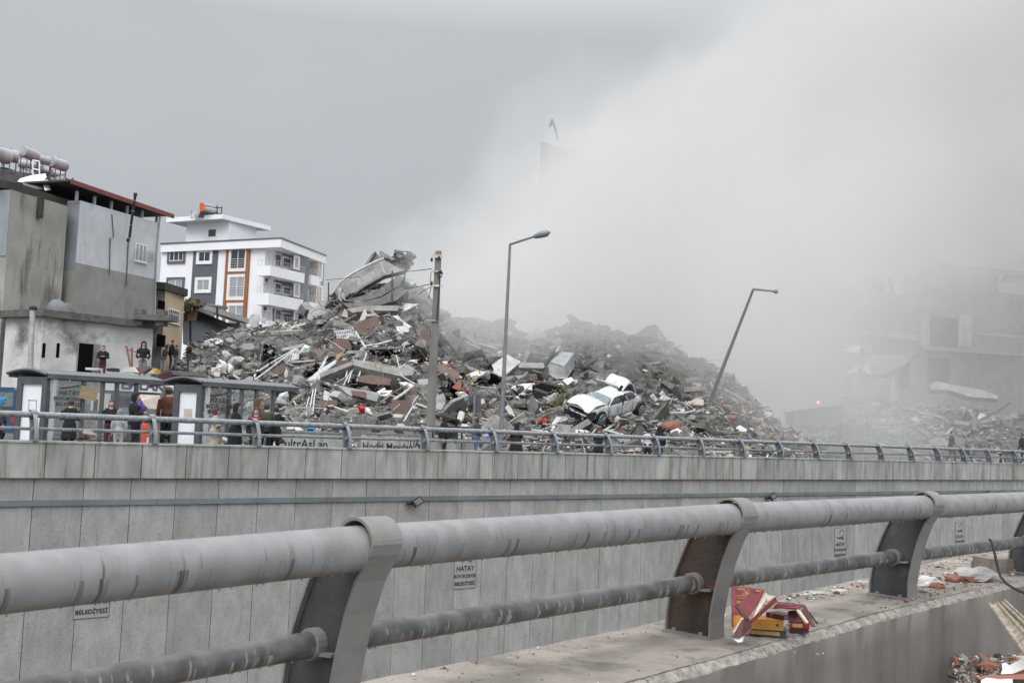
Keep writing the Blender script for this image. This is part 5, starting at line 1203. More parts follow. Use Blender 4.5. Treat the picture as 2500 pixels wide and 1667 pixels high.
mb=MB(); r=RG.rect(c(9,630,715),c(9,1310,752)); RG.box(mb,*r,0,1.6); mb.build('canopy_slab','c_light',fbld)
for F_,a_,b_,o_ in ((RG,(990,596),(1380,604),.15),(RG,(1150,634),(1280,642),.12),(RF,(80,592),(575,602),.2),(RG,(870,445),(960,690),.2)): mb=MB(); F_.box(mb,*F_.rect(c(9,*a_),c(9,*b_)),0,o_); mb.build('ledge','c_light',fbld)
mb=MB(); r=RF.rect(c(9,585,440),c(9,640,700)); RF.box(mb,*r,0,.3); mb.build('column','c_light',fbld)
UP=Fac(P(*c(9,640,250),102),P(*c(9,1175,250),104),fbld); up1=UP.A+UP.d*UP.L
solid('roof_storey',[UP.A,up1,up1+Vector((0,6,0)),UP.A+Vector((0,6,0))],zr2-.5,UP.sz(c(9,900,150))[1],'c_mid',fbld)
solid('roof_storey_slab',[UP.A+Vector((1,-.6,0)),up1+Vector((3,-.5,0)),up1+Vector((3,6,0)),UP.A+Vector((1,6,0))],UP.sz(c(9,900,140))[1]+.02,UP.sz(c(9,900,102))[1],'c_mid',fbld)
mb=MB(); 
for a in ((1215,100,1178,180),(1178,180,1176,290),(1176,228,1260,228),(1260,228,1262,290),(1255,105,1255,160)): mb.tube([P(*c(9,a[0],a[1]),103),P(*c(9,a[2],a[3]),103)],.13,6)
mb.build('white_frame','win_frame',fbld)
mb=MB(); mb.prism([P(*c(9,1215,140),103),P(*c(9,1285,165),103),P(*c(9,1255,185),103),P(*c(9,1200,165),103)],Vector((0,1.5,0))); mb.build('awning','c_dark',fbld)
mb=MB(); mb.tube([P(*c(9,395,300),97),P(*c(9,365,180),97)],.16,6); mb.build('antenna_mast','c_dark',fbld)
t=thing('roof_dish',P(*c(9,265,240),97),'faint roof dish on the hazy grey building','satellite dish')
mb=MB(); mb.ell(P(*c(9,255,235),97),(1.0,.2,.7),Matrix.Rotation(.5,3,'Y')); mb.tube([P(*c(9,275,245),97),P(*c(9,285,300),97)],.1,5); mb.build('dish','c_dark',t)
# second floor collapsed front, rubble in the haze
def hz(kind,pts,Y,m,label,cat,th=.8,tilt=.3,k_=9,group=None):
    src=cs(k_,*pts); cx=sum(p[0] for p in src)/len(src); cyy=sum(p[1] for p in src)/len(src); mpp=Y/FPX
    w3=[P(p[0],p[1],Y-(p[1]-cyy)*mpp*tilt) for p in src]; n=Vector((0,0,0))
    for i in range(1,len(w3)-1): n+=(w3[i]-w3[0]).cross(w3[i+1]-w3[0])
    n.normalize(); n=n if n.y>0 else -n; ce=sum(w3,Vector())/len(w3)
    mb=MB(); mb.prism(w3,n*th); o=mb.build(kind,m,origin=ce); tag(o,label,cat,group); return o
GH='slabs of the collapsed house in the haze'
hz('roof_slab_piece',((35,712),(95,662),(160,680),(115,728)),84,'c_white','bright slab tip at top left of the hazy collapsed house','slab',.2,.8,group=GH)
hz('roof_slab_piece',((160,680),(270,690),(225,735),(180,728)),85,'c_dark','dark slab beside the bright tip in the haze','slab',.3,.6,group=GH)
hz('wall_fragment',((65,725),(170,728),(390,740),(520,745),(500,800),(380,870),(230,900),(80,800)),86,'c_mid','grey collapsed wall face in haze','slab',1.5,.4,group=GH)
hz('wall_fragment',((80,900),(220,905),(390,920),(410,1090),(300,1110),(120,1100)),85,'c_mid','lower collapsed wall face in haze','slab',2,.2,group=GH)
hz('roof_slab_piece',((58,870),(105,825),(138,832),(125,870),(60,882)),83,'c_white','pale round-cornered slab in haze, left','slab',.3,.6,group=GH)
hz('roof_slab_piece',((178,850),(190,812),(225,815),(235,860),(215,885)),83,'c_white','small pale block in haze right of the round-cornered slab','slab',.3,.3,group=GH)
hz('roof_slab_piece',((90,870),(130,865),(135,960),(100,985),(85,950)),83.5,'c_light','hanging pale strip under the round-cornered slab','slab',.3,.1,group=GH)
hz('roof_slab_piece',((380,960),(400,900),(430,1060),(420,1100),(350,1100)),84,'c_light','pale upright pillar stump in haze','slab',.5,.1,group=GH)
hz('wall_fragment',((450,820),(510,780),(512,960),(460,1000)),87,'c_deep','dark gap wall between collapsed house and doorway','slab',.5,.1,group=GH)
hz('fallen_beam',((500,790),(640,700),(665,706),(520,810)),86,'c_dark','dark beam rising to the canopy in haze','beam',.4,.1,group=GH)
hz('floor_slab',((655,975),(710,935),(820,960),(1050,1000),(1160,1040),(1165,1065),(960,1050),(800,1000),(680,1000)),88,'c_light','pale fallen roof slab sloping below the hazy doorway','slab',.6,.6,group=GH)
hz('fallen_beam',((990,1235),(1170,1140),(1255,1085),(1262,1095),(1190,1160),(1020,1250)),80,'c_dark','dark beam slanting over hazy rubble at far right','beam',.4,.2,group=GH)
hz('roof_slab_piece',((270,1245),(310,1210),(370,1218),(365,1255),(300,1258)),78,'c_white','white round stone on the hazy rubble','slab',.4,.4,group=GH)
hz('wall_fragment',((20,1250),(180,1262),(175,1400),(30,1400)),72,'c_mid','low pale-topped block right behind the rail in haze','slab',2,.1,group=GH)
hz('skip',((775,1190),(935,1165),(1070,1150),(1170,1140),(1172,1290),(1065,1300),(940,1310),(790,1300)),76,'c_dark','dark boxy shape standing in smoke right of the debris slope','container',2.5,.0,k_=8)
# ember glows
for (k_,x,y,Y,lab) in ((8,972,1117,74,'small orange-red glow of fire in the smoke'),(8,1187,1466,63,'small pink-red light at the railing height')):
    mb=MB(); mb.ell(P(*c(k_,x,y),Y),(.09,.06,.08),nu=8,nv=6); 
    if 'glow' not in MATS:
        g_=bpy.data.materials.new('glow'); g_.use_nodes=True; MATS['glow']=g_; b=g_.node_tree.nodes['Principled BSDF']; b.inputs['Base Color'].default_value=(.5,.1,.05,1); b.inputs['Emission Color'].default_value=(1,.16,.07,1); b.inputs['Emission Strength'].default_value=6
    o=mb.build('fire_glow','glow',origin=P(*c(k_,x,y),Y)); tag(o,lab,'fire glow')
hr=Heap()
for i in range(2600):
    xs=random.uniform(1940,2620); v=random.random(); top=itp([(1900,1040),(2000,1010),(2080,960),(2200,985),(2350,985),(2450,1010),(2620,1010)],xs); bot=hor(xs)+44
    y=bot+(top-bot)*v; Y=68+15*v; s_=.12/(random.random()**.6+.05); s_=min(s_,1.4)
    hr.put(random.choice(('rock','slab','slab','brick','stick')),P(xs,y,Y),s_,pick([('c_light',30),('c_mid',40),('c_dark',35),('c_white',4)]),flat=.5)
hr.build('rubble_in_haze','pale broken concrete heaped before the hazy building')
mb=MB(); NX=90; NV=30
for i in range(NX+1):
    x=1900+760*i/NX; top=itp([(1900,1060),(2000,1020),(2080,970),(2200,995),(2350,990),(2450,1015),(2660,1015)],x); bot=hor(x)+50
    for j in range(NV+1):
        v=j/NV; p=P(x,bot+(top-bot)*v,68+16*v); p.z+=.3*noise.fractal(p*.5,1,2,4)*min(1,v*8); mb.v.append(p)
    b0=P(x,top,84)
    for k in range(1,4): mb.v.append(Vector((b0.x,b0.y+k*3,STREET+(b0.z-STREET)*(1-k/3)-.01)))
w_=NV+4
for i in range(NX):
    for j in range(w_-1): a=i*w_+j; mb.f.append([a,a+w_,a+w_+1,a+1]); mb.m.append(0)
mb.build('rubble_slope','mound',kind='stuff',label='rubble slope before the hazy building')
# tall block swallowed by smoke
TW=142
tb=thing('tall_building',P(1329,1000,TW),'faint tower block corner with roof mast showing through the smoke','building')
tl=P(1325,345,TW); tr_=P(1420,345,TW+6); 
solid('wall',[(tl.x-.2,tl.y),(tr_.x,tr_.y),(tr_.x+1,tr_.y+16),(tl.x+1,tl.y+18)],STREET,tl.z,'plaster_blue',tb)
mb=MB(); mb.tube([P(1361,343,TW),P(1358,322,TW),P(1350,300,TW),P(1347,293,TW)],.16,6); mb.prism([P(1340,306,TW),P(1347,290,TW),P(1351,292,TW),P(1352,297,TW),P(1344,309,TW)],Vector((0,.5,0))); mb.build('roof_mast','c_deep',tb)

# ------------------------------------------------------------------ smoke
def smoke_mat():
    m=bpy.data.materials.new('smoke_volume'); m.use_nodes=True; nt=m.node_tree; N=nt.nodes; L=nt.links
    N.remove(N['Principled BSDF']); out=N['Material Output']
    pv=N.new('ShaderNodeVolumePrincipled'); pv.inputs['Color'].default_value=(.825,.822,.808,1); pv.inputs['Anisotropy'].default_value=0.0
    L.new(pv.outputs[0],out.inputs['Volume'])
    g=N.new('ShaderNodeNewGeometry'); 
    def M(op,a,b=None,c_=None,clamp=False):
        n=N.new('ShaderNodeMath'); n.operation=op; n.use_clamp=clamp
        for i,v in enumerate((a,b,c_)):
            if v is None: continue
            if isinstance(v,(int,float)): n.inputs[i].default_value=v
            else: L.new(v,n.inputs[i])
        return n.outputs[0]
    def SM(v,a,b):   # smoothstep a->b
        n=N.new('ShaderNodeMapRange'); n.interpolation_type='SMOOTHSTEP'; L.new(v,n.inputs[0]); n.inputs[1].default_value=a; n.inputs[2].default_value=b; return n.outputs[0]
    def NZ(scale,det,loc=(0,0,0),st=(1,1,1)):
        mp=N.new('ShaderNodeMapping'); mp.inputs['Location'].default_value=loc; mp.inputs['Scale'].default_value=st; L.new(g.outputs['Position'],mp.inputs[0])
        n=N.new('ShaderNodeTexNoise'); n.inputs['Scale'].default_value=scale; n.inputs['Detail'].default_value=det; n.inputs['Roughness'].default_value=.55; L.new(mp.outputs[0],n.inputs['Vector']); return M('SUBTRACT',n.outputs[0],.5)
    s=N.new('ShaderNodeSeparateXYZ'); L.new(g.outputs['Position'],s.inputs[0]); X,Y,Z=s.outputs
    n1=NZ(.055,4,st=(1,.6,.8)); n2=NZ(.16,3,(7,3,1))
    wob=M('MULTIPLY_ADD',n1,30.0,M('MULTIPLY',n2,16.0))
    # the plume: right of a slanting front that leans with height
    fr_=M('ADD',M('SUBTRACT',M('SUBTRACT',X,PL_X0),M('ADD',M('MULTIPLY',M('MAXIMUM',M('SUBTRACT',Z,16.5),0.0),PL_SL),M('MULTIPLY',M('MAXIMUM',M('SUBTRACT',Z,30.0),0.0),0.35))),wob)
    n3=NZ(.3,4,(2,9,4)); pl=M('MULTIPLY',SM(M('MULTIPLY_ADD',n3,9.0,fr_),-8.0,21.0),M('MAXIMUM',M('MULTIPLY_ADD',n2,2.4,1.0),0.05))
    ydepth=M('MULTIPLY',SM(M('ADD',Y,M('MULTIPLY',wob,.5)),84,98),M('SUBTRACT',1.0,SM(Y,124,136)))
    # lower right: haze in front of the far building, from Y 66
    ground=SM(M('SUBTRACT',84.0,Y),0.0,1.0)
    lowr=M('SUBTRACT',1.0,M('MULTIPLY',SM(M('ADD',X,M('MULTIPLY',n2,10.0)),20,30),M('SUBTRACT',1.0,SM(M('ADD',Z,M('MULTIPLY',n2,14.0)),12,20))))
    ydepth=M('MULTIPLY',ydepth,lowr)
    plume=M('MULTIPLY',M('MULTIPLY',pl,ydepth),PL_D)
    # haze wedge near the ground
    hx=SM(M('ADD',X,M('MULTIPLY',wob,.28)),HZ_X0,HZ_X1)
    hy=M('MULTIPLY',SM(Y,64,70),M('SUBTRACT',1.0,SM(Y,96,100)))
    zcap=M('SUBTRACT',1.0,SM(M('SUBTRACT',M('ADD',Z,M('MULTIPLY',n2,14.0)),M('MULTIPLY',M('MAXIMUM',M('SUBTRACT',X,10.0),0.0),0.5)),10.0,20.0))
    hzz=M('MULTIPLY',M('MULTIPLY',M('MULTIPLY',hx,hy),zcap),M('MULTIPLY',HZ_D,M('ADD',1.0,M('MULTIPLY',n2,2.6))))
    # thick core just right of the mound's end
    core=M('MULTIPLY',M('MULTIPLY',SM(M('ADD',X,M('MULTIPLY',n2,9.0)),8.5,14.5),M('SUBTRACT',1.0,SM(M('ADD',X,M('MULTIPLY',n2,8.0)),22,29))),M('MULTIPLY',M('MULTIPLY',SM(Y,58,66),M('SUBTRACT',1.0,SM(Y,96,100))),M('MULTIPLY',zcap,CO_D)))
    # smoke hugging the ridge behind and above the dark part of the heap
    rx=M('MULTIPLY',SM(M('ADD',X,M('MULTIPLY',n2,7.0)),-9.5,-5.5),M('SUBTRACT',1.0,SM(X,16,20)))
    rz_=SM(M('ADD',Z,M('MULTIPLY',n2,9.0)),RD_Z0,RD_Z1)
    rlim=SM(M('ADD',M('SUBTRACT',M('ADD',X,8.0),M('MULTIPLY',M('MAXIMUM',M('SUBTRACT',Z,12.0),0.0),1.15)),M('MULTIPLY',wob,.8)),-2.0,5.0)
    ry=M('MULTIPLY',SM(Y,67,75),rlim)
    ridge=M('MULTIPLY',M('MULTIPLY',rx,rz_),M('MULTIPLY',M('MULTIPLY',ry,M('SUBTRACT',1.0,SM(Y,92,98))),RD_D))
    tot=M('MAXIMUM',M('ADD',M('ADD',plume,hzz),M('ADD',core,ridge)),0.0)
    cz=N.new('ShaderNodeMapRange'); cz.inputs[1].default_value=2; cz.inputs[2].default_value=26; cz.inputs[3].default_value=.82; cz.inputs[4].default_value=.715; L.new(Z,cz.inputs[0]); cc=N.new('ShaderNodeCombineColor'); L.new(cz.outputs[0],cc.inputs[0]); L.new(M('MULTIPLY',cz.outputs[0],.992),cc.inputs[1]); L.new(M('MULTIPLY',cz.outputs[0],.972),cc.inputs[2]); L.new(cc.outputs[0],pv.inputs['Color'])  # smoke colour lightened near the ground to offset shade from the plume above
    L.new(tot,pv.inputs['Density']); return m
PL_X0=-11.0; PL_SL=1.25; PL_D=.16; HZ_X0=15.5; HZ_X1=23.0; HZ_D=.020; CO_D=.085; RD_Z0=4.2; RD_Z1=10.0; RD_D=.22
MATS['smoke_volume']=smoke_mat(); MATS['smoke_volume'].cycles.volume_step_rate=1.0
MATS['smoke_volume'].cycles.volume_sampling='MULTIPLE_IMPORTANCE' if False else 'DISTANCE'
mb=MB(); mb.obox((-30,57,STREET-.5),(125,0,0),(0,80,0),(0,0,62)); o=mb.build('smoke','smoke_volume',kind='stuff',label='thick pale grey smoke plume rising behind the heap and drifting right')
SC.cycles.volume_step_rate=STEP if (STEP:=4.0) else 1
# ------------------------------------------------------------------ people
from mathutils.kdtree import KDTree
def person(loc,face,label,top='cl_black',legs='cl_black',pose='stand',h=1.72,hair='hair',hood=None,coat=0,skirt=False,accent=None,shoes='rubber',armswing=0,arms='down',lean=0.0,group=None,scarf=None,cat='person'):
    """face = heading the person looks along (world xy)"""
    k=h/1.72; f=Vector((face[0],face[1],0)).normalized(); r=Vector((f.y,-f.x,0)); o=Vector(loc)
    def J(side,fwd,z): 
        fw=fwd+lean*max(0,z-.9); return o+(r*side+f*fw+Vector((0,0,z)))*k
    mats=[top,legs,'skin',shoes,accent or top,scarf or 'hair']
    src=[]; mb=MB()
    bulk=1.16 if pose!='thin' else 1
    def T(path,rad,mi,n=12): mb.tube(path,[q*k*(bulk if mi==0 else 1) for q in rad],n,mi)
    def E(c_,rad,mi): mb.ell(c_,tuple(q*k for q in rad),Matrix((r,f,Vector((0,0,1)))).transposed(),12,9,mi)
    sit=pose=='sit'; pz=.50 if sit else .93; dz=pz-.93
    # torso
    T([J(0,-.01,pz-.08),J(0,0,pz+.06),J(0,.01,pz+.22),J(0,.0,pz+.40),J(0,-.01,pz+.50),J(0,.0,pz+.57)],[.12,.15,.14,.155,.12,.06],0)
    for s in (-1,1): E(J(s*.08,0,pz+.0),(.1,.125,.14),0 if coat else 1); E(J(s*.10,-.005,pz+.36),(.1,.115,.15),0)
    T([J(-.17,-.01,pz+.48),J(0,-.01,pz+.52),J(.17,-.01,pz+.48)],[.075,.09,.075],0)
    T([J(0,0,pz+.52),J(0,.015,pz+.62)],[.062,.055],2)
    # legs
    for s in (-1,1):
        if sit: kn=J(s*.12,.44,.50); an=J(s*.12,.42,.09)
        elif pose=='walk': kn=J(s*.09,.12*s+.05,.5); an=J(s*.085,.24*s-.05,.09+(.04 if s<0 else 0))
        else: kn=J(s*.105,.02,.50); an=J(s*.115,-.01,.09)
        T([J(s*.09,0,pz),J(s*.09,0,pz).lerp(kn,.5),kn,kn.lerp(an,.5),an],[.10,.085,.062,.058,.045],1)
        T([an-Vector((0,0,.04*k)),an+f*.16*k-Vector((0,0,.055*k))],[.045,.035],3)
    if coat:
        zb=pz-coat; 
        if sit: T([J(0,0,pz+.1),J(0,.2,pz+.02),J(0,.42,pz-.02)],[.17,.18,.16],0)
        else: T([J(0,0,pz+.1),J(0,0,pz-.1),J(0,0,zb)],[.165,.19,.21],0,16)
    if skirt: T([J(0,0,pz+.15),J(0,0,.5),J(0,0,.04)],[.2,.29,.36],0,18)
    # arms
    for s in (-1,1):
        sh=J(s*.195,-.01,pz+.485)
        if sit: el=J(s*.27,.06,pz+.22); ha=J(s*.10,.30,pz+.14)
        elif arms=='pocket': el=J(s*.29,-.06,pz+.2); ha=J(s*.19,.08,pz+.03)
        elif arms=='front': el=J(s*.27,.05,pz+.22); ha=J(s*.05,.26,pz+.27)
        elif arms=='reach' and s<0: el=J(s*.30,.08,pz+.24); ha=J(s*.42,.26,pz+.12)
        else: el=J(s*.255,-.02+.08*armswing*s,pz+.2); ha=J(s*.25,.06+.16*armswing*s,pz-.05)
        T([sh,sh.lerp(el,.5),el,el.lerp(ha,.5),ha],[.07,.06,.053,.045,.036],0)
        dr=(ha-el).normalized(); sd=dr.orthogonal().normalized()
        T([ha,ha+dr*.08*k],[.035,.036],2,8)
        if arms!='pocket':
            for q,L_ in ((-1.5,.062),(-.5,.075),(.5,.072),(1.5,.056)): T([ha+dr*.07*k+r*q*.016*k,ha+dr*(.07+L_)*k+r*q*.018*k+f*.018*k],[.010,.008],2,5)
            T([ha+dr*.02*k-r*s*.02*k,ha+dr*.07*k-r*s*.05*k+f*.02*k],[.011,.009],2,5)
    # head
    hc=J(0,.03,pz+.72); E(hc,(.077,.095,.115),2); E(hc+f*.03*k-Vector((0,0,.05*k)),(.055,.065,.06),2)
    T([hc+f*.09*k+Vector((0,0,.01*k)),hc+f*.112*k-Vector((0,0,.018*k))],[.010,.014],2,6)
    for s in (-1,1): E(hc+r*s*.078*k,(.012,.02,.03),2)
    me=bpy.data.meshes.new('body'); me.from_pydata([tuple(p-o) for p in mb.v],[],mb.f); me.update()
    ob=bpy.data.objects.new('body',me); COL.objects.link(ob); md=ob.modifiers.new('r','REMESH'); md.mode='VOXEL'; md.voxel_size=.02 if not far_away(o) else .03
    sm_=ob.modifiers.new('s','SMOOTH'); sm_.iterations=2; sm_.factor=.5
    dg=bpy.context.evaluated_depsgraph_get(); nm=bpy.data.meshes.new_from_object(ob.evaluated_get(dg)); bpy.data.objects.remove(ob); nm.name='person'
    kd=KDTree(len(mb.f)); 
    for i,fc in enumerate(mb.f): kd.insert(sum((mb.v[j] for j in fc),Vector())/len(fc)-o,i)
    kd.balance(); nm.materials.clear()
    for m in mats: nm.materials.append(MATS[m])
    idx=[]
    for p in nm.polygons:
        _,i,_=kd.find(p.center); mi=mb.m[i]
        idx.append(mi)
    nm.polygons.foreach_set('material_index',idx); nm.polygons.foreach_set('use_smooth',[True]*len(idx)); nm.update()
    root=bpy.data.objects.new('person',nm); COL.objects.link(root); root.location=o; root.matrix_world=Matrix.Translation(o); tag(root,label,cat,group)
    # hair / hood
    mb=MB(); Rm=Matrix((r,f,Vector((0,0,1)))).transposed()
    def cap(rx,ry,rz_,cut,drop,m,name):
        mb=MB(); vs=[]; nu,nv=16,9
        for j in range(nv+1):
            ph=math.pi*.5*j/nv*1.25
            for i in range(nu):
                th=2*math.pi*i/nu; fr=math.sin(th)   # +1 = front
                z=math.cos(ph)*rz_; q=math.sin(ph)
                p=Vector((q*math.cos(th)*rx,q*math.sin(th)*ry,z))
                if fr>.25 and z<cut: p.z=cut; 
                if fr<=.25 and ph>1.4: p.z-=drop*(ph-1.4)/.56
                vs.append(hc+Rm@(p*k)+Vector((0,0,.012*k))-f*.012*k)
        fs=[(j*nu+i,(j+1)*nu+i,(j+1)*nu+(i+1)%nu,j*nu+(i+1)%nu) for j in range(nv) for i in range(nu)]; mb.add(vs,fs); vi=[v-(v-hc)*.12 for v in vs]; mb.add(vi,[f_[::-1] for f_ in fs]); o_=mb.build(name,m,root,smooth=True); return o_
    if hood: cap(.125,.14,.15,.075,.16,hood,'hood')
    elif scarf: cap(.105,.125,.135,.06,.16,scarf,'headscarf')
    else: cap(.088,.106,.123,.055,.02 if hair!='long' else .2,'hair' if hair=='long' else hair,'hair')
    if accent:
        mb=MB(); mb.tube([J(-.15,.0,pz+.50),J(-.12,.12,pz+.49),J(0,.15,pz+.45),J(.12,.12,pz+.49),J(.15,.0,pz+.50),J(.1,-.1,pz+.55),J(-.1,-.1,pz+.55),J(-.15,.0,pz+.50)],.045*k,8,cap=False)
        if accent!='cl_orange': mb.tube([J(.03,.16,pz+.42),J(.04,.175,pz+.2),J(.04,.17,pz)],.035*k,8)
        mb.build('collar',accent,root,smooth=True)
    return root
def far_away(o): return o.y>45
def at(p,zfeet=None,Y=None,hgt=1.72,head=True):
    """where the feet stand, from the pixel of the head top and a distance"""
    q=P(p[0],p[1],Y); return Vector((q.x,q.y,zfeet if zfeet is not None else q.z-hgt))
ZP=STREET+.004
CAMW=Vector((0,-1,0))
def tocam(q): return (-q.x,-q.y)
def fromcam(q): return (q.x,q.y)
def side_r(q): v=Vector((q.x,q.y,0)).normalized(); return (v.y,-v.x)
def side_l(q): v=Vector((q.x,q.y,0)).normalized(); return (-v.y,v.x)
PP=[]
def put(p,Y,label,face='cam',hgt=1.72,zf=None,**kw):
    q=P(p[0],p[1],Y)
    if Y<50: hgt=(q.z-ZP)*.995; q.z=ZP
    else: q.z-=hgt
    fc={'cam':tocam,'away':fromcam,'right':side_r,'left':side_l}[face](q) if isinstance(face,str) else face
    return person(q,fc,label,h=hgt,**kw)
def solve_Y(p,top):    # distance at which a head top at street+top is seen at p
    return (top-.95)*FPX/(hor(p[0])-p[1])
h_=lambda k,x,y:c(k,x,y)
# in and around the shelters
put(h_(2,620,1135),32.5,'person standing in dark coat with back turned, in first bus shelter','away',1.75,top='cl_black',legs='cl_black',coat=.4,arms='front')
put(h_(2,972,1138),34,'long-haired person in black with pale neckline in front of the first bus shelter','cam',1.7,arms='front',top='cl_black',legs='cl_maroon',hair='long')
put(h_(2,1045,1225),33,'small figure in light grey jacket in front of the long-haired person','away',1.22,top='cl_lgrey',legs='cl_lgrey',hood='cl_grey')
put(h_(2,1180,1080),36,'person in black with a purple scarf at right end of first shelter','right',1.62,top='cl_black',legs='cl_black',hood='cl_black',accent='cl_purple',arms='front')
put(h_(2,1472,1030),41,'person in rust-coloured jacket standing between the two shelters','away',1.72,top='cl_rust',legs='cl_black')
put(h_(2,25,1120),33,'person in blue hooded coat at the far left edge beside the van','right',1.3,top='cl_char',legs='cl_black',hood='cl_cyan')
put(h_(4,730,1010),34.5,'person in beige coat and maroon headscarf by the second shelter panel','right',1.45,top='cl_beige',legs='cl_grey',scarf='cl_maroon',coat=.5,arms='front')
put(h_(4,960,962),34.5,'person in big black hooded coat by the second shelter','right',1.8,arms='front',top='cl_black',legs='cl_black',hood='cl_black',coat=.6)
put(h_(4,1205,905),37,'person in brown fur-hooded jacket standing in the second shelter','right',1.70,top='cl_brown',legs='cl_black',hood='cl_brown')
put(h_(4,1180,1010),34.4,'child in black and red jacket in front of the second shelter post','cam',1.33,top='cl_black',legs='cl_black',accent='cl_red')
put(h_(4,1298,958),35.5,'person in dark olive coat seen from behind in the second shelter','away',1.6,top='cl_olive',legs='cl_black',arms='front')
put(h_(4,1408,988),36,'person all in black at right end of the second shelter','away',1.52,top='cl_black',legs='cl_black',coat=.3,arms='front')
# between pole and car
put(h_(12,600,915),41.5,'crouched person in black beside foot of the concrete pole','left',1.4,top='cl_black',legs='cl_black',hood='cl_navy',lean=.15)
put(h_(12,1100,940),42.0,'long-dark-haired person in black top and blue jeans left of lamp post','right',1.68,top='cl_char',legs='cl_jean',hair='long',lean=.08,arms='front')
put(h_(12,1760,1050),43.5,'figure in a full-length black robe right of the lamp post','away',1.6,top='cl_black',legs='cl_black',hood='cl_black',skirt=True,arms='front')
put(c(6,1275,1240),45.5,'person in black with pale cap behind the railing post below the car front','right',1.6,top='cl_black',legs='cl_black',scarf='cl_white')
put(c(7,570,1218),46,'person in black coat with brownish hair just below the car wheel','away',1.66,top='cl_black',legs='cl_black',hair='cl_brown',coat=.35,arms='front')
put(c(7,1118,1238),47.5,'dark-haired person wearing a white jacket below the car’s rear','away',1.68,top='cl_white',legs='cl_black',arms='pocket')
put(c(7,1250,1213),49,'black-hooded person next to the white-jacketed one','away',1.72,top='cl_black',legs='cl_black',hood='cl_black')
# in the haze
put(c(9,825,1308),66,'tall dark-coated person walking in haze behind the rail','right',1.82,pose='walk',top='cl_navy',legs='cl_navy',arms='pocket',coat=.15)
put(c(9,945,1335),67,'person in greyish coat walking in haze next to the taller one','left',1.7,pose='walk',top='cl_grey',legs='cl_char',arms='front')
put(c(9,1342,1325),68,'dark figure at far right edge in the haze','left',1.78,top='cl_navy',legs='cl_navy',coat=.2)
# up on the mound
for pt,Y,kw in ((c(2,902,662),56,dict(label='person in black jacket and maroon trousers standing in front of the black doorway wall',face='cam',top='cl_black',legs='cl_maroon',arms='front')),
    (c(2,1253,630),51,dict(label='person in black hooded jacket and pale trousers standing above the first shelter',face='cam',top='cl_black',legs='cl_grey',hood='cl_black',arms='pocket')),
    (c(4,140,290),66,dict(label='bending person in grey jacket and pale trousers, leftmost of the group on rubble',face='right',top='cl_char',legs='cl_grey',lean=.25,hood='cl_char')),
    (c(4,228,238),66.5,dict(label='tall person in black, second from left in the group on rubble',face='right',top='cl_black',legs='cl_black',hgt=1.8,lean=.08)),
    (c(4,282,292),67.5,dict(label='person in dark jacket and blue jeans, third in the group on rubble',face='left',top='cl_navy',legs='cl_jean',hgt=1.6)),
    (c(4,428,258),66,dict(label='person in black with an orange-red collar, rightmost on the rubble shoulder',face='left',top='cl_black',legs='cl_olive',accent='cl_orange',arms='reach'))):
    hg=kw.pop('hgt',1.74); pr_=put(pt,Y,hgt=hg,**kw)
    fp_=pr_.location; # a slab under the feet
    sl=MB(); sl.prism([fp_+Vector((-.9,-.6,-.0)),fp_+Vector((.8,-.7,-.02)),fp_+Vector((.95,.6,0)),fp_+Vector((-.7,.8,.02))],Vector((0,0,-.25))); so=sl.build('standing_slab','c_mid',origin=fp_); tag(so,'concrete slab under the feet of the '+kw.get('label',pr_['label'])[:0]+pr_['label'].split(',')[0].replace('person in ','one in ')[:60],'concrete slab')
    ch=Heap()
    for q in range(60): ch.put(random.choice(('rock','slab')),fp_+Vector((random.gauss(0,1.0),random.uniform(-.2,1.6),-.45-random.random()*1.6)),random.uniform(.25,.7),random.choice((0,1,2)))
    ch.build('rubble_chunks','broken concrete under the people on the heap')

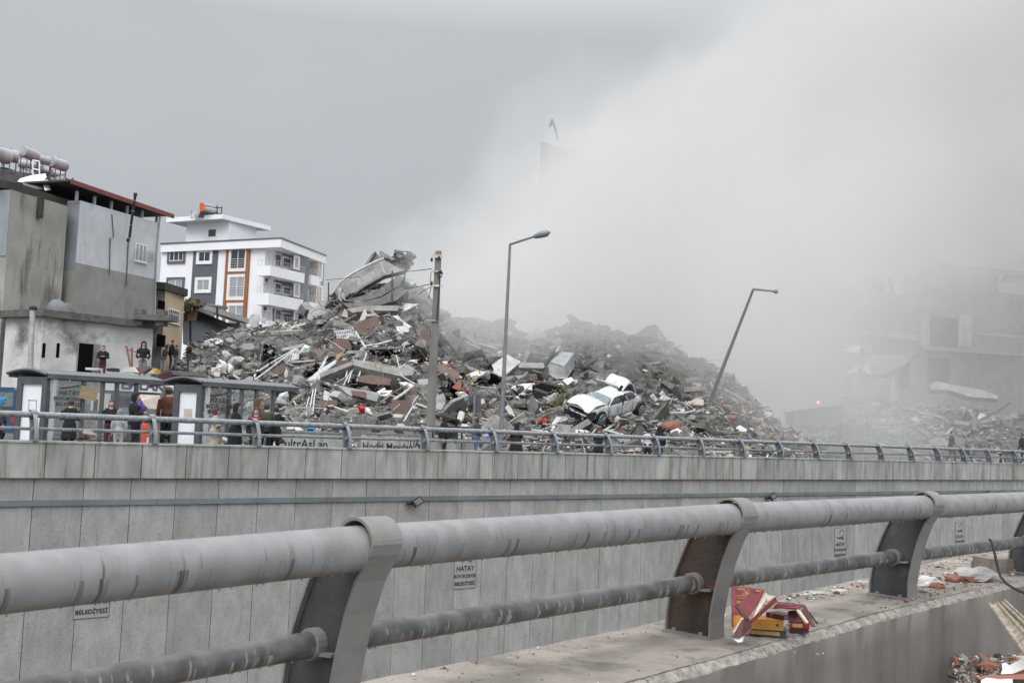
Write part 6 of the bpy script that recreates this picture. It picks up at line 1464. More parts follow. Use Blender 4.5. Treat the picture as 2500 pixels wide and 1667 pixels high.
# ------------------------------------------------------------------ bus shelters
def shelter(p0,Y0,px1,Y1,pend,Yend,label,panel_px,txt=True,plate=None,posts=(0,.33,.72,.97)):
    """p0 near corner roof pixel; px1 far end roof pixel; pend other end of the short side"""
    a=P(*p0,Y0); b_=P(*px1,Y1); e_=P(*pend,Yend); a.z=b_.z=e_.z=0
    zr=P(*p0,Y0).z; t=thing('bus_shelter',(a.x,a.y,STREET),label,'bus shelter','bus shelters')
    L_=(b_-a); dl=L_.normalized(); w_=e_-a
    up=Vector((0,0,1)); 
    # roof: barrel vault across w_, extruded along L
    n=12; prof_=[]
    for k in range(n+1):
        f=k/n; prof_.append((f,.15*math.sin(math.pi*f)))
    mb=MB(); a0=a-dl*.25; La=L_+dl*.6
    vs=[]; 
    for f,z in prof_: vs.append(a0+w_*f*1.08-w_*.04+up*(zr+z)); 
    vs2=[v+La for v in vs]; lo=[v-up*.05 for v in vs]; lo2=[v-up*.05 for v in vs2]
    allv=vs+vs2+lo+lo2; m=n+1; fs=[]
    for k in range(n): fs+= [(k,k+1,m+k+1,m+k),(2*m+k,3*m+k,3*m+k+1,2*m+k+1),(k,2*m+k,2*m+k+1,k+1),(m+k,m+k+1,3*m+k+1,3*m+k)]
    fs+=[(0,m,3*m,2*m),(n,2*m+n,3*m+n,m+n)]
    mb.add(allv,fs); mb.build('roof','shelter_roof',t)
    mb=MB()
    for k in range(n): mb.tube([vs[k]-up*.03-dl*.03,vs[k+1]-up*.03-dl*.03],.055,6)
    mb.obox(vs[0]-up*.16+dl*.02,La-dl*.04,w_.normalized()*.07,up*.12); mb.obox(vs[-1]-up*.16+dl*.02,La-dl*.04,-w_.normalized()*.07,up*.12)
    mb.build('roof_beam','shelter_metal',t)
    # posts
    for f in posts:
        q=a+L_*f; mb=MB(); mb.obox(q+Vector((0,0,STREET)),dl*.10,w_.normalized()*.10,up*(zr-STREET-.03)); mb.build('post','shelter_metal' if f else 'rail_metal',t)
        if f in (posts[0],posts[-1]):
            q=a+L_*f+w_*.92; mb=MB(); mb.obox(q+Vector((0,0,STREET)),dl*.1,w_.normalized()*.1,up*(zr-STREET)); mb.build('post','shelter_metal',t)
    # glass along the long side and clear backs
    for i in range(len(posts)-1):
        f0,f1=posts[i],posts[i+1]; q=a+L_*f0+dl*.1; ww=L_*(f1-f0)-dl*.1
        mb=MB(); mb.obox(q+w_*.03+up*(STREET+.35),ww,w_.normalized()*.012,up*(zr-STREET-.55)); mb.build('glass_pane','glass' if i else 'glass_dirty',t)
        mb=MB(); mb.obox(q+w_*.015+up*(STREET+.30),ww,w_.normalized()*.05,up*.045); mb.build('glass_rail','shelter_metal',t)
    # lettering on the first glass
    q=a+L_*(posts[0]+posts[1])*.5+w_.normalized()*.0+dl*.05; nn=Vector((dl.y,-dl.x,0)); q=q+nn*.02
    zz=zr-.17
    if txt:
        sc=.9
        for k,(s_,sz) in enumerate((('HATAY',.22),('BÜYÜKŞEHİR',.165),('BELEDİYESİ',.165))): text_mesh(s_,sz,'lettering','paint_black',q+up*(zz-.53-k*.185),dl,up,t,.003,bold=.004)
        mb=MB(); pts=[q+dl*u+up*(zz-.28+.25*(u+.4)**2) for u in (-.4,-.2,0,.2,.4)]; pts2=[q+dl*u+up*(zz-.33+.25*(u+.4)**2) for u in (.3,.1,-.1,-.3)]
        mb.prism(pts+pts2,nn*.004); mb.build('emblem','paint_black',t)
        for k,(m_,u,v) in enumerate((('cl_yellow',-.02,.0),('cl_maroon',.12,.05),('cl_yellow',.25,.08),('cl_teal',.2,-.3),('cl_teal',.32,-.2))):
            mb=MB(); o=q+dl*u+up*(zz+v); mb.prism([o-dl*.05,o-up*.07,o+dl*.05,o+up*.05],nn*.004); mb.build('emblem',m_,t)
    # light box at the near end
    (x0,y0),(x1,y1)=panel_px; wn=w_.normalized(); W0=w_.length
    en=Vector((wn.y,-wn.x,0)); 
    if en.y>0: en=-en
    q=a+wn*.12; wd=W0*.86-.12
    for s_,m_ in ((0,'shelter_metal'),):
        mb=MB(); fr_=.2; zb_=STREET+.02; zt_=zr-.12
        mb.obox(q+up*zb_,wn*fr_,en*.18,up*(zt_-zb_)); mb.obox(q+wn*(wd-fr_)+up*zb_,wn*fr_,en*.18,up*(zt_-zb_)); mb.obox(q+wn*fr_+up*(zt_-.25),wn*(wd-2*fr_),en*.18,up*.25); mb.obox(q+wn*fr_+up*zb_,wn*(wd-2*fr_),en*.18,up*.12); mb.build('poster_case','shelter_metal',t)
        mb=MB(); mb.obox(q+wn*fr_+en*.06+up*(zb_+.12),wn*(wd-2*fr_),en*.04,up*(zt_-zb_-.37)); pz_=mb.build('poster_panel','poster_white',t)
        mb=MB(); ce=q+wn*(wd*.5)+en*.103+up*(zb_+(zt_-zb_)*.50)
        if plate=='outline':
            for o1,s1,s2 in ((ce-wn*.2+up*.38,.4,.02),(ce-wn*.2-up*.1,.32,.02)): mb.obox(o1,wn*s1,en*.004,up*s2)
            for o1 in (ce-wn*.2-up*.1,ce+wn*.13-up*.1): mb.obox(o1,wn*.02,en*.004,up*.48)
            mb.build('poster_mark','grey_frame',pz_)
        else:
            mb.obox(ce-wn*.18-up*.15,wn*.36,en*.004,up*.5); mb.build('poster_mark','c_cream',pz_)
    # bench
    bw=wn*.42; 
    mb=MB(); o=a+L_*.3+wn*(W0*.45); mb.obox(o+up*(STREET+.42),L_*.62,bw,up*.05); mb.build('bench','shelter_metal',t)
    for f in (.36,.86): mb=MB(); mb.obox(a+L_*f+wn*(W0*.5)+up*(STREET+.0),dl*.06,wn*.3,up*.42); mb.build('bench_leg','shelter_metal',t)
    return t,a,L_,w_,zr
shelter(c(2,470,900),38,c(2,1340,935),40.2,c(2,150,885),38.6,'first bus shelter from left, with curved roof, blank white poster and taped brown cardboard',None or ((0,0),(1,1)),plate='outline',posts=(0,.29,.62,.82))
shelter(c(4,640,700),38,c(4,1560,745),40.3,c(4,250,680),38.6,'second bus shelter, right of the first, whose white poster has a faint paper on it',((0,0),(1,1)),posts=(0,.25,.58,.79))
t=MB(); t.prism([P(*c(2,705,1030),37.8),P(*c(2,715,1000),37.8),P(*c(2,848,1045),37.9),P(*c(2,832,1140),37.9),P(*c(2,680,1105),37.8)],Vector((0,.03,0))); o=t.build('cardboard','wood',origin=P(*c(2,760,1070),37.8)); tag(o,'brown cardboard sheet leaning on the glass of the first shelter','cardboard')
# stuff lying on the first shelter roof side
for pts,m,lab,nm,cat,Y in (((( 742,845),(850,848),(850,868),(742,864)),'cl_white','flat white foam box behind the first shelter roof','foam_box','box',46),(((925,850),(1005,850),(1005,880),(925,876)),'black','black flat case behind the first shelter roof','black_case','case',46),
    (((1075,850),(1100,840),(1145,840),(1175,885),(1050,885)),'c_white','white wedge-shaped box behind the first shelter roof','foam_box','box',46),(((1145,850),(1290,830),(1300,850),(1240,895),(1165,895)),'c_brown','dark brown panel behind the first shelter roof','board','board',47),(((1240,850),(1345,850),(1345,900),(1245,895)),'c_cream','cream box beside the dark brown panel','carton','box',48),
    (((1340,860),(1365,860),(1365,895),(1345,890)),'cl_yellow','yellow box beside the cream one','carton','box',47.5),(((1400,900),(1470,880),(1470,960),(1410,990),(1290,1010),(1300,990)),'cl_maroon','maroon fallen awning above the rust-jacketed person','fallen_awning','awning',46)):
    w3=[P(*c(2,x,y),Y) for x,y in pts]; mb=MB(); mb.prism(w3,Vector((0,.5,0))); o=mb.build(nm,m,origin=w3[0]); tag(o,lab,cat)
t=thing('garden_tool_rack',P(*c(2,1110,800),54),'thin rusty frame of two leaning bars between the two people on the terrace','metal frame')
mb=MB(); mb.tube([P(*c(2,1100,662),54),P(*c(2,1135,835),54)],.05,6); mb.tube([P(*c(2,1145,672),54),P(*c(2,1150,840),54)],.05,6); mb.tube([P(*c(2,1100,685),54),P(*c(2,1148,695),54),P(*c(2,1200,720),54)],.03,5); mb.tube([P(*c(2,1090,662),54),P(*c(2,1106,664),54)],.05,5); mb.build('frame_bar','c_brick',t)
# shop with EMLAK sign
sh_=thing('shop_front',P(*c(2,1200,1200),46),'small damaged shop with white sign and dirty awning behind the first shelter','shop'); sh_.location.z=STREET; sh_.matrix_world=Matrix.Translation(sh_.location)
a=P(*c(2,500,1000),45); b_=P(*c(2,1400,1000),48); a.z=b_.z=0; sf=Fac(a,b_,sh_)
z=lambda y:sf.sz(c(2,1000,y))[1]
solid('wall',[a,b_,b_+Vector((-1,4,0)),a+Vector((-1,4,0))],STREET,z(925),'c_mid',sh_)
mb=MB(); sf.box(mb,sf.L*.42,sf.L,z(1045),z(985),.02,.14); sb_=mb.build('sign_board','poster_white',sh_)
text_mesh('EMLAK',.62,'lettering','cl_purple' if False else 'apt_grey',sf.pt(sf.L*.80,z(1043)+.08,.15),sf.d,(0,0,1),sb_,.01,bold=.02)
mb=MB(); sf.box(mb,sf.L*.5,sf.L*.98,STREET,z(1090),.0,.03); mb.build('shop_opening','win_dark',sh_)
mb=MB(); q0=sf.pt(sf.L*.72,z(1075),.1); q1=sf.pt(sf.L*.99,z(1075),.1); mb.prism([q0,q1,q1+sf.n*.8-Vector((0,0,.9))-sf.d*.5,q0+sf.n*.8-Vector((0,0,.3))],Vector((0,0,.05))); mb.build('awning','c_cream',sh_)
mb=MB(); sf.box(mb,sf.L*.32,sf.L*.5,z(1230),z(1075),.0,.06); mb.build('poster_board','c_white',sh_)
mb=MB(); sf.box(mb,sf.L*.34,sf.L*.38,z(1225),z(1130),.06,.07); sf.box(mb,sf.L*.40,sf.L*.44,z(1190),z(1150),.06,.07); mb.build('poster_print','cl_maroon',sh_)
mb=MB(); sf.box(mb,sf.L*.56,sf.L*.9,z(1260),z(1190),.3,.9); mb.build('low_wall','c_mid',sh_)
# blue van
vn=thing('blue_van',P(*c(2,20,1200),44),'dark blue van partly in frame at the far left behind the rail','van'); vn.location.z=STREET; vn.matrix_world=Matrix.Translation(vn.location)
a=P(*c(2,135,1100),43); b_=P(*c(2,-620,1100),45); a.z=b_.z=0; v=Fac(b_,a,vn); zt=v.sz(c(2,50,1015))[1]; L9=v.L
mat('van_blue',(.03,.07,.15),(.025,.055,.12),rough=.3,bump=0)
prof=[(0,.35),(0,1.0),(.5,1.15),(1.3,zt-STREET-.1),(1.8,zt-STREET),(L9-.15,zt-STREET),(L9,zt-STREET-.12),(L9,.35)]
mb=MB(); mb.prism([v.pt(u,STREET+q) for u,q in prof],-v.n*1.75); mb.build('body','van_blue',vn)
hz_=zt-STREET
mb=MB(); 
for u0,u1 in ((1.5,2.4),(2.5,3.5),(3.6,L9-.1)): v.box(mb,u0,min(u1,L9-.08),STREET+hz_-.75,STREET+hz_-.2,-.02,.012)
mb.build('window','car_glass',vn)
for u in (.9,L9-.9):
    mb=MB(); mb.tube([v.pt(u,STREET+.33,-.15),v.pt(u,STREET+.33,.02)],.33,18); w_=mb.build('wheel','rubber',vn); mb=MB(); mb.tube([v.pt(u,STREET+.33,.0),v.pt(u,STREET+.33,.035)],.18,12); mb.build('rim','alloy',w_)
mb=MB(); mb.box(v.pt(1.75,STREET+hz_-.85,.12),(.12,.2,.16)); mb.build('side_mirror','black',vn)
mb=MB(); v.box(mb,L9-.14,L9+.01,STREET+.75,STREET+1.05,-.2,.015); mb.build('tail_light','cl_red',vn)
# orange box and bags
t=thing('orange_bin',P(*c(2,1300,1400),34.5),'bright orange bin with blue strap by the rail, right of the first shelter','bin'); t.location.z=STREET; t.matrix_world=Matrix.Translation(t.location)
q=t.location; mb=MB(); mb.tube([q,q+Vector((0,0,.1)),q+Vector((0,0,.98)),q+Vector((0,0,1.03))],[.2,.23,.25,.22],16); mb.build('bin_body','cl_orange',t,smooth=True)
mb=MB(); mb.tube([q+Vector((.2*math.cos(a_),-.05,.98+.18*math.sin(a_))) for a_ in np.linspace(0,math.pi,9)],.04,6); mb.build('strap','cl_jean',t)
mb=MB(); mb.obox(q+Vector((.02,-.255,.42)),(.14,0,0),(0,.01,0),(0,0,.17)); mb.build('sticker','cl_white',t)
mb=MB(); mb.tube([q+Vector((-.22,.0,.0)),q+Vector((-.24,.0,1.0))],.05,8); mb.build('side_stripe','cl_jean',t)
def ragp(pts,k_,Y,m,lab,cat,name='bag',h=.2):
    global depth
    old=depth; depth=lambda x,y:Y
    rag(pts,m,lab,cat,k_,dd=0,h=h,group=None,name=name); depth=old
ragp(((710,1400),(730,1385),(790,1390),(855,1440),(850,1455),(760,1460)),2,29.9,'cl_beige','crumpled beige blanket at the rail by the first shelter','blanket','blanket')
ragp(((690,1450),(705,1425),(760,1440),(775,1465),(700,1474)),2,29.8,'cl_maroon','small red patterned bag under the beige blanket','bag')
ragp(((800,1375),(805,1320),(850,1330),(885,1360),(870,1380)),4,36,'cl_lgrey','pale plastic bag at feet of the beige-coated person','bag')
ragp(((1410,1395),(1440,1350),(1480,1340),(1510,1395)),4,35.5,'cl_black','black bag on the pavement left of the graffiti wall','bag')
# purple gloves/bag near the purple scarf
ragp(((1195,1110),(1215,1095),(1245,1150),(1275,1210),(1270,1250),(1235,1250),(1215,1180)),2,39.2,'cl_purple','purple padded bag held by the person at shelter end','bag')
# low graffiti walls
def lowwall(p0,p1,Y0,Y1,lab,texts):
    a=P(*p0,Y0); b_=P(*p1,Y1); zt=(a.z+b_.z)/2; t=thing('low_wall',(a.x,a.y,STREET),lab,'low wall'); a.z=b_.z=0; f_=Fac(a,b_,t)
    mb=MB(); f_.box(mb,0,f_.L,STREET,zt-.06,-.25,0); mb.build('wall','conc_coping',t); mb=MB(); f_.box(mb,-.02,f_.L+.02,zt-.057,zt,-.28,.03); mb.build('wall_cap','c_mid',t)
    for s_,u,v_,sz,bd in texts: text_mesh(s_,sz,'graffiti','paint_black',f_.pt(f_.L*u,STREET+v_,.004),f_.d,(0,0,1),t,.002,bold=bd)
X11=lambda x,y:(660+x/5.113,1000+y/5.113)
lowwall(X11(150,262),X11(990,285),37,38.6,'low grey wall with hand-written ultrAslan, behind the rail',[('ultrAsLan',.36,.38,.42,.006)])
lowwall(X11(1180,290),X11(1905,300),38.9,40.4,'low grey wall with graffiti Hodri Meydan, left of concrete pole',[('Hodri Meydan',.40,.38,.36,.006),('UA',.86,.50,.3,.008),('35',.97,.40,.3,.006)])
lowwall(X11(2065,345),X11(2600,375),41.2,42.8,'plain low grey wall between concrete pole and dark-haired person',[])
for n_ in [o for o in bpy.data.objects if o.name.startswith('graffiti')]: pass
# ------------------------------------------------------------------ poles and lamps
pb=P(*c(5,1100,1440),44); pb.z=STREET; ptp=P(*c(5,1132,104),44)
up_=thing('utility_pole',pb,'weathered square concrete utility pole with brackets and dangling cables','utility pole')
mb=MB(); 
for (z0,z1,w0,w1) in ((0,1,.38,.24),):
    h0=ptp.z-STREET; vs=[]
    for z_,w_ in ((0,.38),(h0,.235)):
        for sx_,sy_ in ((-1,-1),(1,-1),(1,1),(-1,1)): vs.append(pb+Vector((sx_*w_/2,sy_*w_/2,z_)))
    mb.add(vs,[(3,2,1,0),(4,5,6,7),(0,1,5,4),(1,2,6,5),(2,3,7,6),(3,0,4,7)])
mb.build('pole_shaft','pole_conc',up_)
mb=MB()
for x0_,x1_,y_,hh in ((1105,1190,155,.22),(1110,1165,262,.1),(1105,1195,375,.14),(1068,1148,636,.06)):
    a=P(*c(5,x0_,y_),43.84); b_=P(*c(5,x1_,y_+4),43.84); mb.obox(a,b_-a,(0,-.05,0),(0,0,hh*.6))
mb.tube([P(*c(5,1132,122),43.9),P(*c(5,1132,122),43.8)],.05,8)
mb.build('bracket','c_cream',up_)
mb=MB()
for p in ((1110,170),(1110,350),(1180,265),(1165,155)): mb.ell(P(*c(5,*p),43.8),(.05,.05,.09))
mb.build('insulator','black',up_)
mb=MB()
mb.tube([P(*c(5,1158,262),43.8),P(*c(5,1180,258),43.8),P(*c(5,1193,275),43.8),P(*c(5,1185,300),43.8),P(*c(5,1165,305),43.8),P(*c(5,1160,280),43.8)],.03,6)
mb.tube([P(*c(5,1165,290),43.8),P(*c(5,1172,350),43.8),P(*c(5,1160,500),43.8),P(*c(5,1148,640),43.8)],.025,6)
mb.tube([P(*c(5,1105,262),43.8),P(*c(5,1100,330),43.8),P(*c(5,1105,380),43.8),P(*c(5,1085,470),43.8)],.015,5)
mb.build('cable_loop','black',up_)
def wire(pts,k_,Ys,lab,r=.012):
    w3=[P(*c(k_,*p),Y) for p,Y in zip(pts,Ys)]; mb=MB(); mb.tube(w3,r,5); o=mb.build('overhead_wire','black',origin=w3[0]); tag(o,lab,'wire')
wire(((905,262),(1000,252),(1108,240)),5,(70,58,44),'barbed-looking wire from pole to upright posts, upper',.02)
wire(((880,400),(1000,378),(1108,355)),5,(70,58,44),'slack wire from pole towards the heap, lower',.02)
wire(((300,325),(400,316),(560,300)),5,(76,76,76),'thin wire left of the fallen balcony',.02)
wire(((1015,430),(1050,405),(1100,380)),5,(50,47,44),'broken wire end hanging left of the pole',.015)
lp0=P(*c(6,735,1250),46); lp0.z=STREET; sc_=lambda x,y:(900+x/2.352,200+y/2.352)
topp=P(*sc_(812,930),46)
lm=thing('street_lamp',lp0,'upright grey street lamp with arm pointing right, in front of the heap','street lamp','street lamps')
mb=MB(); mb.tube([lp0,lp0.lerp(topp,.5),topp],[.10,.08,.055],12); mb.build('pole','pole_metal',lm,smooth=True)
arm=P(*sc_(945,890),45.7); mb=MB(); mb.tube([topp-Vector((0,0,.02)),arm],[.055,.045],10); mb.build('arm','pole_metal',lm,smooth=True)
he=P(*sc_(1043,862),45.5); dd_=(he-arm)
mb=MB(); mb.tube([arm,arm+dd_*.12,arm+dd_*.5,arm+dd_*.85,he],[.05,.10,.15,.12,.03],14); 
lh=mb.build('lamp_head','pole_metal',lm,smooth=True)
for v_ in lh.data.vertices: 
    pass
mb=MB(); mb.ell(arm+dd_*.52-Vector((0,0,.07)),(dd_.length*.36,.12,.06),nu=12); mb.build('lamp_glass','glass_dirty',lm,smooth=True)
l2b=P(*c(8,128,1055),66); l2t=P(*c(8,455,215),62)
l2=thing('street_lamp',l2b,'street lamp leaning to the right in the smoke, arm still level','street lamp','street lamps')
mb=MB(); mb.tube([l2b-(l2t-l2b)*.06,l2b.lerp(l2t,.5),l2t],[.13,.10,.07],12); mb.build('pole','pole_metal',l2,smooth=True)
a2=P(*c(8,625,232),62); mb=MB(); mb.tube([l2t,a2],[.07,.055],10); mb.build('arm','pole_metal',l2,smooth=True)
mb=MB(); mb.tube([a2-Vector((.05,0,0)),a2+Vector((.12,0,-.02)),P(*c(8,652,238),62)],[.1,.13,.05],10); mb.build('lamp_head','pole_metal',l2,smooth=True)
# road sign seen from behind
sg=thing('road_sign',P(*c(6,460,1250),43),'grey road sign seen from behind with black scrawl, beside dark hollow','sign'); sg.location.z=STREET; sg.matrix_world=Matrix.Translation(sg.location)
mb=MB(); a=P(*c(6,395,1085),43); b_=P(*c(6,525,1090),43.2); tt=P(*c(6,397,915),43); mb.obox(a,b_-a,(0,.03,0),tt-a); mb.build('sign_plate','shelter_metal',sg)
mb=MB(); q=P(*c(6,460,915),42.96); mb.tube([Vector((q.x,q.y,STREET)),q],.04,8); mb.build('sign_post','pole_metal',sg)
mb=MB(); 
for x0_,y0_,x1_,y1_ in ((400,1010,402,1052),(402,1052,425,1056),(425,1056,425,1015),(425,1015,432,1060),(443,1000,443,1062),(430,1000,445,1000)): mb.tube([P(*c(6,x0_,y0_),42.95),P(*c(6,x1_,y1_),42.95)],.04,6)
mb.build('scrawl','paint_black',sg)
# dark cart right of the pole
t=thing('dark_cart',P(*c(12,620,1150),41.5),'low black flat-topped cart behind the rail, right of the concrete pole','cart'); t.location.z=STREET; t.matrix_world=Matrix.Translation(t.location)
a=P(*c(12,330,1078),41.4); b_=P(*c(12,900,1082),41.8); 
mb=MB(); mb.obox(a-Vector((0,0,.05)),b_-a,(0,.9,0),(0,0,.05)); mb.build('cart_top','black',t)
mb=MB(); mb.obox(a+(b_-a)*.25+Vector((0,.2,-.62)),(b_-a)*.55,(0,.5,0),(0,0,.5)); mb.build('cart_body','c_deep',t)
for f in (.08,.92): mb=MB(); q=a+(b_-a)*f+Vector((0,.4,0)); mb.tube([Vector((q.x,q.y,STREET)),q-Vector((0,0,.05))],.03,6); mb.build('cart_leg','black',t)
# bicycle in the haze
bk=thing('bicycle',P(*c(9,1180,1500),64.6),'bicycle leaning at the railing in haze, far right','bicycle'); bk.location.z=STREET; bk.matrix_world=Matrix.Translation(bk.location)
q=bk.location.copy(); ang=R(62); bd=Vector((math.cos(ang),math.sin(ang),0))
for s_ in (0,1.05):
    mb=MB(); ce=q+bd*s_+Vector((0,0,.34)); mb.tube([ce+bd*.33*math.cos(a_)+Vector((0,0,.33*math.sin(a_))) for a_ in np.linspace(0,2*math.pi,25)],.022,6,cap=False)
    for a_ in np.linspace(0,math.pi,7)[:-1]: mb.tube([ce+bd*.32*math.cos(a_)+Vector((0,0,.32*math.sin(a_))),ce-bd*.32*math.cos(a_)-Vector((0,0,.32*math.sin(a_)))],.004,3)
    mb.build('wheel','rubber',bk)
mb=MB(); r0=q+Vector((0,0,.34)); f0=q+bd*1.05+Vector((0,0,.34)); bb=q+bd*.45+Vector((0,0,.32)); st=q+bd*.32+Vector((0,0,.82)); hd=q+bd*.88+Vector((0,0,.85))
for x_,y_ in ((r0,bb),(r0,st),(bb,st),(st,hd),(bb,hd),(hd,f0),(hd,hd+Vector((0,0,.15))),(st,st+Vector((0,0,.12)))): mb.tube([x_,y_],.018,6)
mb.tube([hd+Vector((-.25,.1,.17)),hd+Vector((0,0,.15)),hd+Vector((.25,-.1,.17))],.014,5); mb.build('frame','black',bk)
mb=MB(); mb.ell(st+Vector((0,0,.14)),(.13,.08,.035)); mb.build('saddle','black',bk)
# ------------------------------------------------------------------ wrecked car
def build_car():
    fw=P(*c(7,575,1112),57.6); rw=P(*c(7,1022,1008),59.75)
    ax=(fw-rw).normalized()                       # forward
    upv=Vector((0,0,1)); latv=upv.cross(ax).normalized()   # towards the car's left = towards the viewer
    lat=min((Matrix.Rotation(R(a),3,ax)@latv for a in (20,-20)),key=lambda v:(ax.cross(v) if ax.cross(v).z>0 else -ax.cross(v)).y); up=ax.cross(lat).normalized()
    if up.z<0: up=-up
    if lat.y>0: lat=-lat
    wb=(fw-rw).length
    O=fw-up*.0                                   # front wheel hub, near side
    t=thing('wrecked_car',O-up*.33,'crushed white hatchback stranded on the rubble, bonnet torn open, boot lid bent up','car')
    def q(x,y,z): return O+ax*(x if x<0 else x*1.12)-lat*y*1.06+up*(z*1.1)       # x forward, y across (0 near side), z above hub
    W_=1.72; y0=-.06
    NX_=40
    # stations from nose to tail, x forward positive
    xs=[.78,.74,.6,.4,.2,0,-.2,-.45,-.7,-.95,-1.2,-1.45,-1.7,-1.95,-2.2,-2.45,-2.7,-2.95,-3.2,-3.55]
    belt=itp_=lambda tb,x:itp(tb,x)
    shoulder=[(-3.55,.42),(-2.7,.62),(-1.2,.58),(-.3,.52),(.3,.44),(.78,.30)]
    roof=[(-3.55,.50),(-3.0,.80),(-2.5,.98),(-2.0,1.0),(-1.5,.98),(-1.0,.90),(-.75,.80),(-.4,.62),(.0,.55),(.5,.50),(.78,.36)]
    sill=[(-3.3,-.02),(-2.9,-.12),(-2,-.14),(0,-.14),(.5,-.1),(.78,-.06)]
    halfw=[(-3.3,.68),(-2.9,.80),(-1.5,.86),(-.3,.86),(.4,.82),(.78,.66)]
    mb=MB(); rings=[]
    prof_=[]
    for x in xs:
        h=itp(halfw,x); s=itp(sill,x); sh=itp(shoulder,x); rf=itp(roof,x); cab=max(0,min(1,(rf-sh-.06)/.3))
        inn=.16*cab+.06
        pts=[(-h*.92,s),(-h,s+.12),(-h*1.0,(s+sh)/2),(-h*.985,sh-.06),(-h*.95,sh),(-h+inn*.55,sh+(rf-sh)*.5),(-h+inn+.04,rf-.05),(-h*.55,rf),(0,rf+.02),(h*.55,rf),(h-inn-.04,rf-.05),(h-inn*.55,sh+(rf-sh)*.5),(h*.95,sh),(h*.985,sh-.06),(h,(s+sh)/2),(h,s+.12),(h*.92,s)]
        ring=[]
        for k,(y,z) in enumerate(pts):
            # crush: roof pressed down over the far side, dents
            if z>.6: z-=.13*math.exp(-((x+1.3)/.5)**2)*(1 if y>-.3 else .5)
            p=q(x,y+W_/2+y0,z); d=.035*noise.noise(p*2.3)+.02*noise.noise(p*6); p+=Vector((d,d,d*1.2)); ring.append(p)
        rings.append(ring)
    n=17; 
    def sidemat(i,k):
        x=(xs[i]+xs[i+1])/2
        if k in (4,5) or k in (10,11): 
            return 1 if -2.75<x<-.55 and k in(5,4,10,11) and not (-1.75<x<-1.6) else 0
        if k in (6,7,8,9): return 2 if -.98<x<-.38 else (2 if x<-2.65 and x>-3.05 else 0)
        return 0
    for i in range(len(xs)-1):
        for k in range(n-1):
            mb.add([rings[i][k],rings[i+1][k],rings[i+1][k+1],rings[i][k+1]],[(0,3,2,1)],sidemat(i,k))
    mb.add(rings[-1],[tuple(range(n))],0)
    mb.add([rings[0][k] for k in range(n)]+[q(.45,W_/2+y0,.2)],[ (k,n,k+1) for k in range(n-1)],3)
    for i in range(len(xs)-1): mb.add([rings[i][0],rings[i][-1],rings[i+1][-1],rings[i+1][0]],[(0,1,2,3)],3)
    bo=mb.build('body',['car_white','win_dark','car_glass','black'],t)
    bm=bmesh.new(); bm.from_mesh(bo.data); bmesh.ops.remove_doubles(bm,verts=bm.verts,dist=.0005); bmesh.ops.recalc_face_normals(bm,faces=bm.faces); bm.to_mesh(bo.data); bm.free()
    md=bo.modifiers.new('s','SUBSURF'); md.levels=1; md.render_levels=1; md.subdivision_type='CATMULL_CLARK'
    bo.data.polygons.foreach_set('use_smooth',[True]*len(bo.data.polygons))
    def slab(pts,th,m,name,par=t,mid=0):
        w3=[q(*p) for p in pts]; nn=Vector((0,0,0))
        for i in range(1,len(w3)-1): nn+=(w3[i]-w3[0]).cross(w3[i+1]-w3[0])
        nn.normalize(); mb=MB(); mb.prism(w3,nn*th); return mb.build(name,m,par)
    # arches, wheels
    for x,s_ in ((0,1.0),(-wb,1.0)):
        mb=MB(); mb.tube([q(x,y0-.03,.02),q(x,.2,.02)],.40,20); mb.build('wheel_arch','black',t)
        mb=MB(); mb.tube([q(x,y0-.10,0),q(x,y0-.07,0),q(x,y0+.12,0)],[.27,.315,.315],24); w_=mb.build('wheel','rubber',t,smooth=True)
        mb=MB(); mb.tube([q(x,y0-.112,0),q(x,y0-.108,0)],.10,14)
        for k in range(10):
            a=2*math.pi*k/10; mb.tube([q(x+.04*math.cos(a),y0-.115,.04*math.sin(a)),q(x+.22*math.cos(a),y0-.118,.22*math.sin(a))],.017,5)
        pr_=[q(x+.235*math.cos(a),y0-.115,.235*math.sin(a)) for a in np.linspace(0,2*math.pi,25)]; mb.tube(pr_,.016,5,cap=False)
        mb.build('rim','alloy',w_)
    # dark torn front, crossmember, bonnet lifted, headlamp debris
    slab([(.80,.10,-.16),(.86,.14,.28),(.85,1.55,.30),(.80,1.60,-.12)],.05,'black','radiator_opening')
    mb=MB(); mb.tube([q(.9,.1,.22),q(.93,.8,.2),q(.9,1.55,.26)],.035,6); mb.tube([q(.9,.2,.14),q(.92,1.5,.16)],.02,6); mb.build('bumper_bar','alloy',t)
    mb=MB()
    for k in range(46): 
        x_,y_,z_=.88+random.uniform(-.03,.1),random.uniform(.15,1.55),random.uniform(-.15,.3); s_=random.uniform(.03,.1); mb.box(q(x_,y_,z_),(s_,s_*random.uniform(.5,2),s_),Matrix.Rotation(random.uniform(0,3),3,'X')@Matrix.Rotation(random.uniform(0,3),3,'Z'))
    mb.build('engine_parts',['black'],t,kind='stuff')
    # bonnet: bowed and crumpled sheet
    mb=MB(); nx,ny=10,12; g_=[]
    for i in range(nx+1):
        for j in range(ny+1):
            u=i/nx; v=j/ny; x=-.42+u*1.22; y=.06+v*1.5; z=.62+.10*math.sin(u*2.6)-.10*u-.13*(u**3)*(1+.9*math.sin(v*9)*.35)+.05*math.sin(v*3.1)
            if v<.2 and u>.75: z-=.06
            g_.append(q(x,y,z))
    fs=[(i*(ny+1)+j,(i+1)*(ny+1)+j,(i+1)*(ny+1)+j+1,i*(ny+1)+j+1) for i in range(nx) for j in range(ny)]
    mb.add(g_,fs); mb.add([p-up*.03 for p in g_],[f_[::-1] for f_ in fs]); mb.build('bonnet','car_white',t,smooth=True)
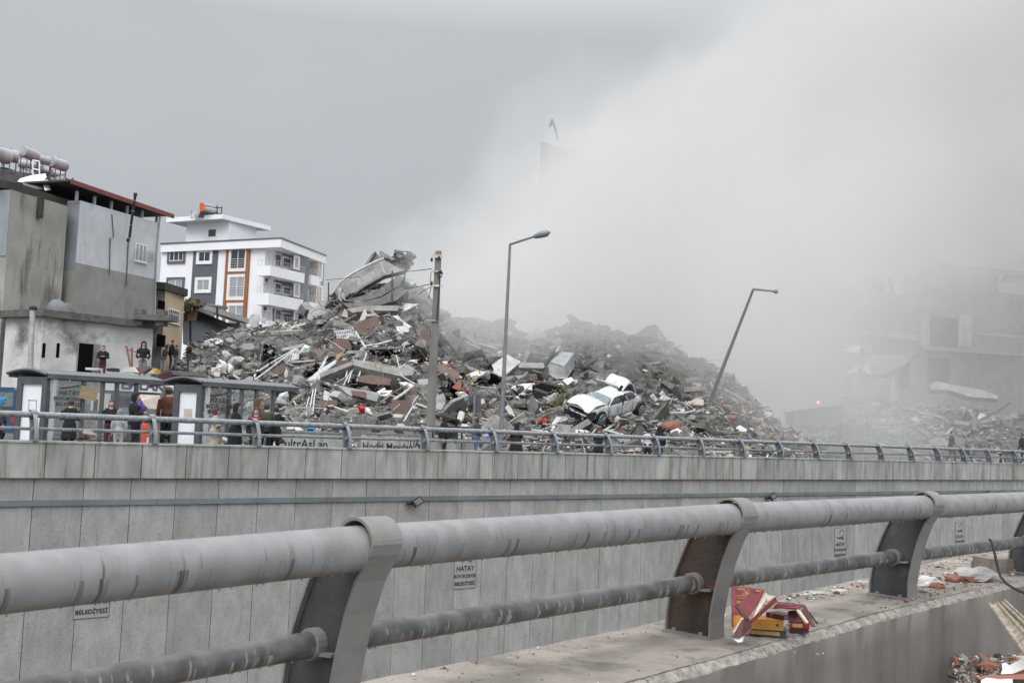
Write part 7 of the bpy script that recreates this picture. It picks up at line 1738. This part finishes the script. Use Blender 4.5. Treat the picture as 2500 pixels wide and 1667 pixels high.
    # near wing torn
    slab([(.55,-.09,.05),(.80,-.05,-.10),(.86,.12,.05),(.82,.15,.30),(.5,-.08,.45),(.38,-.09,.3)],.03,'black','torn_wing')
    slab([(.83,1.62,-.2),(.88,1.66,.3),(.70,1.70,.45),(.6,1.72,.1),(.7,1.70,-.2)],.03,'car_white','torn_wing')
    # boot lid thrown up
    mb=MB(); g_=[]; nx,ny=8,8
    for i in range(nx+1):
        for j in range(ny+1):
            u=i/nx; v=j/ny; g_.append(q(-1.95-u*1.35,.35+v*1.25,1.02+.42*math.sin(math.pi*min(1,u*1.15))-.42*u*u+.06*math.sin(v*5)+.12*v))
    fs=[(i*(ny+1)+j,(i+1)*(ny+1)+j,(i+1)*(ny+1)+j+1,i*(ny+1)+j+1) for i in range(nx) for j in range(ny)]
    mb.add(g_,fs); mb.add([p-up*.08 for p in g_],[f_[::-1] for f_ in fs])
    ring=[k for k in range(ny+1)]+[i*(ny+1)+ny for i in range(1,nx+1)]+[nx*(ny+1)+j for j in range(ny-1,-1,-1)]+[i*(ny+1) for i in range(nx-1,0,-1)]
    mb.v+= []; N0=len(g_)
    for a_,b_ in zip(ring,ring[1:]+ring[:1]): mb.f.append([a_,N0+a_,N0+b_,b_]); mb.m.append(0)
    mb.build('boot_lid','car_white',t,smooth=True)
    slab([(-1.75,.5,1.0),(-1.95,.5,1.25),(-2.6,.3,.98),(-2.3,.25,.80)],.05,'black','rear_window_frame')
    # door seams, handle, pillar, mirror stub
    mb=MB(); 
    for x in (-.55,-1.62,-2.45): mb.tube([q(x,y0+.0,-.05),q(x,y0-.015,.25),q(x,y0+.02,.53)],.012,4)
    mb.build('door_seam','black',t)
    mb=MB(); mb.tube([q(-1.35,y0-.05,.42),q(-1.55,y0-.05,.42)],.02,6); mb.tube([q(-.58,y0-.05,.33),q(-.66,y0-.05,.33)],.025,6); mb.build('door_handle','alloy',t)
    mb=MB(); mb.tube([q(-1.62,y0+.02,.45),q(-1.72,y0+.08,1.02)],.045,6); mb.tube([q(-2.05,y0-.02,.68),q(-2.55,y0-.05,.86)],.035,6); mb.build('bent_pillar','black',t)
    mb=MB(); mb.tube([q(-.5,y0+.02,.52),q(-.75,y0+.1,.74),q(-1.0,y0+.18,.88),q(-1.6,y0+.2,.93),q(-1.85,y0+.16,.86),q(-2.1,y0+.05,.62)],.035,6); mb.build('window_trim','car_white',t)
    mb=MB(); mb.tube([q(-3.32,y0+.1,.5),q(-3.4,y0+.05,.3),q(-3.34,y0+.1,.12)],.02,5); mb.build('loose_trim','black',t)
    # headlamp hanging
    mb=MB(); mb.ell(q(.92,.28,.02),(.07,.12,.09)); mb.build('headlight','alloy',t)
build_car()
# rubble that carries the car
ch=Heap()
for q_ in range(420):
    x=random.uniform(1370,1600); y=random.uniform(1022,1070); ch.put(random.choice(('rock','slab','brick','stick')),P(x,y,random.uniform(57.5,61)),random.uniform(.08,.4),pick([('c_light',15),('c_mid',30),('c_dark',30),('c_deep',20),('c_white',8),('c_cream',4),('c_brown',4)]))
ch.build('rubble_chunks','broken stones under the crushed car')

# ------------------------------------------------------------------ on the near parapet
def book(k_name,pt,label,size,yaw,cover,pages='paper',pitch=0,rollb=0,z=.505,open_=0,cat='book',group='books heaped on the parapet',bands=()):
    o=PZ(pt[0],pt[1],z); w_,d_,h_=size
    Rm=Matrix.Rotation(yaw,3,'Z')@Matrix.Rotation(pitch,3,'Y')@Matrix.Rotation(rollb,3,'X')
    t=thing(k_name,o,label,cat,group)
    X_=Rm@Vector((1,0,0)); Y_=Rm@Vector((0,1,0)); Z_=Rm@Vector((0,0,1))
    def bx(mb,x0,x1,y0,y1,z0,z1): mb.obox(o+X_*x0+Y_*y0+Z_*z0,X_*(x1-x0),Y_*(y1-y0),Z_*(z1-z0))
    th=.004
    mb=MB()
    bx(mb,0,w_,0,d_,0,th); bx(mb,0,w_,0,d_,h_-th,h_); bx(mb,0,w_,-.0035,0,0,h_)    # boards and spine (spine at front)
    mb.build('cover',cover,t)
    mb=MB(); n=7
    for k in range(n):
        z0=th+(h_-2*th)*k/n; bx(mb,.006+random.uniform(0,.003),w_-.006-random.uniform(0,.004),.001,d_-.007-random.uniform(0,.004),z0+.0003,z0+(h_-2*th)/n-.0003)
    mb.build('page_block',pages,t)
    if bands:
        mb=MB()
        for (x0,x1,z0,z1) in bands: bx(mb,x0*w_,x1*w_,-.0048,-.0034,z0*h_,z1*h_)
        mb.build('spine_band','gold',t)
    return t,(o,X_,Y_,Z_)
yr=math.atan2(.05,1)
B14=lambda x,y:c(14,x,y)
# distance about 6.2 m: one crop pixel is 0.26 mm
t,fr_=book('book',B14(330,1285),'dark navy thick book lying at the bottom of the stack',(.235,.16,.040),R(-15),'book_navy',bands=((.15,.85,.2,.75),))
t,fr_=book('book',B14(485,1165),'thick yellow book with pale pages on the navy one',(.178,.135,.058),R(-9),'book_yellow',z=.546)
q_=fr_[0]+fr_[1]*.03+fr_[3]*.02-fr_[2]*.0045
text_mesh('BC',.022,'lettering','book_navy',q_,fr_[1],fr_[3],t,.0006,align='LEFT'); mb=MB(); e_=fr_[0]+fr_[1]*.135+fr_[3]*.02-fr_[2]*.0045; mb.obox(e_,fr_[1]*.018,-fr_[2]*.0005,fr_[3]*.018); mb.build('emblem','book_navy',t)
t,fr_=book('book',B14(790,905),'worn wine-red book lying askew on top of the yellow one',(.13,.10,.026),R(-52),'book_wine',pages='cl_white',z=.606)
t,fr_=book('book',B14(1290,1240),'wine-red book at right end, flat on the concrete',(.11,.13,.028),R(-10),'book_wine',bands=())
t,fr_=book('book',B14(1300,1150),'small red book with gold spine panel on the flat wine-red one',(.112,.12,.034),R(-4),'book_red',z=.533,bands=((.1,.62,.2,.8),))
# open books standing like tents
def board(pts,zs,Ys,th,m,name,t):
    w3=[P(*B14(*p),Y) for p,Y in zip(pts,Ys)]; n=Vector((0,0,0))
    for i in range(1,len(w3)-1): n+=(w3[i]-w3[0]).cross(w3[i+1]-w3[0])
    n.normalize(); n=n if n.y>0 else -n; mb=MB(); mb.prism(w3,n*th); return mb.build(name,m,t)
t=thing('book',PZ(*B14(350,1300),.505),'large bright red book with gold border leaning open against the rusty post','book','books heaped on the parapet')
board(((60,250),(760,335),(640,600),(400,960),(60,1130)),0,(6.28,6.34,6.3,6.2,6.18),.005,'book_red','cover',t)
board(((985,490),(1030,580),(480,1060),(470,990),(760,720)),0,(6.36,6.36,6.15,6.15,6.25),.006,'book_red','cover',t)
board(((660,560),(780,390),(850,470),(700,680),(500,960)),0,(6.33,6.36,6.37,6.3,6.2),.02,'paper','page_block',t)
board(((795,440),(990,480),(900,560),(810,590)),0,(6.36,6.37,6.36,6.35),.012,'paper','page_block',t)
board(((560,345),(690,350),(680,385),(590,375)),0,(6.30,6.31,6.31,6.30),.001,'gold','gold_stamp',t)
board(((180,290),(330,300),(330,350),(180,345)),0,(6.255,6.26,6.26,6.255),.001,'gold','gold_stamp',t)
for k in range(3): board(((170,455+k*55),(380-k*40,470+k*55),(380-k*40,482+k*55),(170,470+k*55)),0,(6.235,6.25,6.25,6.235),.001,'gold','gold_stamp',t)
board(((160,590),(200,570),(240,590),(235,620),(190,635),(160,620)),0,(6.22,)*6,.001,'gold','gold_stamp',t)
t=thing('book',PZ(*B14(1500,1100),.505),'dark red open book spread like a tent behind the stack','book','books heaped on the parapet')
board(((1020,590),(1600,650),(1540,700),(1000,655)),0,(6.5,6.55,6.48,6.42),.006,'book_wine','cover',t)
board(((1000,640),(1540,690),(1500,735),(950,690)),0,(6.44,6.49,6.44,6.40),.01,'book_red','cover',t)
board(((1590,650),(1640,690),(1840,1115),(1770,1110),(1560,760)),0,(6.5,6.52,6.4,6.4,6.46),.006,'book_wine','cover',t)
board(((1700,800),(1760,860),(1895,1055),(1880,1068),(1740,900)),0,(6.5,6.5,6.42,6.42,6.48),.004,'book_navy','cover',t)
board(((1445,750),(1500,770),(1690,1030),(1650,1030)),0,(6.42,6.43,6.36,6.36),.012,'paper','page_block',t)
board(((1260,790),(1450,770),(1640,1030),(1290,1020)),0,(6.5,6.52,6.45,6.45),.01,'book_wine','page_block',t)
t=thing('book',PZ(*B14(250,1400),.505),'purple-brown torn book standing on edge at the post foot, lowest left','book','books heaped on the parapet')
board(((100,880),(270,870),(310,920),(95,1230)),0,(6.12,6.16,6.14,6.08),.006,'book_yellow','cover',t)
board(((295,930),(315,955),(110,1260),(95,1230)),0,(6.13,6.13,6.07,6.07),.012,'paper','page_block',t)
board(((140,680),(200,670),(450,960),(440,990),(330,930)),0,(6.16,6.17,6.15,6.14,6.14),.008,'book_wine','cover',t)
board(((310,960),(440,990),(490,1140),(430,1260),(260,1340),(110,1330)),0,(6.10,6.12,6.12,6.08,6.04,6.03),.014,'book_wine','cover',t)
board(((95,1385),(200,1400),(310,1330),(290,1440),(200,1460)),0,(6.01,6.02,6.04,6.02,6.0),.003,'cl_white','loose_page',t)
# debris strewn on the parapet
dh=Heap(); DM=['c_brick','c_mid','c_white','c_soil','wood','c_dark','c_light']
dm=[CM.index(m) for m in DM]
def on_par(n,xr,yr_,smin,smax,w_):
    for i in range(n):
        x=random.uniform(*xr); y=random.uniform(*yr_(x)) if callable(yr_) else random.uniform(*yr_)
        p=PZ(x,y,.503); s_=smin*(smax/smin)**(random.random()**2.2)
        dh.put(random.choice(('rock','slab','slab','brick','stick')) if random.random()<.9 else 'stick',p+Vector((0,0,s_*.15)),s_,random.choices(dm,w_)[0],flat=.25)
edge=lambda x:itp([(914,1658),(1400,1560),(1898,1455),(2136,1406),(2442,1333)],x)
sed=lambda x:itp([(1600,1655),(1983,1547),(2155,1498),(2442,1429),(2500,1417)],x)
on_par(420,(1860,2160),lambda x:(edge(x)+2,edge(x)+30),.004,.035,(5,5,6,3,1,3,4))
on_par(700,(2170,2560),lambda x:(edge(x)+3,sed(x)-14),.003,.02,(6,4,2,16,3,8,3))
on_par(900,(2170,2560),lambda x:(edge(x)+3,sed(x)-14),.004,.04,(9,6,6,7,3,6,4))
on_par(200,(2100,2500),lambda x:(edge(x)+45,sed(x)-5),.003,.018,(6,6,3,8,2,6,4))
on_par(160,(900,1900),lambda x:(edge(x)+2,edge(x)+22),.003,.016,(3,6,6,3,1,4,6))
on_par(260,(1100,2100),lambda x:(edge(x)+20,sed(x)-15 if x>1600 else 1667),.002,.012,(2,6,3,5,1,7,4))
on_par(50,(1750,2060),(1545,1600),.003,.012,(2,5,3,3,1,5,4))
dh.build('parapet_debris','small bits of brick, plaster and dirt scattered on the near parapet')
def lump(pt,size,m,label,name='plaster_lump',yaw=0,z=.5,m2=None,jit=.24):
    o=PZ(pt[0],pt[1],z); mb=MB(); bm=bmesh.new(); bmesh.ops.create_icosphere(bm,subdivisions=3,radius=1)
    for v in bm.verts:
        p=v.co; s_=1+jit*1.6*noise.noise(p*1.6+Vector((pt[0],0,0)))+jit*.6*noise.noise(p*5); p=p*s_; 
        if p.z<-.35: p.z=-.35+(p.z+.35)*.3
        v.co=Matrix.Rotation(yaw,3,'Z')@Vector((p.x*size[0],p.y*size[1],p.z*size[2]+size[2]*.4))
    mb.v=[o+v.co for v in bm.verts]; mb.f=[[v.index for v in f.verts] for f in bm.faces]; mb.m=[(1 if m2 and f.normal.z<.25 and noise.noise(f.calc_center_median()*9)>-.15 else 0) for f in bm.faces]; bm.free()
    ob=mb.build(name,[m,m2 or m],origin=o); tag(ob,label,'rubble lump'); return ob
lump(c(13,1040,625),(.24,.14,.08),'c_light','big whitish plaster lump with red brick edge on the parapet, beside the far post',yaw=.5,m2='c_brick')
lump(c(13,860,640),(.075,.06,.045),'c_brick','red-brown brick lump left of the big plaster lump',m2='c_soil')
lump(c(13,620,680),(.10,.06,.06),'c_white','white plaster chip just right of the second post foot')
lump(c(13,700,690),(.07,.05,.03),'c_brick','orange brick crumbs beside the white plaster chip')
lump(c(13,1115,500),(.09,.09,.06),'c_dark','dark stone behind the big plaster lump')
lump(c(10,1045,700),(.09,.05,.012),'c_light','flat white plaster flake on the parapet left of the second post')
lump(c(10,1180,688),(.07,.045,.012),'c_cream','second flat pale flake on the parapet, nearer the post')
lump(c(10,1330,635),(.07,.05,.014),'c_light','third flat flake at the canyon edge by the second post'.replace('canyon','outer'))
mb=MB(); o=PZ(*c(13,1185,560),.5); mb.prism([o,o+Vector((.32,.1,0)),o+Vector((.28,.32,0)),o+Vector((-.05,.25,0))],Vector((0,0,.13))); ob=mb.build('concrete_chunk','parapet',origin=o); tag(ob,'squarish grey concrete chunk behind the big plaster lump','concrete chunk')
# bent wire hooked on the lower rail
pts=[c(13,x,y) for x,y in ((1188,250),(1200,262),(1215,310),(1240,400),(1262,500),(1290,590),(1340,650),(1400,690),(1460,720),(1520,745),(1620,790))]
Ys=[9.2,9.0,8.95,8.9,8.9,8.85,8.8,8.75,8.7,8.65,8.6]
mb=MB(); w3=[P(*p,Y) for p,Y in zip(pts,Ys)]; mb.tube(w3,.0105,8); o=mb.build('bent_cable','black',origin=w3[0],smooth=True); tag(o,'black bent cable hooked over the lower rail at right','cable')
# wooden / metal trim board at right
bt=thing('broken_board',P(*c(13,1500,1100),6.6),'splintered profiled wooden board slanting at the lower right, against the parapet','board')
def qb(x,y,Y): return P(*c(13,x,y),Y)
mat('board_m',(.36,.31,.23),(.2,.17,.13),scale=9,stretch=(1,1,.4),bump=.4,bscale=50,dist=.004,c3=(.09,.07,.05),s3=14,t3=(.54,.7))
mb=MB()
A1,A2,A3=qb(1185,838,8.3),qb(1262,835,8.3),qb(1305,828,8.35)
Z1,Z2,Z3=qb(1560,1360,6.9),qb(1640,1250,6.95),qb(1680,1180,7.0)
dn=Vector((.03,.06,-.02))
mb.prism([A1,A2,Z2,Z1],dn); mb.prism([A2+dn*.6+Vector((0,0,.012)),A3+dn*.6,Z3+dn*.6,Z2+dn*.6+Vector((0,0,.012))],dn*.5)
mb.build('board_face','board_m',bt)
mb=MB(); mb.tube([A1,Z1],.012,6); mb.tube([A2,Z2],.011,6); mb.tube([A3,Z3],.013,6); mb.tube([A3+Vector((.015,0,.02)),Z3+Vector((.015,0,.02))],.008,6); mb.build('board_lip','board_m',bt)
mb=MB()
for k in range(16): p=A1.lerp(A3,random.random()); mb.tube([p-(Z1-A1)*-.02,p-(Z1-A1).normalized()*random.uniform(.01,.05)],[.006,.001],4)
mb.build('splinter','wood',bt,kind='stuff')
# heap on the near ground at lower right
gh=Heap()
for i in range(1500):
    x=random.uniform(2330,2620); y=1600+random.random()*110-(x-2400)*.05; y=max(y,1592-(x-2400)*.18); p=PZ(x,y,.0+.12*random.random()); 
    s_=.012/(random.random()**.6+.07); s_=min(s_,.12)
    gh.put(random.choice(('rock','slab','brick')),p,s_,random.choices(dm,(8,6,4,7,3,6,4))[0],flat=.5)
gh.build('ground_debris','brick and dirt debris heaped on the ground at the lower right')
def gl(pts,Y,m,th,label,name,m2=None,tilt=.8):
    src=[c(13,*p) for p in pts]; cx=sum(p[0] for p in src)/len(src); cyy=sum(p[1] for p in src)/len(src); mpp=Y/FPX
    w3=[P(p[0],p[1],Y-(p[1]-cyy)*mpp*tilt*2) for p in src]; n=Vector((0,0,0))
    for i in range(1,len(w3)-1): n+=(w3[i]-w3[0]).cross(w3[i+1]-w3[0])
    n.normalize(); n=n if n.y>0 else -n; mb=MB(); mb.prism(w3,n*th,0,1); ob=mb.build(name,[m,m2 or m],origin=sum(w3,Vector())/len(w3)); tag(ob,label,'rubble slab')
gl(((1290,1485),(1305,1440),(1300,1385),(1330,1375),(1370,1400),(1440,1365),(1520,1320),(1620,1280),(1620,1400),(1500,1440),(1400,1480)),7.3,'c_white',.05,'white broken plaster slab at lower right corner, topmost','plaster_slab','c_brick')
gl(((1110,1540),(1160,1515),(1280,1530),(1400,1525),(1400,1600),(1110,1600)),6.7,'c_white',.06,'white mortar-covered piece at the bottom right edge','plaster_slab','c_brick')
gl(((1075,1510),(1190,1490),(1330,1495),(1500,1480),(1600,1500),(1600,1530),(1300,1530),(1100,1535)),6.9,'c_brick',.06,'row of orange-red hollow brick shards between white slabs','brick_slab','c_soil')
